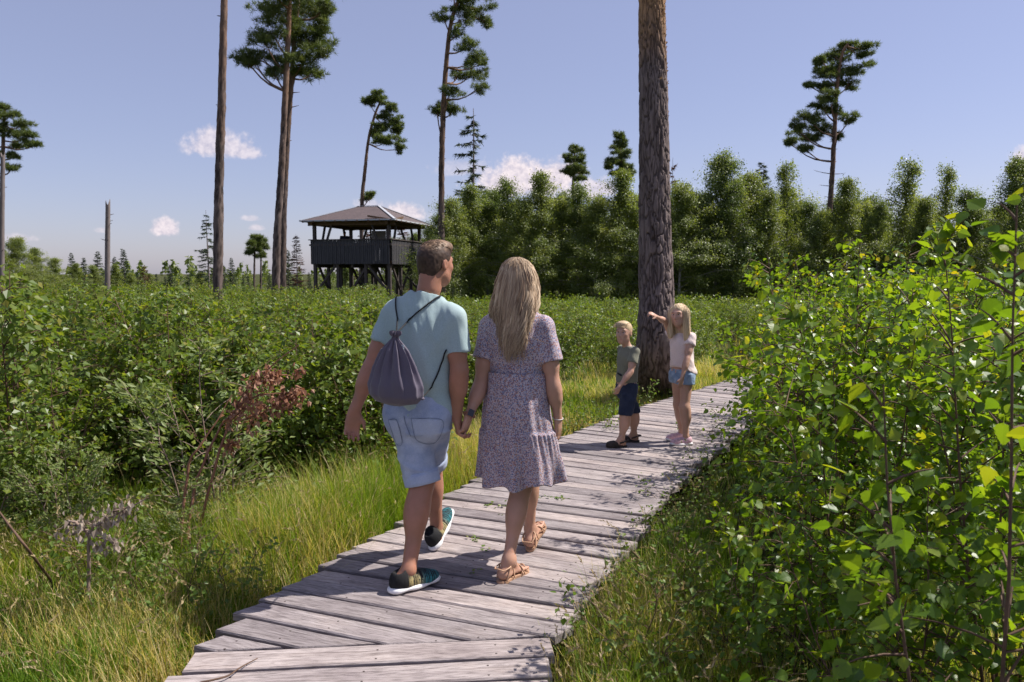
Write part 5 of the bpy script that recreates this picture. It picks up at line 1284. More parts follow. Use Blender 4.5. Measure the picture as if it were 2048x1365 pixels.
# ---- shared anatomy
def add_hand(F, wrist, tip, palm_n, side, L, curl=.35, spread=.20, point=False, thumb_out=.8):
    """wrist -> knuckles along (tip-wrist); palm_n = palm normal; side = towards the thumb; L = hand length"""
    d = unit(np.asarray(tip) - wrist); s = unit(np.asarray(side) - d * (np.asarray(side) @ d)); n = unit(np.asarray(palm_n) - d * (np.asarray(palm_n) @ d) - s * (np.asarray(palm_n) @ s))
    q = L / .19; wrist = np.asarray(wrist, float); pal = .092 * q
    F.cone(wrist, wrist + d * pal * .55, .024 * q, .030 * q, .02 * q, flat=(n, .62))
    F.cone(wrist + d * pal * .35 + s * .017 * q, wrist + d * pal * .95 + s * .024 * q, .017 * q, .015 * q, .02 * q, flat=(n, .75))
    F.cone(wrist + d * pal * .35 - s * .017 * q, wrist + d * pal * .9 - s * .024 * q, .017 * q, .014 * q, .02 * q, flat=(n, .75))
    for i, (off, ln) in enumerate(((.030, .068), (.010, .078), (-.010, .072), (-.029, .056))):
        k0 = wrist + d * pal * (.95 - .05 * (i == 3)) + s * off * q; c = curl * (1 + .12 * i); dirn = unit(d + s * spread * off / .03 * .5)
        if point: c = 0.0 if i == 0 else 1.25
        p = k0
        for j, fr in enumerate((.45, .30, .25)):
            dirn2 = unit(dirn * math.cos(c * (j * .8 + .5)) + n * math.sin(c * (j * .8 + .5)))
            p2 = p + dirn2 * ln * fr * q * 1.05; F.cone(p, p2, (.0098 - .001 * j) * q, (.0090 - .001 * j) * q, .006 * q); p = p2
    t0 = wrist + d * pal * .25 + s * .022 * q; t1 = t0 + unit(d * .75 + s * thumb_out + n * .35) * .045 * q; t2 = t1 + unit(d * 1.0 + s * .25 * thumb_out + n * .35) * .032 * q
    F.cone(t0, t1, .0135 * q, .0115 * q, .012 * q); F.cone(t1, t2, .0112 * q, .0085 * q, .006 * q)
def add_arm(F, sh, el, wr, r=(.058, .047, .045, .029), bul=1.0):
    F.cone(sh, el, r[0], r[1], .03); m = sh + (el - sh) * .4; F.cone(m, m + (el - sh) * .25, r[0] * .98, r[0] * .95, .03)
    F.cone(el, wr, r[2], r[3], .02); m = el + (wr - el) * .22; F.cone(m, m + (wr - el) * .15, r[2] * 1.03, r[2] * .98, .03)
def add_leg(F, hip, kn, an, r=(.088, .058, .052, .036), back=None):
    F.cone(hip, kn, r[0], r[1], .04); F.ell(kn, (r[1] * .96,) * 3, None, .03); F.cone(kn, an, r[2], r[3], .03)
    m = kn + (an - kn) * .30; bk = np.zeros(3) if back is None else np.asarray(back) * r[2] * .38
    ax = unit(an - kn); x = unit(np.cross(ax, [0, 1, 0])); y = np.cross(ax, x)
    F.ell(m + bk, (r[2] * 1.10, r[2] * 1.10, np.linalg.norm(an - kn) * .27), np.stack([x, y, ax], 1), .05)
def add_foot(F, ankle, heel, toe, L, w=.040):
    d = unit(np.asarray(toe) - heel); s = unit(np.cross(d, [0, 0, 1])); u = np.cross(s, d); q = L / .25; heel = np.asarray(heel, float)
    F.ell(heel + d * .035 * q + u * .030 * q, (.036 * q, .032 * q, .034 * q), np.stack([d, s, u], 1), .02)
    F.cone(ankle, heel + d * .05 * q + u * .035 * q, .034 * q, .032 * q, .03); F.cone(np.asarray(ankle) + d * .02 * q, heel + d * .165 * q + u * .022 * q, .031 * q, .022 * q, .03)
    F.cone(heel + d * .06 * q + u * .022 * q, heel + d * .175 * q + u * .018 * q, .028 * q, .034 * q, .02, flat=(u, .55))
    for i, (o, ln) in enumerate(((.026, .062), (.009, .058), (-.005, .050), (-.018, .042), (-.029, .032))):
        a = heel + d * .185 * q + s * o * q + u * .014 * q; F.cone(a, a + d * ln * q - u * .004, (.0115 if i == 0 else .0082) * q, (.0105 if i == 0 else .0072) * q, .006)
def add_head(F, c, az, pitch, H, jaw=1.0, nose=1.0, ear=1.0, tilt=0.0):
    """c = head centre, H = head height (chin to crown)"""
    f, r, u = frame(az); f2 = unit(f * math.cos(pitch) + u * math.sin(pitch)); u2 = unit(np.cross(r, f2)); 
    r2 = unit(r * math.cos(tilt) + u2 * math.sin(tilt)); u2 = np.cross(r2, f2); R = np.stack([r2, f2, u2], 1); q = H / .23
    at = lambda x, y, z: np.asarray(c) + (r2 * x + f2 * y + u2 * z) * q
    F.ell(at(0, -.012, .030), (.076 * q, .095 * q, .086 * q), R, .02)
    F.ell(at(0, .030, -.020), (.062 * q, .064 * q, .080 * q), R, .035)
    F.ell(at(0, .048, -.075), (.040 * q * jaw, .036 * q, .036 * q), R, .04)
    F.cone(at(-.045 * jaw, .012, -.060), at(0, .055, -.088), .022 * q, .020 * q, .03); F.cone(at(.045 * jaw, .012, -.060), at(0, .055, -.088), .022 * q, .020 * q, .03)
    F.cone(at(0, .088, .012), at(0, .104 + .008 * nose, -.028), .010 * q, .0125 * q * nose, .014)
    F.ell(at(0, .098, -.030), (.016 * q, .011 * q, .010 * q), R, .01)
    F.ell(at(0, .080, .028), (.048 * q, .016 * q, .011 * q), R, .02)
    F.ell(at(.036, .066, -.018), (.022 * q, .02 * q, .018 * q), R, .02); F.ell(at(-.036, .066, -.018), (.022 * q, .02 * q, .018 * q), R, .02)
    F.ell(at(0, .084, -.062), (.024 * q, .012 * q, .010 * q), R, .012)
    for sg in (-1, 1):
        F.ell(at(sg * .030, .088, .010), (.013 * q, .011 * q, .008 * q), R, .008, op='s')
        F.ell(at(sg * .078, -.006, -.004), (.009 * q * ear, .020 * q, .031 * q * ear), R, .008)
        F.ell(at(sg * .086, -.002, -.002), (.006 * q, .010 * q, .018 * q), R, .006, op='s')
    return at, R, q
def face_bits(root, base, at, R, q, smile=1.0, iris=(.10, .14, .18)):
    def blob(name, c, r, mat, sub=10):
        th = np.linspace(0, np.pi, sub); ph = np.linspace(0, 2 * np.pi, 12, endpoint=False); T, Pn = np.meshgrid(th, ph, indexing='ij')
        S = np.stack([np.sin(T) * np.cos(Pn) * r[0], np.sin(T) * np.sin(Pn) * r[1], np.cos(T) * r[2]], -1).reshape(-1, 3) @ R.T
        i = np.arange(sub - 1)[:, None] * 12; j = np.arange(12)[None]; k = (j + 1) % 12
        return link(name, new_mesh(name, S + c - base, np.stack([i + j, i + 12 + j, i + 12 + k, i + k], -1).reshape(-1, 4), mat), root)
    for sg in (-1, 1):
        e = blob('eye', at(sg * .030, .077, .009), (.0115 * q, .010 * q, .0065 * q), M['tooth']); blob('iris', at(sg * .029, .0855, .009), (.0062 * q, .004 * q, .0058 * q), M['eye_dark']).parent = e
        V, F = tube_closed(smooth_poly([at(sg * .014, .092, .030), at(sg * .030, .094, .036), at(sg * .047, .083, .031)], 6), .0034 * q, 5); link('eyebrow', new_mesh('eyebrow', V - base, F, M['eyebrow']), root)
    V, F = tube_closed(smooth_poly([at(-.026, .0815, -.055), at(-.012, .094, -.0635), at(0, .0945, -.0655), at(.012, .0920, -.0635), at(.026, .0815, -.055)], 9), .0044 * q, 6)
    mo = link('mouth', new_mesh('mouth', V - base, F, M['lip']), root)
    V, F = tube_closed(smooth_poly([at(-.016, .0900, -.0580), at(0, .0965, -.0615), at(.016, .0900, -.0580)], 7), .0026 * q, 6); link('teeth', new_mesh('teeth', V - base, F, M['tooth']), mo)
M['eyebrow'] = simple('eyebrow', (.22, .15, .10), None, 30, .8)
def finish(name, F, mat, parent=None, base=None, disp=None, it=2, col=None, **kw):
    V, Q = F.mesh(); V = relax(V, Q, it)
    if disp is not None: V = V + vnormals(V, Q) * disp(V)[:, None]
    at = None if col is None else {'col': col(V)}
    me = new_mesh(name, V - base, Q, mat, cols=at)
    o = link(name, me, parent, **kw)
    return o, V, Q
def strands(root, base, name, curves, rad, mat, rnds, sides=4, taper=.25, kind=None):
    parts, rr = [], []
    for c, rn in zip(curves, rnds):
        m = len(c); r_ = rad * np.interp(np.linspace(0, 1, m), [0, .1, .7, 1], [.5, 1, .9, taper]); V, F = tube(c, r_, sides); parts.append((V, F)); rr.append(np.full(len(V), rn))
    V, F = cat(parts); return link(name, new_mesh(name, V - base, F, mat, attrs={'rnd': np.concatenate(rr)}), root, kind=kind)
def sneaker(root, base, heel, toe, up, L, w, colfun, laces=None, name='shoe', sole_h=.030):
    d = unit(np.asarray(toe) - heel); u = unit(np.asarray(up) - d * (np.asarray(up) @ d)); s = np.cross(d, u); R = np.stack([d, s, u], 1); q = L / .30; heel = np.asarray(heel, float)
    at = lambda x, y, z: heel + d * x * L + s * y * w + u * z * q
    lo = np.minimum.reduce([at(x, y, z) for x in (-.1, 1.1) for y in (-.7, .7) for z in (-.02, .17)]); hi = np.maximum.reduce([at(x, y, z) for x in (-.1, 1.1) for y in (-.7, .7) for z in (-.02, .17)])
    F = Field(lo, hi, .0045)
    F.ell(at(.14, 0, .050), (.048 * q, w * .40, .048 * q), R, .02); F.cone(at(.14, 0, .085), at(.20, 0, .100), .036 * q, .036 * q, .02, flat=(s, .9)); F.cone(at(.22, 0, .065), at(.66, 0, .046), .045 * q, .036 * q, .03, flat=(s, 1.0)); F.ell(at(.74, .03, .038), (.075 * q, w * .47, .038 * q), R, .03)
    F.ell(at(.45, 0, .040), (.10 * q, w * .40, .045 * q), R, .03)
    F.cone(at(.17, 0, .118), at(.20, 0, .16), .030 * q, .034 * q, .01, op='s'); F.cut(at(0, 0, .016), -u)
    o, V, Q = finish(name, F, M['knit'], root, base, it=1, col=lambda V: colfun((V - heel) @ d / L, (V - heel) @ s / w, (V - heel) @ u / q))
    S = Field(lo, hi, .0045); S.cone(at(.13, 0, .014), at(.50, -.02, .014), .042 * q, .038 * q, .02, flat=(u, .42)); S.cone(at(.50, -.02, .014), at(.80, .03, .018), .040 * q, .044 * q, .03, flat=(u, .42)); S.ell(at(.90, .02, .022), (.030 * q, w * .36, .014 * q), R, .02)
    S.ell(at(.12, 0, .020), (.048 * q, w * .42, .020 * q), R, .02); S.cut(at(0, 0, .0), -u)
    sp, _, _ = finish('sole', S, M['shoe_sole'], o, base, it=1); sp.parent = o
    if laces is not None:
        for i in range(4):
            x = .34 + .07 * i; z = .098 - .013 * i; V, Fq = tube_closed(smooth_poly([at(x, -.30, z - .016), at(x + .015, 0, z + .006), at(x, .30, z - .016)], 7), .0032, 5); link('lace', new_mesh('lace', V - base, Fq, laces), o)
    return o
def surface_hit(bvh, px, py, off):
    d = Vector(ray(px, py)).normalized(); h = bvh.ray_cast(Vector(_C), d)
    if h[0] is None: return None
    return np.array(h[0]) + np.array(h[1]) * off * (1 if h[1].dot(d) < 0 else -1)
def bvh_of(V, Q): return BVHTree.FromPolygons([tuple(v) for v in V], [tuple(int(i) for i in q) for q in Q])
# ------------------------------------------------------------------ the man
def make_man():
    az = math.radians(68); f, r, u = frame(az)
    pel = np.array([-.50, 4.05, .93]); base = np.array([-.50, 4.05, 0.])
    shm = np.array([-.485, 4.05, 1.425]); shL = shm - r * .183 - u * .004; shR = shm + r * .180 - u * .016; nk = shm + u * .112 + r * .025
    elL, wrL, tipL = P(742, 738, 4.06), P(709, 822, 4.0), P(702, 872, 3.98)
    elR, wrR, tipR = P(919, 742, 3.96), P(913, 836, 4.0), P(921, 870, 4.0)
    hL, hR = pel - r * .088, pel + r * .088
    kL, aL = np.array([-.492, 4.03, .505]), np.array([-.540, 3.80, .105])
    kR, aR = np.array([-.474, 4.32, .52]), np.array([-.454, 4.40, .125])
    heelL, toeL = np.array([-.625, 3.735, .004]), np.array([-.395, 3.915, .004])
    heelR = np.array([-.462, 4.345, .004]); toeR = heelR + unit(f * .80 + u * .55 - r * .02) * .30
    hc = np.array([-.412, 4.07, 1.70]); hz = math.radians(50)
    F = Field((-1.0, 3.6, -.02), (-.10, 4.65, 1.86), .0065)
    # torso
    F.ell(shm + u * -.10, (.165, .105, .17), np.stack([r, f, u], 1), .05); F.ell(pel + u * .22, (.14, .098, .17), np.stack([r, f, u], 1), .06); F.ell(pel + u * .02, (.165, .115, .13), np.stack([r, f, u], 1), .06)
    F.cone(shL, shR, .052, .052, .05); F.cone(shm + u * .03, hc - u * .06 + f * -.015, .064, .055, .05)
    at, R, q = add_head(F, hc, hz, -.02, .232)
    F.cone(at(0, -.045, -.02), at(0, -.05, -.13), .052, .056, .03)
    for a, b, c in ((shL, elL, wrL), (shR, elR, wrR)): add_arm(F, a, b, c, (.051, .047, .047, .029))
    add_hand(F, wrL, tipL, unit(r * .8 + f * .45), unit(f * .6 + r * .75 - u * .1), .20, .50)
    add_hand(F, wrR, tipR, unit(r * .9 + f * .1 - u * .2), unit(f * .8 - r * .2), .185, 1.05)
    add_leg(F, hL, kL, aL, (.090, .060, .059, .037), back=-f); add_leg(F, hR, kR, aR, (.088, .058, .057, .036), back=-f)
    F.cone(aL, aL + (heelL + [0, 0, .03] - aL) * .8 + f * .03, .037, .036, .02); F.cone(aR, heelR + u * .05 + f * .03, .036, .036, .02)
    root, V, Q = finish('person', F, M['skin_tan'], None, base, label='man in pale blue t-shirt and light denim shorts walking away, holding the woman\'s hand', cat='person'); root.location = base
    # t-shirt
    S = Field((-.86, 3.75, .80), (-.14, 4.35, 1.60), .0065)
    S.ell(shm + u * -.09, (.190, .128, .20), np.stack([r, f, u], 1), .06); S.cone(shL, nk, .062, .050, .05); S.cone(shR, nk, .062, .050, .05); S.cone(shm + u * .045 - f * .012 + r * .01, shm + u * .12 + r * .03, .085, .064, .05)
    S.cone(shm - u * .12, pel + u * .20, .180, .165, .05, flat=(f, .70)); S.cone(pel + u * .24, pel + u * -.07, .166, .190, .05, flat=(f, .72))
    K = Field((-.86, 3.75, .80), (-.14, 4.35, 1.60), .0065)
    for a, b in ((shL, elL), (shR, elR)):
        d = unit(b - a); K.cone(a, a + d * .20, .070, .071, .045)
    for a, b in ((shL, elL), (shR, elR)):
        d = unit(b - a); p = a + d * (.165 if a is shL else .185)
        def cutf(X, Y, Z, p=p, d=d):
            x, y, z = X - p[0], Y - p[1], Z - p[2]; t = x * d[0] + y * d[1] + z * d[2]
            rad = np.sqrt(np.maximum(x * x + y * y + z * z - t * t, 0)); return np.maximum(rad - .13, np.maximum(-t, t - .16))
        K.put(cutf, p - .2, p + .2, .004, 's')
    kk = .035; hh = np.maximum(kk - np.abs(S.d - K.d), 0) / kk; S.d = np.minimum(S.d, K.d) - hh * hh * kk * .25
    S.cut(pel + u * -.045, -u); S.cut(shm + u * .118 - f * .02 + r * .02, u * .95 + f * .30 + r * .05)
    def folds(V):
        l = (V - pel) @ r; z = V[:, 2]; w = np.stack([l, (V - pel) @ f, z], 1)
        a = fbm(np.stack([l * 13 + z * 4, w[:, 1] * 6, z * 2.2 - l * 2], 1), 3, 2) * .0095
        b = np.sin((z * 40 + l * 16 + 3 * vnoise(w * 7, 4))) * .0065 * sstep(1.12, .97, z) * sstep(.87, .93, z)
        c = -.012 * np.exp(-((l - .0) / .02) ** 2) * sstep(1.1, 1.3, z) * ((V - pel) @ f < 0)
        e = np.sin((l * 55 - z * 30) + 2.5 * vnoise(w * 6, 9)) * .0035 * np.exp(-((l - .15) / .07) ** 2) * sstep(1.1, 1.35, z)
        return a + b + c + e
    shirt, SV, SQ = finish('t_shirt', S, M['tee_blue'], root, base, folds)
    # collar and hem seams
    for nm, zc, rr_, off in (('hem', pel[2] - .036, None, .0025),):
        pass
    bs = bvh_of(SV, SQ)
    # shorts
    D = Field((-.78, 3.75, .46), (-.22, 4.55, 1.02), .0065)
    D.cone(pel + u * .06, pel - u * .04, .168, .180, .05, flat=(f, .76)); D.ell(pel - u * .05 - r * .085 - f * .045, (.105, .10, .115), np.stack([r, f, u], 1), .05); D.ell(pel - u * .05 + r * .085 - f * .045, (.105, .10, .115), np.stack([r, f, u], 1), .05)
    cL, cR = hL + (kL - hL) * .97, hR + (kR - hR) * .90
    D.cone(hL - u * .02, cL, .108, .090, .035); D.cone(hR - u * .02, cR, .101, .080, .03)
    D.cut(pel + u * .07, u)
    for c_, h_, k_ in ((cL, hL, kL), (cR, hR, kR)):
        d = unit(k_ - h_); p = c_ + d * .012
        def cutf(X, Y, Z, p=p, d=d):
            x, y, z = X - p[0], Y - p[1], Z - p[2]; t = x * d[0] + y * d[1] + z * d[2]; rad = np.sqrt(np.maximum(x * x + y * y + z * z - t * t, 0)); return np.maximum(rad - .14, np.maximum(-t, t - .12))
        D.put(cutf, p - .2, p + .2, .004, 's')
    def dfold(V):
        l = (V - pel) @ r; z = V[:, 2]; ff = (V - pel) @ f
        a = fbm(np.stack([l * 9, ff * 7, z * 7], 1), 3, 6) * .0085
        c = .010 * np.exp(-((z - .80 - .05 * l) / .014) ** 2) * (l > -.02) * (ff < .05) + .007 * np.exp(-((z - .60 + .35 * (l - .02)) / .016) ** 2) * (ff < .0)
        return a + c - .012 * np.exp(-(l / .018) ** 2) * sstep(.78, .84, z) * sstep(1.0, .92, z) * (ff < 0)
    shorts, DV, DQ = finish('denim_shorts', D, M['denim_light'], root, base, dfold)
    for c_, h_, k_, rr in ((cL, hL, kL, .0935), (cR, hR, kR, .0835)):
        d = unit(k_ - h_); s_ = unit(np.cross(d, f)); g = np.cross(s_, d); a = np.linspace(0, 2 * np.pi, 40, endpoint=False)
        prof = [(-.052, -.004), (-.050, .005), (-.030, .007), (.0, .007), (.016, .006), (.018, -.006)]
        Vc = np.array([[c_ + d * t + (s_ * math.cos(x) + g * math.sin(x)) * (rr + o + .0025 * math.sin(x * 3 + t * 40)) for x in a] for t, o in prof]).reshape(-1, 3); n = 40
        i = np.arange(len(prof) - 1)[:, None] * n; j = np.arange(n)[None]; k = (j + 1) % n
        link('cuff', new_mesh('cuff', Vc - base, np.stack([i + j, i + k, i + n + k, i + n + j], -1).reshape(-1, 4), M['denim_patch']), shorts)
    bd = bvh_of(DV, DQ)
    def patch(name, corners, nu, nv, mat, off, parent):
        c = np.array(corners, float); pts = []
        for a in np.linspace(0, 1, nu):
            for b in np.linspace(0, 1, nv):
                q2 = (c[0] * (1 - b) + c[1] * b) * (1 - a) + (c[3] * (1 - b) + c[2] * b) * a; h = surface_hit(bd, *q2, off)
                if h is None: return None
                pts.append(h)
        V = np.array(pts); i = np.arange(nu - 1)[:, None] * nv; j = np.arange(nv - 1)[None]
        return link(name, new_mesh(name, V - base, np.stack([i + j, i + j + 1, i + nv + j + 1, i + nv + j], -1).reshape(-1, 4), mat), parent)
    def seam(pts, parent, rad=.0022, bv=None, mat='denim_seam', name='seam', n=14, off=.003):
        q2 = smooth_poly(np.c_[np.array(pts, float), np.zeros(len(pts))], n); hs = [surface_hit(bv or bd, a[0], a[1], off) for a in q2]; hs = [h for h in hs if h is not None]
        if len(hs) < 3: return None
        V, Fq = tube_closed(np.array(hs), rad, 5); return link(name, new_mesh(name, V - base, Fq, M[mat]), parent)
    for cor in ([(823, 837), (884, 841), (871, 884), (834, 880)], [(777, 840), (794, 841), (805, 884), (794, 888)]):
        p = patch('back_pocket', cor, 8, 8, M['denim_patch'], .003, shorts)
        if p: seam(cor + [cor[0]], p, .0011, n=40, off=.0035)
    seam([(808, 832), (812, 850), (822, 872)], shorts, .0014)
    # hair: short at the sides, longer on top
    Hh = Field(hc - .17, hc + .17, .005)
    Hh.ell(at(0, -.014, .034), (.0815 * q, .101 * q, .091 * q), R, .01); Hh.ell(at(0, .045, .092), (.060 * q, .060 * q, .036 * q), R, .03); Hh.ell(at(0, -.05, -.03), (.066 * q, .052 * q, .07 * q), R, .03)
    Hh.cut(at(0, .078, .06), R @ np.array([0, .85, -.52])); Hh.cut(at(0, .02, .005), R @ np.array([0, .62, -.75])); Hh.cut(at(0, -.05, -.098), R @ np.array([0, .15, -1.]))
    hv = Hh.mesh(); HV = relax(*hv, 2); zl = (HV - hc) @ R[:, 2] / q; rn = np.clip(.25 + .60 * sstep(.05, .105, zl) + .25 * vnoise(HV * 90, 3), 0, 1)
    HV = HV + vnormals(HV, hv[1]) * (.0012 * fbm(HV * 90, 2, 5))[:, None]
    hair = link('hair', new_mesh('hair', HV - base, hv[1], M['hair_brown'], attrs={'rnd': rn}), root)
    rg = np.random.default_rng(2); cs, rs = [], []
    for i in range(900):
        x = rg.uniform(-.066, .066); y = rg.uniform(-.085, .088); e2 = (x / .0815) ** 2 + ((y + .014) / .101) ** 2
        if e2 > .97: continue
        zz = .034 + .091 * math.sqrt(1 - e2)
        if zz < .055: continue
        nl = unit(np.array([x / .0815 ** 2, (y + .014) / .101 ** 2, (zz - .034) / .091 ** 2])); fr = sstep(-.03, .05, y)
        p0 = at(x, y, zz + .014 * fr); dl = np.array([.35 + rg.normal(0, .25), .9 * (.25 + fr), .1]); dl = unit(dl - nl * (dl @ nl) + nl * (.12 + .25 * fr + rg.normal(0, .06))); d = R @ dl
        L = .014 + .016 * fr; t = np.linspace(0, 1, 4)[:, None]
        cs.append(p0 + d * L * t - R @ nl * .006 * t ** 2); rs.append(float(np.clip(rg.normal(.62 + .2 * fr, .20), 0, 1)))
    strands(hair, base, 'tuft', cs, .0013, M['hair_brown'], rs, 3, kind='stuff')
    # shoes
    rg = np.random.default_rng(6)
    def knit(x, y, z):
        n = vnoise(np.stack([x * 60, y * 12, z * 60], 1), 2); st = vnoise(np.stack([x * 95, y * 3, z * 14], 1), 7)
        black = np.array([.012, .012, .014]); ye = np.array([.42, .34, .16]); te = np.array([.03, .17, .20])
        w_ = sstep(.22, .36, x)[:, None] * (st > -.1)[:, None] * sstep(.10, .055, z)[:, None]; c2 = ye + (te - ye) * sstep(.45, .66, x)[:, None]
        return np.clip((black * (1 - w_) + c2 * w_) * (1 + .3 * n)[:, None], 0, 1)
    sneaker(root, base, heelL, toeL, u, .292, .098, knit, M['cord']); sneaker(root, base, heelR, toeR, unit(u * .8 - f * .5 + r * -.25), .292, .098, knit, M['cord'])
    # ---- drawstring bag hanging on the back (a thing of its own)
    bc = P(797, 662, 3.80); top = bc; n, m = 96, 40
    lowc = P(795, 812, 3.80)
    axd = unit(lowc - top); ln = np.linalg.norm(lowc - top); bb = unit(r - axd * (r @ axd)); nn = np.cross(axd, bb); nn = nn if nn @ f < 0 else -nn
    t = np.linspace(0, 1, m); wd = np.interp(t, [0, .04, .07, .10, .25, .5, .72, .86, .95, 1], [.022, .026, .013, .016, .062, .112, .148, .150, .118, .02]); dp = np.interp(t, [0, .04, .07, .10, .25, .5, .72, .86, .95, 1], [.02, .024, .013, .015, .042, .068, .088, .088, .062, .012])
    a = np.linspace(0, 2 * np.pi, n, endpoint=False); T, A = np.meshgrid(t, a, indexing='ij')
    rip = np.cos(A * 11 + .6 * np.sin(A * 3)) * np.interp(T, [0, .05, .07, .1, .3, .55, .8, 1], [.4, .4, .25, .28, .24, .13, .03, 0]) + np.cos(A * 23 + 1) * np.interp(T, [0, .1, .3, .6, 1], [.14, .14, .10, .02, 0])
    sk = np.interp(T, [0, .5, 1], [0, -.01, .0]); W_ = wd[:, None] * (1 + rip); Dp = dp[:, None] * (1 + rip * .9)
    V = top + axd * (T * ln)[..., None] + bb * (np.cos(A) * W_ * (1 + .06 * np.sin(A)) + sk)[..., None] + nn * (np.sin(A) * Dp + .03 * (1 - T))[..., None]
    V = V.reshape(-1, 3); V += (nrm(V - (top + axd * ln * .6)) * (.0035 * fbm(V * 16, 3, 3))[:, None])
    i = np.arange(m - 1)[:, None] * n; j = np.arange(n)[None]; k = (j + 1) % n; Fb = np.stack([i + j, i + k, i + n + k, i + n + j], -1).reshape(-1, 4)
    bag = link('drawstring_bag', None, label='dark purple-grey drawstring bag hanging on the man\'s back', cat='bag'); bag.location = top
    link('pouch', new_mesh('pouch', V - top, Fb, M['bag']), bag)
    def cord(pts, rad=.0042, lift=.008):
        q2 = [p for p in pts if len(p) == 3]; pp = np.array([p for p in pts if len(p) == 2], float)
        for p in smooth_poly(np.c_[pp, np.zeros(len(pp))], 18)[:, :2]:
            h = surface_hit(bs, *p, lift)
            if h is not None: q2.append(h)
        if len(q2) < 3: return
        Vc, Fc = tube_closed(smooth_poly(np.array(q2), 30), rad, 6); link('cord', new_mesh('cord', Vc - top, Fc, M['cord']), bag)
    tp = top + axd * .012 + nn * .02
    cord([tp, (797, 640), (793, 615), (793, 598), (797, 588)]); cord([tp, (815, 645), (835, 626), (860, 606), (876, 595), (889, 591)], .0046)
    rb = top + axd * ln * .87 + bb * .138 + nn * .0
    cord([rb, (862, 775), (875, 745), (886, 716), (894, 700)])
    V4, F4 = tube_closed(np.array([tp - bb * .02, tp + nn * .018, tp + bb * .02]), .005, 5); link('knot', new_mesh('knot', V4 - top, F4, M['cord']), bag)
    tg = top + axd * ln * .16 + bb * .045 + nn * .035; Vt, Ft = box(tg + axd * .03, (.016, .003, .05), np.stack([bb, nn, -axd], 1)); link('side_tag', new_mesh('side_tag', Vt - top, Ft, M['bag_tag'], smooth=False), bag)
    Vt, Ft = tube_closed(smooth_poly([rb, rb + bb * .012 + nn * .012, rb + bb * .006 - nn * .010, rb - bb * .004], 8), .007, 6); link('corner_eyelet', new_mesh('corner_eyelet', Vt - top, Ft, M['bag']), bag)
make_man()

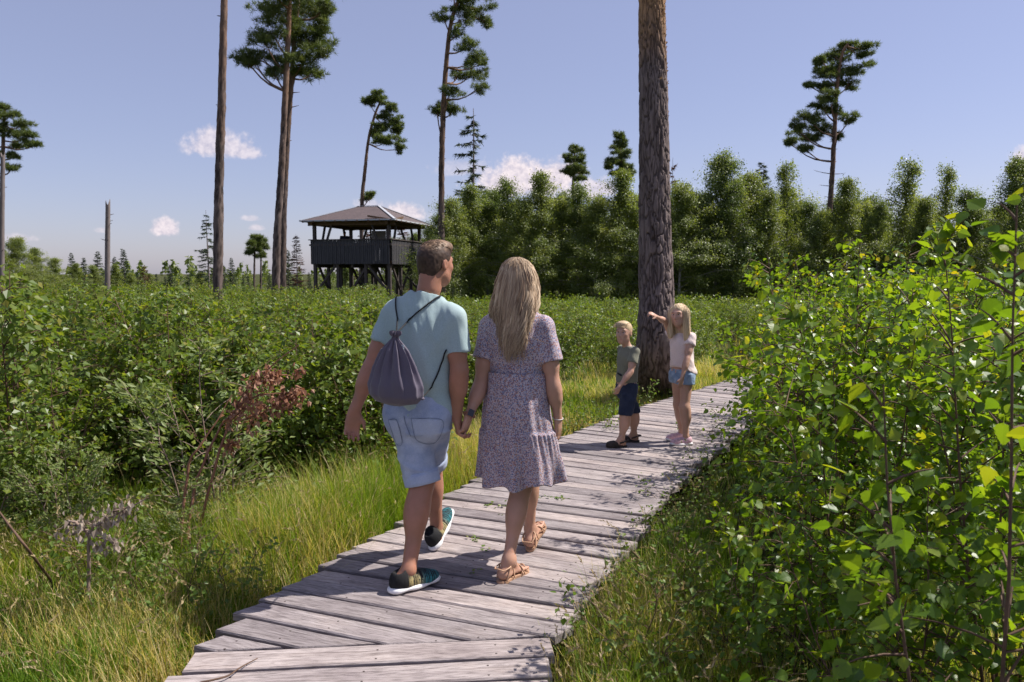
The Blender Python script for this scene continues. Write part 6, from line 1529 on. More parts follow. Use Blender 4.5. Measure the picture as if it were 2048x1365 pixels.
# ------------------------------------------------------------------ the woman
def make_woman():
    az = math.radians(68); f, r, u = frame(az)
    pel = np.array([.030, 4.10, .90]); base = np.array([.03, 4.10, 0.])
    shm = np.array([.028, 4.10, 1.385]); shL = shm - r * .160 - u * .022; shR = shm + r * .160 - u * .022; nk = shm + u * .055
    elL, wrL, tipL = P(961, 772, 4.10), P(937, 834, 4.0), P(926, 871, 3.985)
    elR, wrR, tipR = P(1107, 772, 4.02), P(1116, 838, 4.04), P(1117, 880, 4.05)
    hL, hR = pel - r * .08, pel + r * .08
    kL, aL = np.array([.052, 4.10, .46]), np.array([-.020, 3.925, .105]); kR, aR = np.array([.105, 4.33, .48]), np.array([.108, 4.385, .120])
    heelL, toeL = np.array([-.066, 3.872, .016]), np.array([.070, 4.048, .016])
    heelR = np.array([.100, 4.335, .016]); toeR = heelR + unit(f * .86 + u * .42) * .24
    hc = np.array([.035, 4.12, 1.610]); hz = math.radians(74)
    F = Field((-.36, 3.75, -.01), (.42, 4.66, 1.78), .0065)
    F.ell(shm - u * .10, (.135, .095, .15), np.stack([r, f, u], 1), .05); F.ell(pel + u * .05, (.16, .11, .17), np.stack([r, f, u], 1), .06); F.cone(shm - u * .15, pel, .10, .11, .05); F.cone(shL, shR, .045, .045, .05); F.cone(shm, hc - u * .05, .050, .046, .04)
    at, R, q = add_head(F, hc, hz, -.03, .215, .9)
    add_arm(F, shL, elL, wrL, (.046, .038, .037, .0235)); add_arm(F, shR, elR, wrR, (.046, .038, .037, .0235))
    add_hand(F, wrL, tipL, unit(-r * .9 + f * .2), unit(f * .9), .168, 1.05); add_hand(F, wrR, tipR, unit(-r * .9 - f * .1), unit(f * .9), .172, .30)
    add_leg(F, hL, kL, aL, (.080, .053, .0475, .030), back=-f); add_leg(F, hR, kR, aR, (.080, .053, .0475, .030), back=-f)
    add_foot(F, aL, heelL, toeL, .225); add_foot(F, aR, heelR, toeR, .225)
    root, V, Q = finish('person', F, M['skin_woman'], None, base, label='woman with long wavy blond hair in a short floral dress walking hand in hand', cat='person'); root.location = base
    # dress: bodice with sleeves, then gathered tiers
    S = Field((-.30, 3.85, .95), (.36, 4.36, 1.52), .006)
    S.ell(shm - u * .09, (.158, .115, .17), np.stack([r, f, u], 1), .05); S.cone(shL, nk, .050, .044, .045); S.cone(shR, nk, .050, .044, .045); S.cone(shm - u * .12, shm - u * .36, .155, .160, .05, flat=(f, .74)); S.cone(shm + u * .01, shm + u * .055 - f * .005, .078, .055, .04)
    K = Field((-.30, 3.85, .95), (.36, 4.36, 1.52), .006)
    for a, b in ((shL, elL), (shR, elR)):
        d = unit(b - a); K.cone(a, a + d * .22, .054, .074, .04)
    for a, b in ((shL, elL), (shR, elR)):
        d = unit(b - a); p = a + d * .19
        def cutf(X, Y, Z, p=p, d=d):
            x, y, z = X - p[0], Y - p[1], Z - p[2]; t = x * d[0] + y * d[1] + z * d[2]; rad = np.sqrt(np.maximum(x * x + y * y + z * z - t * t, 0)); return np.maximum(rad - .12, np.maximum(-t, t - .16))
        K.put(cutf, p - .2, p + .2, .004, 's')
    kk = .03; hh = np.maximum(kk - np.abs(S.d - K.d), 0) / kk; S.d = np.minimum(S.d, K.d) - hh * hh * kk * .25
    S.cut(np.array([0, 0, 1.08]), -u); S.cut(shm + u * .062 - f * .02, u)
    V1, Q1 = S.mesh(); V1 = relax(V1, Q1, 2); l = (V1 - pel) @ r
    V1 = V1 + vnormals(V1, Q1) * (fbm(np.stack([l * 14 + V1[:, 2] * 5, (V1 - pel) @ f * 6, V1[:, 2] * 3], 1), 3, 3) * .005 + .004 * np.sin(l * 60 + V1[:, 2] * 25) * sstep(.09, .15, np.abs(l)))[:, None]
    n, m = 220, 90; a = np.linspace(0, 2 * np.pi, n, endpoint=False); z = np.linspace(1.112, .50, m); A, Z = np.meshgrid(a, z); 
    w = np.interp(-Z, [-1.112, -1.0, -.90, -.80, -.79, -.785, -.70, -.60, -.50], [.166, .178, .192, .204, .206, .216, .226, .236, .244]); dp = np.interp(-Z, [-1.112, -.95, -.80, -.785, -.50], [.122, .142, .155, .165, .19])
    g1 = np.interp(-Z, [-1.112, -1.10, -.95, -.80], [.012, .016, .030, .038]); g2 = np.interp(-Z, [-.787, -.775, -.65, -.50], [.020, .030, .055, .085]); amp = np.where(Z > .787, g1, g2)
    fine = np.where(Z > .787, np.cos(A * 38 + 2 * np.sin(A * 5)) * np.interp(-Z, [-1.112, -1.05, -.95], [.014, .010, .0]), np.cos(A * 46 + 2 * np.sin(A * 4)) * np.interp(-Z, [-.787, -.72, -.62], [.022, .014, .0]))
    nse = vnoise(np.stack([np.cos(A) * 3.2, np.sin(A) * 3.2, Z * 1.2], -1), 5)
    fold = 1.45 * amp * (np.cos(A * 9 + 1.5 * nse + Z * 2) * .7 + np.cos(A * 14 - 1.2 * nse + 1) * .45) + fine
    sway = sstep(.95, .5, Z)
    C = pel[None, None] * np.array([1, 1, 0]) + r * (.016 * sway)[..., None] + f * (.035 * sway - .01)[..., None]
    Rr = 1 + fold
    Vs = C + r * (np.cos(A) * w * Rr)[..., None] + f * (np.sin(A) * dp * Rr)[..., None]; Vs[..., 2] = Z + sway * (.016 * np.cos(A * 2 + .8) + .012 * np.cos(A * 7))
    Vi = Vs[-1] * np.array([1, 1, 1]) + (C[-1] * np.array([1, 1, 0]) - Vs[-1] * np.array([1, 1, 0])) * .06 + np.array([0, 0, .012])
    Vs = np.concatenate([Vs.reshape(-1, 3), Vi]); i = np.arange(m)[:, None] * n; j = np.arange(n)[None]; k = (j + 1) % n; Fs = np.stack([i + j, i + n + j, i + n + k, i + k], -1).reshape(-1, 4)
    Vd = np.concatenate([V1, Vs]); Qd = np.concatenate([Q1, Fs + len(V1)])
    dress = link('dress', new_mesh('dress', Vd - base, Qd, M['dress']), root)
    # collar
    Vc, Fc = tube(np.array([shm + u * .058 + r * (.062 * math.cos(x)) + f * (.058 * math.sin(x) - .005) + u * .006 * math.sin(x) for x in np.linspace(0, 2 * np.pi, 25)]), .010, 6); link('collar', new_mesh('collar', Vc - base, Fc, M['dress']), dress)
    # hair: mass plus locks
    Hh = Field(hc - np.array([.22, .26, .52]), hc + np.array([.22, .20, .17]), .006)
    Hh.ell(at(0, -.012, .034), (.087 * q, .104 * q, .096 * q), R, .02)
    Hh.cone(at(0, -.040, .02), at(.0, -.075, -.16), .085, .085, .05, flat=(R[:, 1], .75)); Hh.cone(at(0, -.075, -.16), at(.005, -.118, -.33), .078, .052, .05, flat=(R[:, 1], .5)); Hh.cone(at(.005, -.118, -.33), at(.010, -.125, -.395), .050, .030, .04, flat=(R[:, 1], .5))
    Hh.cone(at(-.072, .0, -.0), at(-.105, -.03, -.235), .038, .036, .04, flat=(R[:, 0], .9)); Hh.cone(at(.072, .01, -.0), at(.088, .0, -.20), .036, .032, .04)
    Hh.cut(at(0, .060, .02), R @ np.array([0, 1., 0]))
    hv = Hh.mesh(); HV = relax(*hv, 2); x = (HV - hc) @ R[:, 0]; y = (HV - hc) @ R[:, 1]; zz = (HV - hc) @ R[:, 2]
    st = vnoise(np.stack([x * 75 + 8 * np.sin(zz * 14), y * 40, zz * 4], 1), 4) + .6 * vnoise(np.stack([x * 160, y * 90, zz * 6], 1), 8)
    HV = HV + vnormals(HV, hv[1]) * (.0035 * st * sstep(.12, .02, zz) + .001 * st)[:, None]
    rn = np.clip(.42 + .30 * st - .22 * sstep(.05, .13, zz) * (np.abs(x) < .05) + .22 * sstep(.03, .09, np.abs(x)), 0, 1)
    hair = link('hair', new_mesh('hair', HV - base, hv[1], M['hair_blond'], attrs={'rnd': rn}), root)
    bh = bvh_of(HV, hv[1]); rg = np.random.default_rng(14); cs, rs = [], []
    for i in range(950):
        phi = rg.uniform(-1.9, 1.9); th0 = rg.uniform(.05, .9); L = rg.uniform(.40, .56) if abs(phi) < .9 else rg.uniform(.26, .42)
        pts = []; lk = int((phi + 2) * 8 + 3 * (th0 > .45)); lr = np.random.default_rng(900 + lk); wav = lr.uniform(.010, .034) * rg.uniform(.8, 1.2); ph = lr.uniform(0, 6.28) + rg.normal(0, .25); fq = lr.uniform(7, 11)
        for t in np.linspace(0, 1, 14):
            zl = .125 * math.cos(th0) - t * L - .0; spread = (.35 + .75 * min(1, t * 2.2 + th0)) 
            ang = phi * spread * (1 - .25 * max(0, t - .5)); d = R @ np.array([math.sin(ang), -math.cos(ang), 0]); o = hc + R[:, 2] * zl * 1.0 + R @ np.array([0, -.02 - .05 * t, 0])
            h = bh.ray_cast(Vector(o + d * .35), Vector(-d))
            if h[0] is None or (np.array(h[0]) - o) @ d < -.02:
                if len(pts) > 2: pts.append(pts[-1] + (pts[-1] - pts[-2]) * .9 + (R[:, 0] * rg.normal(0, .004)))
                continue
            pts.append(np.array(h[0]) + d * (.003 + .004 * rg.uniform()) )
        if len(pts) > 5:
            
            pa = np.array(pts)
            for _ in range(3): pa[1:-1] = .5 * pa[1:-1] + .25 * (pa[:-2] + pa[2:])
            tw_ = np.linspace(0, 1, len(pa))[:, None]; pa = pa + R[:, 0] * wav * np.sin(ph + tw_ * fq) * tw_ ** 1.3 + R[:, 1] * (-.004 + .5 * wav * np.cos(ph + tw_ * fq) * tw_ ** 1.3 - .010 * tw_)
            cs.append(smooth_poly(pa, 18)); rs.append(float(np.clip(lr.normal(.58, .20) + rg.normal(0, .10) - .15 * (th0 < .3), 0, 1)))
    strands(hair, base, 'locks', cs, .0026, M['hair_blond'], rs, 4, .15, kind='stuff')
    # strands flying loose
    cs, rs = [], []
    for i in range(26):
        p0 = at(rg.uniform(-.085, .09), rg.uniform(-.09, .02), rg.uniform(-.26, .05)); d = R @ np.array([rg.choice([-1, 1]) * rg.uniform(.4, 1), -.3, -rg.uniform(.2, 1.2)]); t = np.linspace(0, 1, 6)[:, None]; cs.append(p0 + unit(d) * .11 * t + np.array([0, 0, -.04]) * t ** 2 + R[:, 0] * .01 * np.sin(t * 5)); rs.append(.9)
    strands(hair, base, 'loose_strands', cs, .0011, M['hair_blond'], rs, 3, .3, kind='stuff')
    # sandals
    for heel, toe in ((heelL, toeL), (heelR, toeR)):
        d = unit(toe - heel); s = unit(np.cross(d, [0, 0, 1])); uu = np.cross(s, d); o3 = heel
        at2 = lambda x, y, z: heel + d * x + s * y + uu * z
        xs = np.linspace(-.012, .242, 22); ww = np.interp(xs, [-.012, 0, .03, .10, .17, .21, .242], [.004, .022, .033, .032, .043, .038, .008]); of = np.interp(xs, [0, .1, .2], [0, -.003, .006])
        top = [at2(x, w_ + o_, -.003) for x, w_, o_ in zip(xs, ww, of)] + [at2(x, -w_ + o_, -.003) for x, w_, o_ in zip(xs[::-1], ww[::-1], of[::-1])]
        top = np.array(top); n = len(top); Vq = np.concatenate([top, top - uu * .013]); j = np.arange(n); k = (j + 1) % n
        sd = link('sandal', new_mesh('sandal', Vq - base, [np.stack([j, n + j, n + k, k], 1)[:, ::-1], j[None], (n + j[::-1])[None]], M['leather_tan'], smooth=False), root)
        Vq = np.concatenate([top - uu * .0131, top - uu * .018]); link('sole', new_mesh('sole', Vq - base, [np.stack([j, n + j, n + k, k], 1)[:, ::-1], j[None], (n + j[::-1])[None]], M['sandal_sole'], smooth=False), sd)
        for pts in ([(-.004, .030, .060), (-.012, 0, .066), (-.004, -.030, .060), (.05, -.036, .070), (.075, 0, .082), (.05, .036, .070), (-.004, .030, .060)], [(.05, -.037, .07), (.03, -.037, .03), (.02, -.034, 0)], [(.05, .037, .07), (.03, .037, .03), (.02, .034, 0)],
                    [(.14, -.042, 0), (.125, -.025, .045), (.10, .01, .060), (.085, .036, .0)], [(.10, -.036, 0), (.115, -.015, .054), (.15, .02, .043), (.165, .045, 0)], [(.18, -.042, 0), (.175, -.02, .030), (.165, .01, .036), (.15, .044, 0)], [(.195, -.038, 0), (.20, 0, .030), (.195, .042, 0)]):
            Vs2, Fs2 = tube_closed(smooth_poly([at2(*p) for p in pts], 22), .0042, 5); link('strap', new_mesh('strap', Vs2 - base, Fs2, M['leather_tan']), sd)
    # watch on the left wrist, bracelet on the right
    d = unit(wrL - elL); s = unit(np.cross(d, (0, 1, .2))); g = np.cross(s, d); wc = wrL - d * .012
    Vw, Fw = tube(np.array([wc + (s * math.cos(x) + g * math.sin(x)) * .031 for x in np.linspace(0, 2 * np.pi, 25)]), .006, 6); wb = link('wristwatch', new_mesh('wristwatch', Vw - base, Fw, M['watch_band']), root)
    tc = unit(np.array([.25, -.9, .35]) - d * (np.array([.25, -.9, .35]) @ d)); sx = np.cross(tc, d); Rw = np.stack([sx, d, tc], 1)
    Vw, Fw = box(wc + tc * .034, (.036, .042, .010), Rw); link('watch_case', new_mesh('watch_case', Vw - base, Fw, M['watch_band'], smooth=False), wb)
    Vw, Fw = box(wc + tc * .0395, (.031, .037, .004), Rw); link('watch_face', new_mesh('watch_face', Vw - base, Fw, M['watch_black'], smooth=False), wb)
    d = unit(wrR - elR); s = unit(np.cross(d, f)); g = np.cross(s, d); wc = wrR - d * .004
    Vw, Fw = tube(np.array([wc + (s * math.cos(x) + g * math.sin(x)) * .0275 + d * .006 * math.cos(x) for x in np.linspace(0, 2 * np.pi, 25)]), .0022, 5); link('bracelet', new_mesh('bracelet', Vw - base, Fw, M['bracelet']), root)
make_woman()
# ------------------------------------------------------------------ the children
def make_boy():
    Y0 = 7.12; az = math.radians(203); f, r, u = frame(az); s0 = np.array([0, 0, 0])
    base = np.array([P(1252, 800, Y0)[0], Y0, 0.]); pel = np.array([P(1253, 790, Y0)[0], Y0, .57]); Rb = np.stack([r, f, u], 1)
    shm = np.array([P(1257, 700, Y0)[0], Y0, .915]); shL, shR = shm - r * .115, shm + r * .115      # facing the open side: his left shoulder is nearer
    elL, wrL, tipL = P(1261, 744, 6.95), P(1238, 775, 6.90), P(1231, 792, 6.90)
    elR, wrR, tipR = shR + np.array([.02, .05, -.19]), shR + np.array([-.03, .02, -.36]), shR + np.array([-.05, 0, -.48])
    hL, hR = pel - r * .055, pel + r * .055
    aL, aR = P(1243, 884, 7.02), P(1268, 876, 7.24); aL[2] = aR[2] = .075
    kL, kR = P(1250, 832, 7.05), P(1266, 830, 7.20); kL[2] = kR[2] = .30
    fd = unit(np.array([-1, -.18, 0])); heelL, toeL = aL * [1, 1, 0] - fd * .045 + [0, 0, .018], aL * [1, 1, 0] + fd * .13 + [0, 0, .018]
    fd2 = unit(np.array([-1, .05, 0])); heelR, toeR = aR * [1, 1, 0] - fd2 * .045 + [0, 0, .018], aR * [1, 1, 0] + fd2 * .13 + [0, 0, .018]
    hc = P(1248, 666, 7.10); hz = math.radians(238)
    F = Field((.7, 6.7, -.01), (1.5, 7.5, 1.24), .0065)
    F.ell(shm - u * .08, (.095, .075, .11), Rb, .04); F.ell(pel + u * .03, (.10, .08, .12), Rb, .05); F.cone(shm - u * .1, pel, .08, .085, .04); F.cone(shL, shR, .036, .036, .04); F.cone(shm + u * .0, hc - u * .05, .042, .040, .03)
    at, R, q = add_head(F, hc, hz, .02, .205, .85, .7, 1.15)
    add_arm(F, shL, elL, wrL, (.033, .027, .026, .018)); add_arm(F, shR, elR, wrR, (.033, .027, .026, .018))
    add_hand(F, wrL, tipL, unit(f * .3 + r), unit(f), .115, .9); add_hand(F, wrR, tipR, unit(-r), unit(f), .125, .5)
    add_leg(F, hL, kL, aL, (.062, .044, .041, .028), back=-f); add_leg(F, hR, kR, aR, (.062, .044, .041, .028), back=-f)
    add_foot(F, aL, heelL, toeL, .18); add_foot(F, aR, heelR, toeR, .18)
    root, V, Q = finish('person', F, M['skin_child'], None, base, label='small boy in olive t-shirt and navy shorts standing by the huge pine', cat='person'); root.location = base
    face_bits(root, base, at, R, q)
    S = Field((.75, 6.75, .56), (1.5, 7.5, 1.02), .006)
    S.ell(shm - u * .075, (.112, .092, .125), Rb, .04); S.cone(shL, shm + u * .035, .040, .036, .03); S.cone(shR, shm + u * .035, .040, .036, .03); S.cone(shm - u * .09, pel + u * .06, .108, .115, .04, flat=(f, .86)); S.cone(shm + u * .02, shm + u * .05, .055, .044, .03)
    K = Field((.75, 6.75, .56), (1.5, 7.5, 1.02), .006)
    for a, b in ((shL, elL), (shR, elR)):
        d = unit(b - a); K.cone(a, a + d * .10, .046, .053, .03); K.cut(a + d * .115, d) if a is shL else None
    kk = .02; hh = np.maximum(kk - np.abs(S.d - K.d), 0) / kk; S.d = np.minimum(S.d, K.d) - hh * hh * kk * .25
    S.cut(pel + u * .045, -u); S.cut(shm + u * .05, u)
    fold = lambda V: fbm(np.stack([V[:, 0] * 16 + V[:, 2] * 6, V[:, 1] * 14, V[:, 2] * 6], 1), 3, 2) * .005
    sh, SV, SQ = finish('t_shirt', S, M['tee_green'], root, base, fold)
    # printed stripe band on the chest
    st = []
    for px, py in ((1236, 747), (1239, 749), (1243, 751)):
        h = surface_hit(bvh_of(SV, SQ), px, py, .002); st.append(h) if h is not None else None
    if len(st) == 3:
        Vs, Fs = tube_closed(np.array(st), .010, 4); link('printed_bar', new_mesh('printed_bar', Vs - base, Fs, M['cord']), sh)
    D = Field((.8, 6.8, .25), (1.45, 7.45, .72), .006)
    D.cone(pel + u * .05, pel - u * .03, .105, .115, .04, flat=(f, .86)); D.cone(hL - u * .01, hL + (kL - hL) * .93, .078, .073, .02); D.cone(hR - u * .01, hR + (kR - hR) * .93, .078, .073, .02)
    D.cut(pel + u * .07, u); D.cut(np.array([0, 0, .305]), -u)
    so, DV, DQ = finish('shorts', D, M['denim_navy'], root, base, lambda V: fbm(V * 16, 3, 7) * .006)
    # hair
    Hh = Field(hc - .16, hc + .16, .005); Hh.ell(at(0, -.014, .036), (.081 * q, .100 * q, .090 * q), R, .01); Hh.ell(at(.01, .040, .095), (.058 * q, .050 * q, .030 * q), R, .03)
    Hh.cut(at(0, .076, .065), R @ np.array([0, .85, -.52])); Hh.cut(at(0, .02, .010), R @ np.array([0, .62, -.75])); Hh.cut(at(0, -.05, -.06), R @ np.array([0, .15, -1.]))
    hv = Hh.mesh(); HV = relax(*hv, 2); rn = np.clip(.5 + .35 * vnoise(HV * np.array([120, 120, 40]), 3), 0, 1)
    hair = link('hair', new_mesh('hair', HV - base, hv[1], M['hair_fair'], attrs={'rnd': rn}), root)
    rg = np.random.default_rng(5); cs, rs = [], []
    for i in range(240):
        x = rg.uniform(-.06, .06); y = rg.uniform(-.04, .09); p0 = at(x, y, .115 - 3.5 * x * x - .9 * max(0, y - .04)); d = R @ np.array([.85, rg.normal(.3, .2), .15]); t = np.linspace(0, 1, 4)[:, None]; cs.append(p0 + unit(d) * .035 * t - R[:, 2] * .012 * t ** 2); rs.append(rg.uniform(.3, 1))
    strands(hair, base, 'tuft', cs, .0022, M['hair_fair'], rs, 3, kind='stuff')
    clogs(root, base, [(heelL, toeL), (heelR, toeR)], .18)
def clogs(root, base, feet, L):
    for heel, toe in feet:
        d = unit(toe - heel); s = unit(np.cross(d, [0, 0, 1])); u = np.array([0, 0, 1.]); q = L / .18; R = np.stack([d, s, u], 1); at = lambda x, y, z: heel + d * x * q + s * y * q + u * z * q
        F = Field(heel - np.array([.26, .26, .03]), heel + np.array([.26, .26, .10]), .005)
        F.cone(at(.02, 0, -.006), at(.15, 0, -.004), .034 * q, .042 * q, .02, flat=(u, .38)); F.ell(at(.135, 0, .018), (.062 * q, .042 * q, .032 * q), R, .02); F.cut(at(0, 0, -.018), -u)
        o, V, Q = finish('clog', F, M['sandal_dark'], root, base, it=1)
        Vs, Fs = tube_closed(smooth_poly([at(.07, .042, .030), at(.02, .040, .045), at(-.022, 0, .050), at(.02, -.040, .045), at(.07, -.042, .030)], 16), .0075 * q, 5); link('heel_strap', new_mesh('heel_strap', Vs - base, Fs, M['sandal_dark']), o)
def make_girl():
    Y0 = 7.22; az = math.radians(212); f, r, u = frame(az); Rb = np.stack([r, f, u], 1)
    base = np.array([P(1366, 800, Y0)[0], Y0, 0.]); pel = np.array([P(1364, 756, Y0)[0], Y0, .665])
    shm = np.array([P(1364, 668, Y0)[0], Y0, 1.045]); shL, shR = shm - r * .125, shm + r * .125
    elL, wrL, tipL = P(1374, 719, 7.03), P(1364, 757, 6.97), P(1358, 782, 6.95)
    elR, wrR, tipR = P(1330, 643, 7.18), P(1311, 633, 7.02), P(1298, 625, 6.95)
    hL, hR = pel - r * .062, pel + r * .062
    aL, aR = P(1372, 874, 7.12), P(1363, 869, 7.32); aL[2] = aR[2] = .085
    kL, kR = P(1369, 812, 7.12), P(1357, 808, 7.28); kL[2] = kR[2] = .365
    fd = unit(np.array([-1, -.12, 0])); heelL, toeL = aL * [1, 1, 0] - fd * .055 + [0, 0, .003], aL * [1, 1, 0] + fd * .155 + [0, 0, .003]
    heelR, toeR = aR * [1, 1, 0] - fd * .055 + [0, 0, .003], aR * [1, 1, 0] + fd * .155 + [0, 0, .003]
    hc = P(1357.5, 631, 7.17); hz = math.radians(238)
    F = Field((1.15, 6.75, -.01), (1.95, 7.6, 1.40), .0065)
    F.ell(shm - u * .08, (.10, .078, .12), Rb, .04); F.ell(pel + u * .02, (.115, .09, .12), Rb, .05); F.cone(shm - u * .1, pel, .08, .085, .04); F.cone(shL, shR, .036, .036, .04); F.cone(shm, hc - u * .05, .040, .039, .03)
    at, R, q = add_head(F, hc, hz, .02, .205, .85, .7, .9, tilt=-.06)
    add_arm(F, shL, elL, wrL, (.033, .027, .026, .018)); add_arm(F, shR, elR, wrR, (.030, .026, .025, .017))
    add_hand(F, wrL, tipL, unit(f * .3 + r), unit(f), .13, .35); add_hand(F, wrR, tipR, unit(np.array([.1, -.2, -1])), unit(np.array([0, -1, -.5])), .14, .5, point=True)
    add_leg(F, hL, kL, aL, (.066, .045, .042, .026), back=-f); add_leg(F, hR, kR, aR, (.066, .045, .042, .026), back=-f)
    F.cone(aL, heelL + fd * .05 + u * .04, .03, .03, .02); F.cone(aR, heelR + fd * .05 + u * .04, .03, .03, .02)
    root, V, Q = finish('person', F, M['skin_child'], None, base, label='girl with long fair hair and pale pink top pointing with an outstretched arm', cat='person'); root.location = base
    face_bits(root, base, at, R, q)
    lo, hi = (1.2, 6.8, .60), (1.95, 7.6, 1.16)
    S = Field(lo, hi, .006); S.ell(shm - u * .075, (.118, .095, .13), Rb, .04); S.cone(shL, shm + u * .03, .038, .034, .03); S.cone(shR, shm + u * .03, .038, .034, .03); S.cone(shm - u * .10, pel + u * .06, .108, .128, .04, flat=(f, .88)); S.ell(pel + u * .03 - f * .02, (.138, .122, .06), Rb, .04); S.cone(shm + u * .0, shm + u * .045, .060, .05, .03)
    K = Field(lo, hi, .006)
    for a, b in ((shL, elL), (shR, elR)):
        d = unit(b - a); k2 = Field(lo, hi, .006); k2.cone(a, a + d * .09, .046, .054, .03); k2.cut(a + d * .085, d); K.d = np.minimum(K.d, k2.d)
    kk = .02; hh = np.maximum(kk - np.abs(S.d - K.d), 0) / kk; S.d = np.minimum(S.d, K.d) - hh * hh * kk * .25
    S.cut(pel + u * .035, -u + f * .55); S.cut(shm + u * .045, u)
    sh, SV, SQ = finish('top', S, M['tee_pink'], root, base, lambda V: fbm(np.stack([V[:, 0] * 16 + V[:, 2] * 8, V[:, 1] * 14, V[:, 2] * 8], 1), 3, 2) * .0065)
    D = Field((1.3, 6.9, .52), (1.9, 7.6, .78), .006); D.cone(pel + u * .04, pel - u * .03, .115, .122, .04, flat=(f, .88)); D.cone(hL, hL + (kL - hL) * .28, .086, .086, .02); D.cone(hR, hR + (kR - hR) * .28, .086, .086, .02); D.cut(pel + u * .07, u); D.cut(np.array([0, 0, .588]), -u)
    so, DV, DQ = finish('denim_shorts', D, M['denim_mid'], root, base, lambda V: fbm(V * 18, 3, 7) * .006)
    # long hair
    Hh = Field(hc - np.array([.2, .2, .36]), hc + np.array([.2, .2, .16]), .0055); Hh.ell(at(0, -.014, .036), (.083 * q, .101 * q, .092 * q), R, .01)
    Hh.cone(at(0, -.045, .0), at(0, -.070, -.17), .080, .078, .04, flat=(R[:, 1], .75)); Hh.cone(at(0, -.075, -.17), at(.0, -.085, -.26), .066, .040, .04, flat=(R[:, 1], .55))
    Hh.cone(at(.076, .0, .03), at(.084, .045, -.22), .032, .026, .03); Hh.cone(at(-.076, .0, .03), at(-.090, .02, -.25), .034, .030, .03)
    Hh.ell(at(0, .108, -.035), (.056, .078, .098), R, .012, op='s'); Hh.ell(at(0, .10, -.16), (.045, .07, .12), R, .012, op='s')
    hv = Hh.mesh(); HV = relax(*hv, 2); x = (HV - hc) @ R[:, 0]; stn = vnoise(np.stack([x * 90, ((HV - hc) @ R[:, 1]) * 60, HV[:, 2] * 6], 1), 3); HV = HV + vnormals(HV, hv[1]) * (.004 * stn)[:, None]
    hair = link('hair', new_mesh('hair', HV - base, hv[1], M['hair_fair'], attrs={'rnd': np.clip(.55 + .4 * stn, 0, 1)}), root)
    bh = bvh_of(HV, hv[1]); rg = np.random.default_rng(15); cs, rs = [], []
    for i in range(380):
        phi = rg.uniform(-2.2, 2.2); th0 = rg.uniform(.05, .9); L = rg.uniform(.24, .36); pts = []
        for t in np.linspace(0, 1, 12):
            zl = .12 * math.cos(th0) - t * L; ang = phi * (.35 + .75 * min(1, t * 2.2 + th0)); d = R @ np.array([math.sin(ang), -math.cos(ang), 0]); o = hc + R[:, 2] * zl + R @ np.array([0, -.02 - .03 * t, 0]); h = bh.ray_cast(Vector(o + d * .3), Vector(-d))
            if h[0] is None or (np.array(h[0]) - o) @ d < -.02: continue
            pts.append(np.array(h[0]) + d * .003)
        if len(pts) > 5: cs.append(smooth_poly(np.array(pts), 14)); rs.append(float(np.clip(rg.normal(.6, .25), 0, 1)))
    strands(hair, base, 'locks', cs, .0026, M['hair_fair'], rs, 4, .2, kind='stuff')
    pink = lambda x, y, z: np.clip(np.array([.62, .40, .46]) * (1 + .25 * vnoise(np.stack([x * 30, y * 6, z * 40], 1), 2))[:, None], 0, 1)
    for h_, t_ in ((heelL, toeL), (heelR, toeR)): sneaker(root, base, h_, t_, u, .215, .078, pink, M['shoe_sole'])
make_boy(); make_girl()
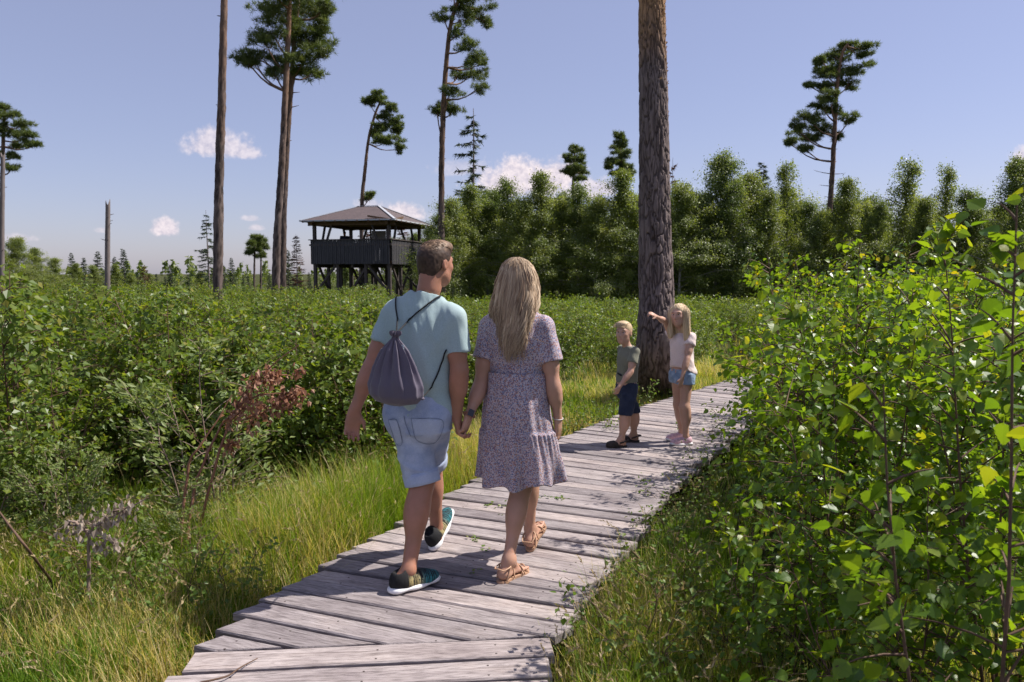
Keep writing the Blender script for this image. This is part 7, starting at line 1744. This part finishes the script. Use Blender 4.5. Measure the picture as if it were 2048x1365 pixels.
# visitor on the tower platform
def make_visitor():
    c = TW(.78, .40, 2.28); f, r, u = frame(math.radians(110)); Rb = np.stack([r, f, u], 1); hc = c + u * 1.60
    F = Field(c - np.array([.35, .35, .0]), c + np.array([.35, .35, 1.82]), .014)
    pel = c + u * .95; sh = c + u * 1.40
    F.ell(sh - u * .12, (.17, .11, .18), Rb, .05); F.cone(sh - u * .15, pel, .14, .15, .05, flat=(f, .75)); F.cone(sh - r * .17, sh + r * .17, .06, .06, .05); F.cone(sh, hc - u * .04, .055, .055, .03)
    add_head(F, hc, math.radians(110), 0, .225)
    for sg in (-1, 1):
        s_ = sh + r * sg * .18; e = s_ + r * sg * .07 + f * .03 - u * .27; w = e + f * .22 - u * .12; add_arm(F, s_, e, w, (.055, .045, .042, .03)); add_hand(F, w, w + f * .1, -u, -r * sg, .18, .4)
        h_ = pel + r * sg * .09; k = c + r * sg * .10 + u * .50; a = c + r * sg * .11 + u * .09; add_leg(F, h_, k, a); add_foot(F, a, a - f * .05 - u * .085, a + f * .2 - u * .085, .25)
    root, V, Q = finish('person', F, M['skin_tan'], None, c, label='far visitor in dark blue shirt and cap standing inside the tower', cat='person'); root.location = c
    M['dark_shirt'] = cloth_mat('dark_shirt', (.015, .022, .05), (.025, .032, .065)); M['cap'] = simple('cap', (.02, .02, .025), None, 10, .8)
    S = Field(c + np.array([-.35, -.35, .86]), c + np.array([.35, .35, 1.56]), .014); S.ell(sh - u * .12, (.19, .13, .2), Rb, .05); S.cone(sh - u * .15, pel, .165, .175, .05, flat=(f, .75)); S.cone(sh - r * .18, sh + r * .18, .075, .075, .05)
    for sg in (-1, 1): s_ = sh + r * sg * .18; S.cone(s_, s_ + (r * sg * .07 + f * .03 - u * .27) * .8, .07, .065, .03)
    S.cut(pel, -u); S.cut(sh + u * .07, u); finish('shirt', S, M['dark_shirt'], root, c)
    D = Field(c + np.array([-.3, -.3, .05]), c + np.array([.3, .3, 1.05]), .014); D.cone(pel + u * .05, pel - u * .06, .165, .17, .05, flat=(f, .78))
    for sg in (-1, 1): D.cone(pel + r * sg * .09, c + r * sg * .11 + u * .12, .095, .065, .03)
    finish('trousers', D, M['cap'], root, c)
    Hc = Field(hc - .17, hc + .17, .010); Hc.ell(hc + u * .04 - f * .01, (.086, .106, .092), Rb, .01); Hc.cone(hc + f * .08 + u * .045, hc + f * .15 + u * .035, .055, .05, .01, flat=(u, .18)); Hc.cut(hc + u * .02, -u); finish('cap', Hc, M['cap'], root, c)
make_visitor()
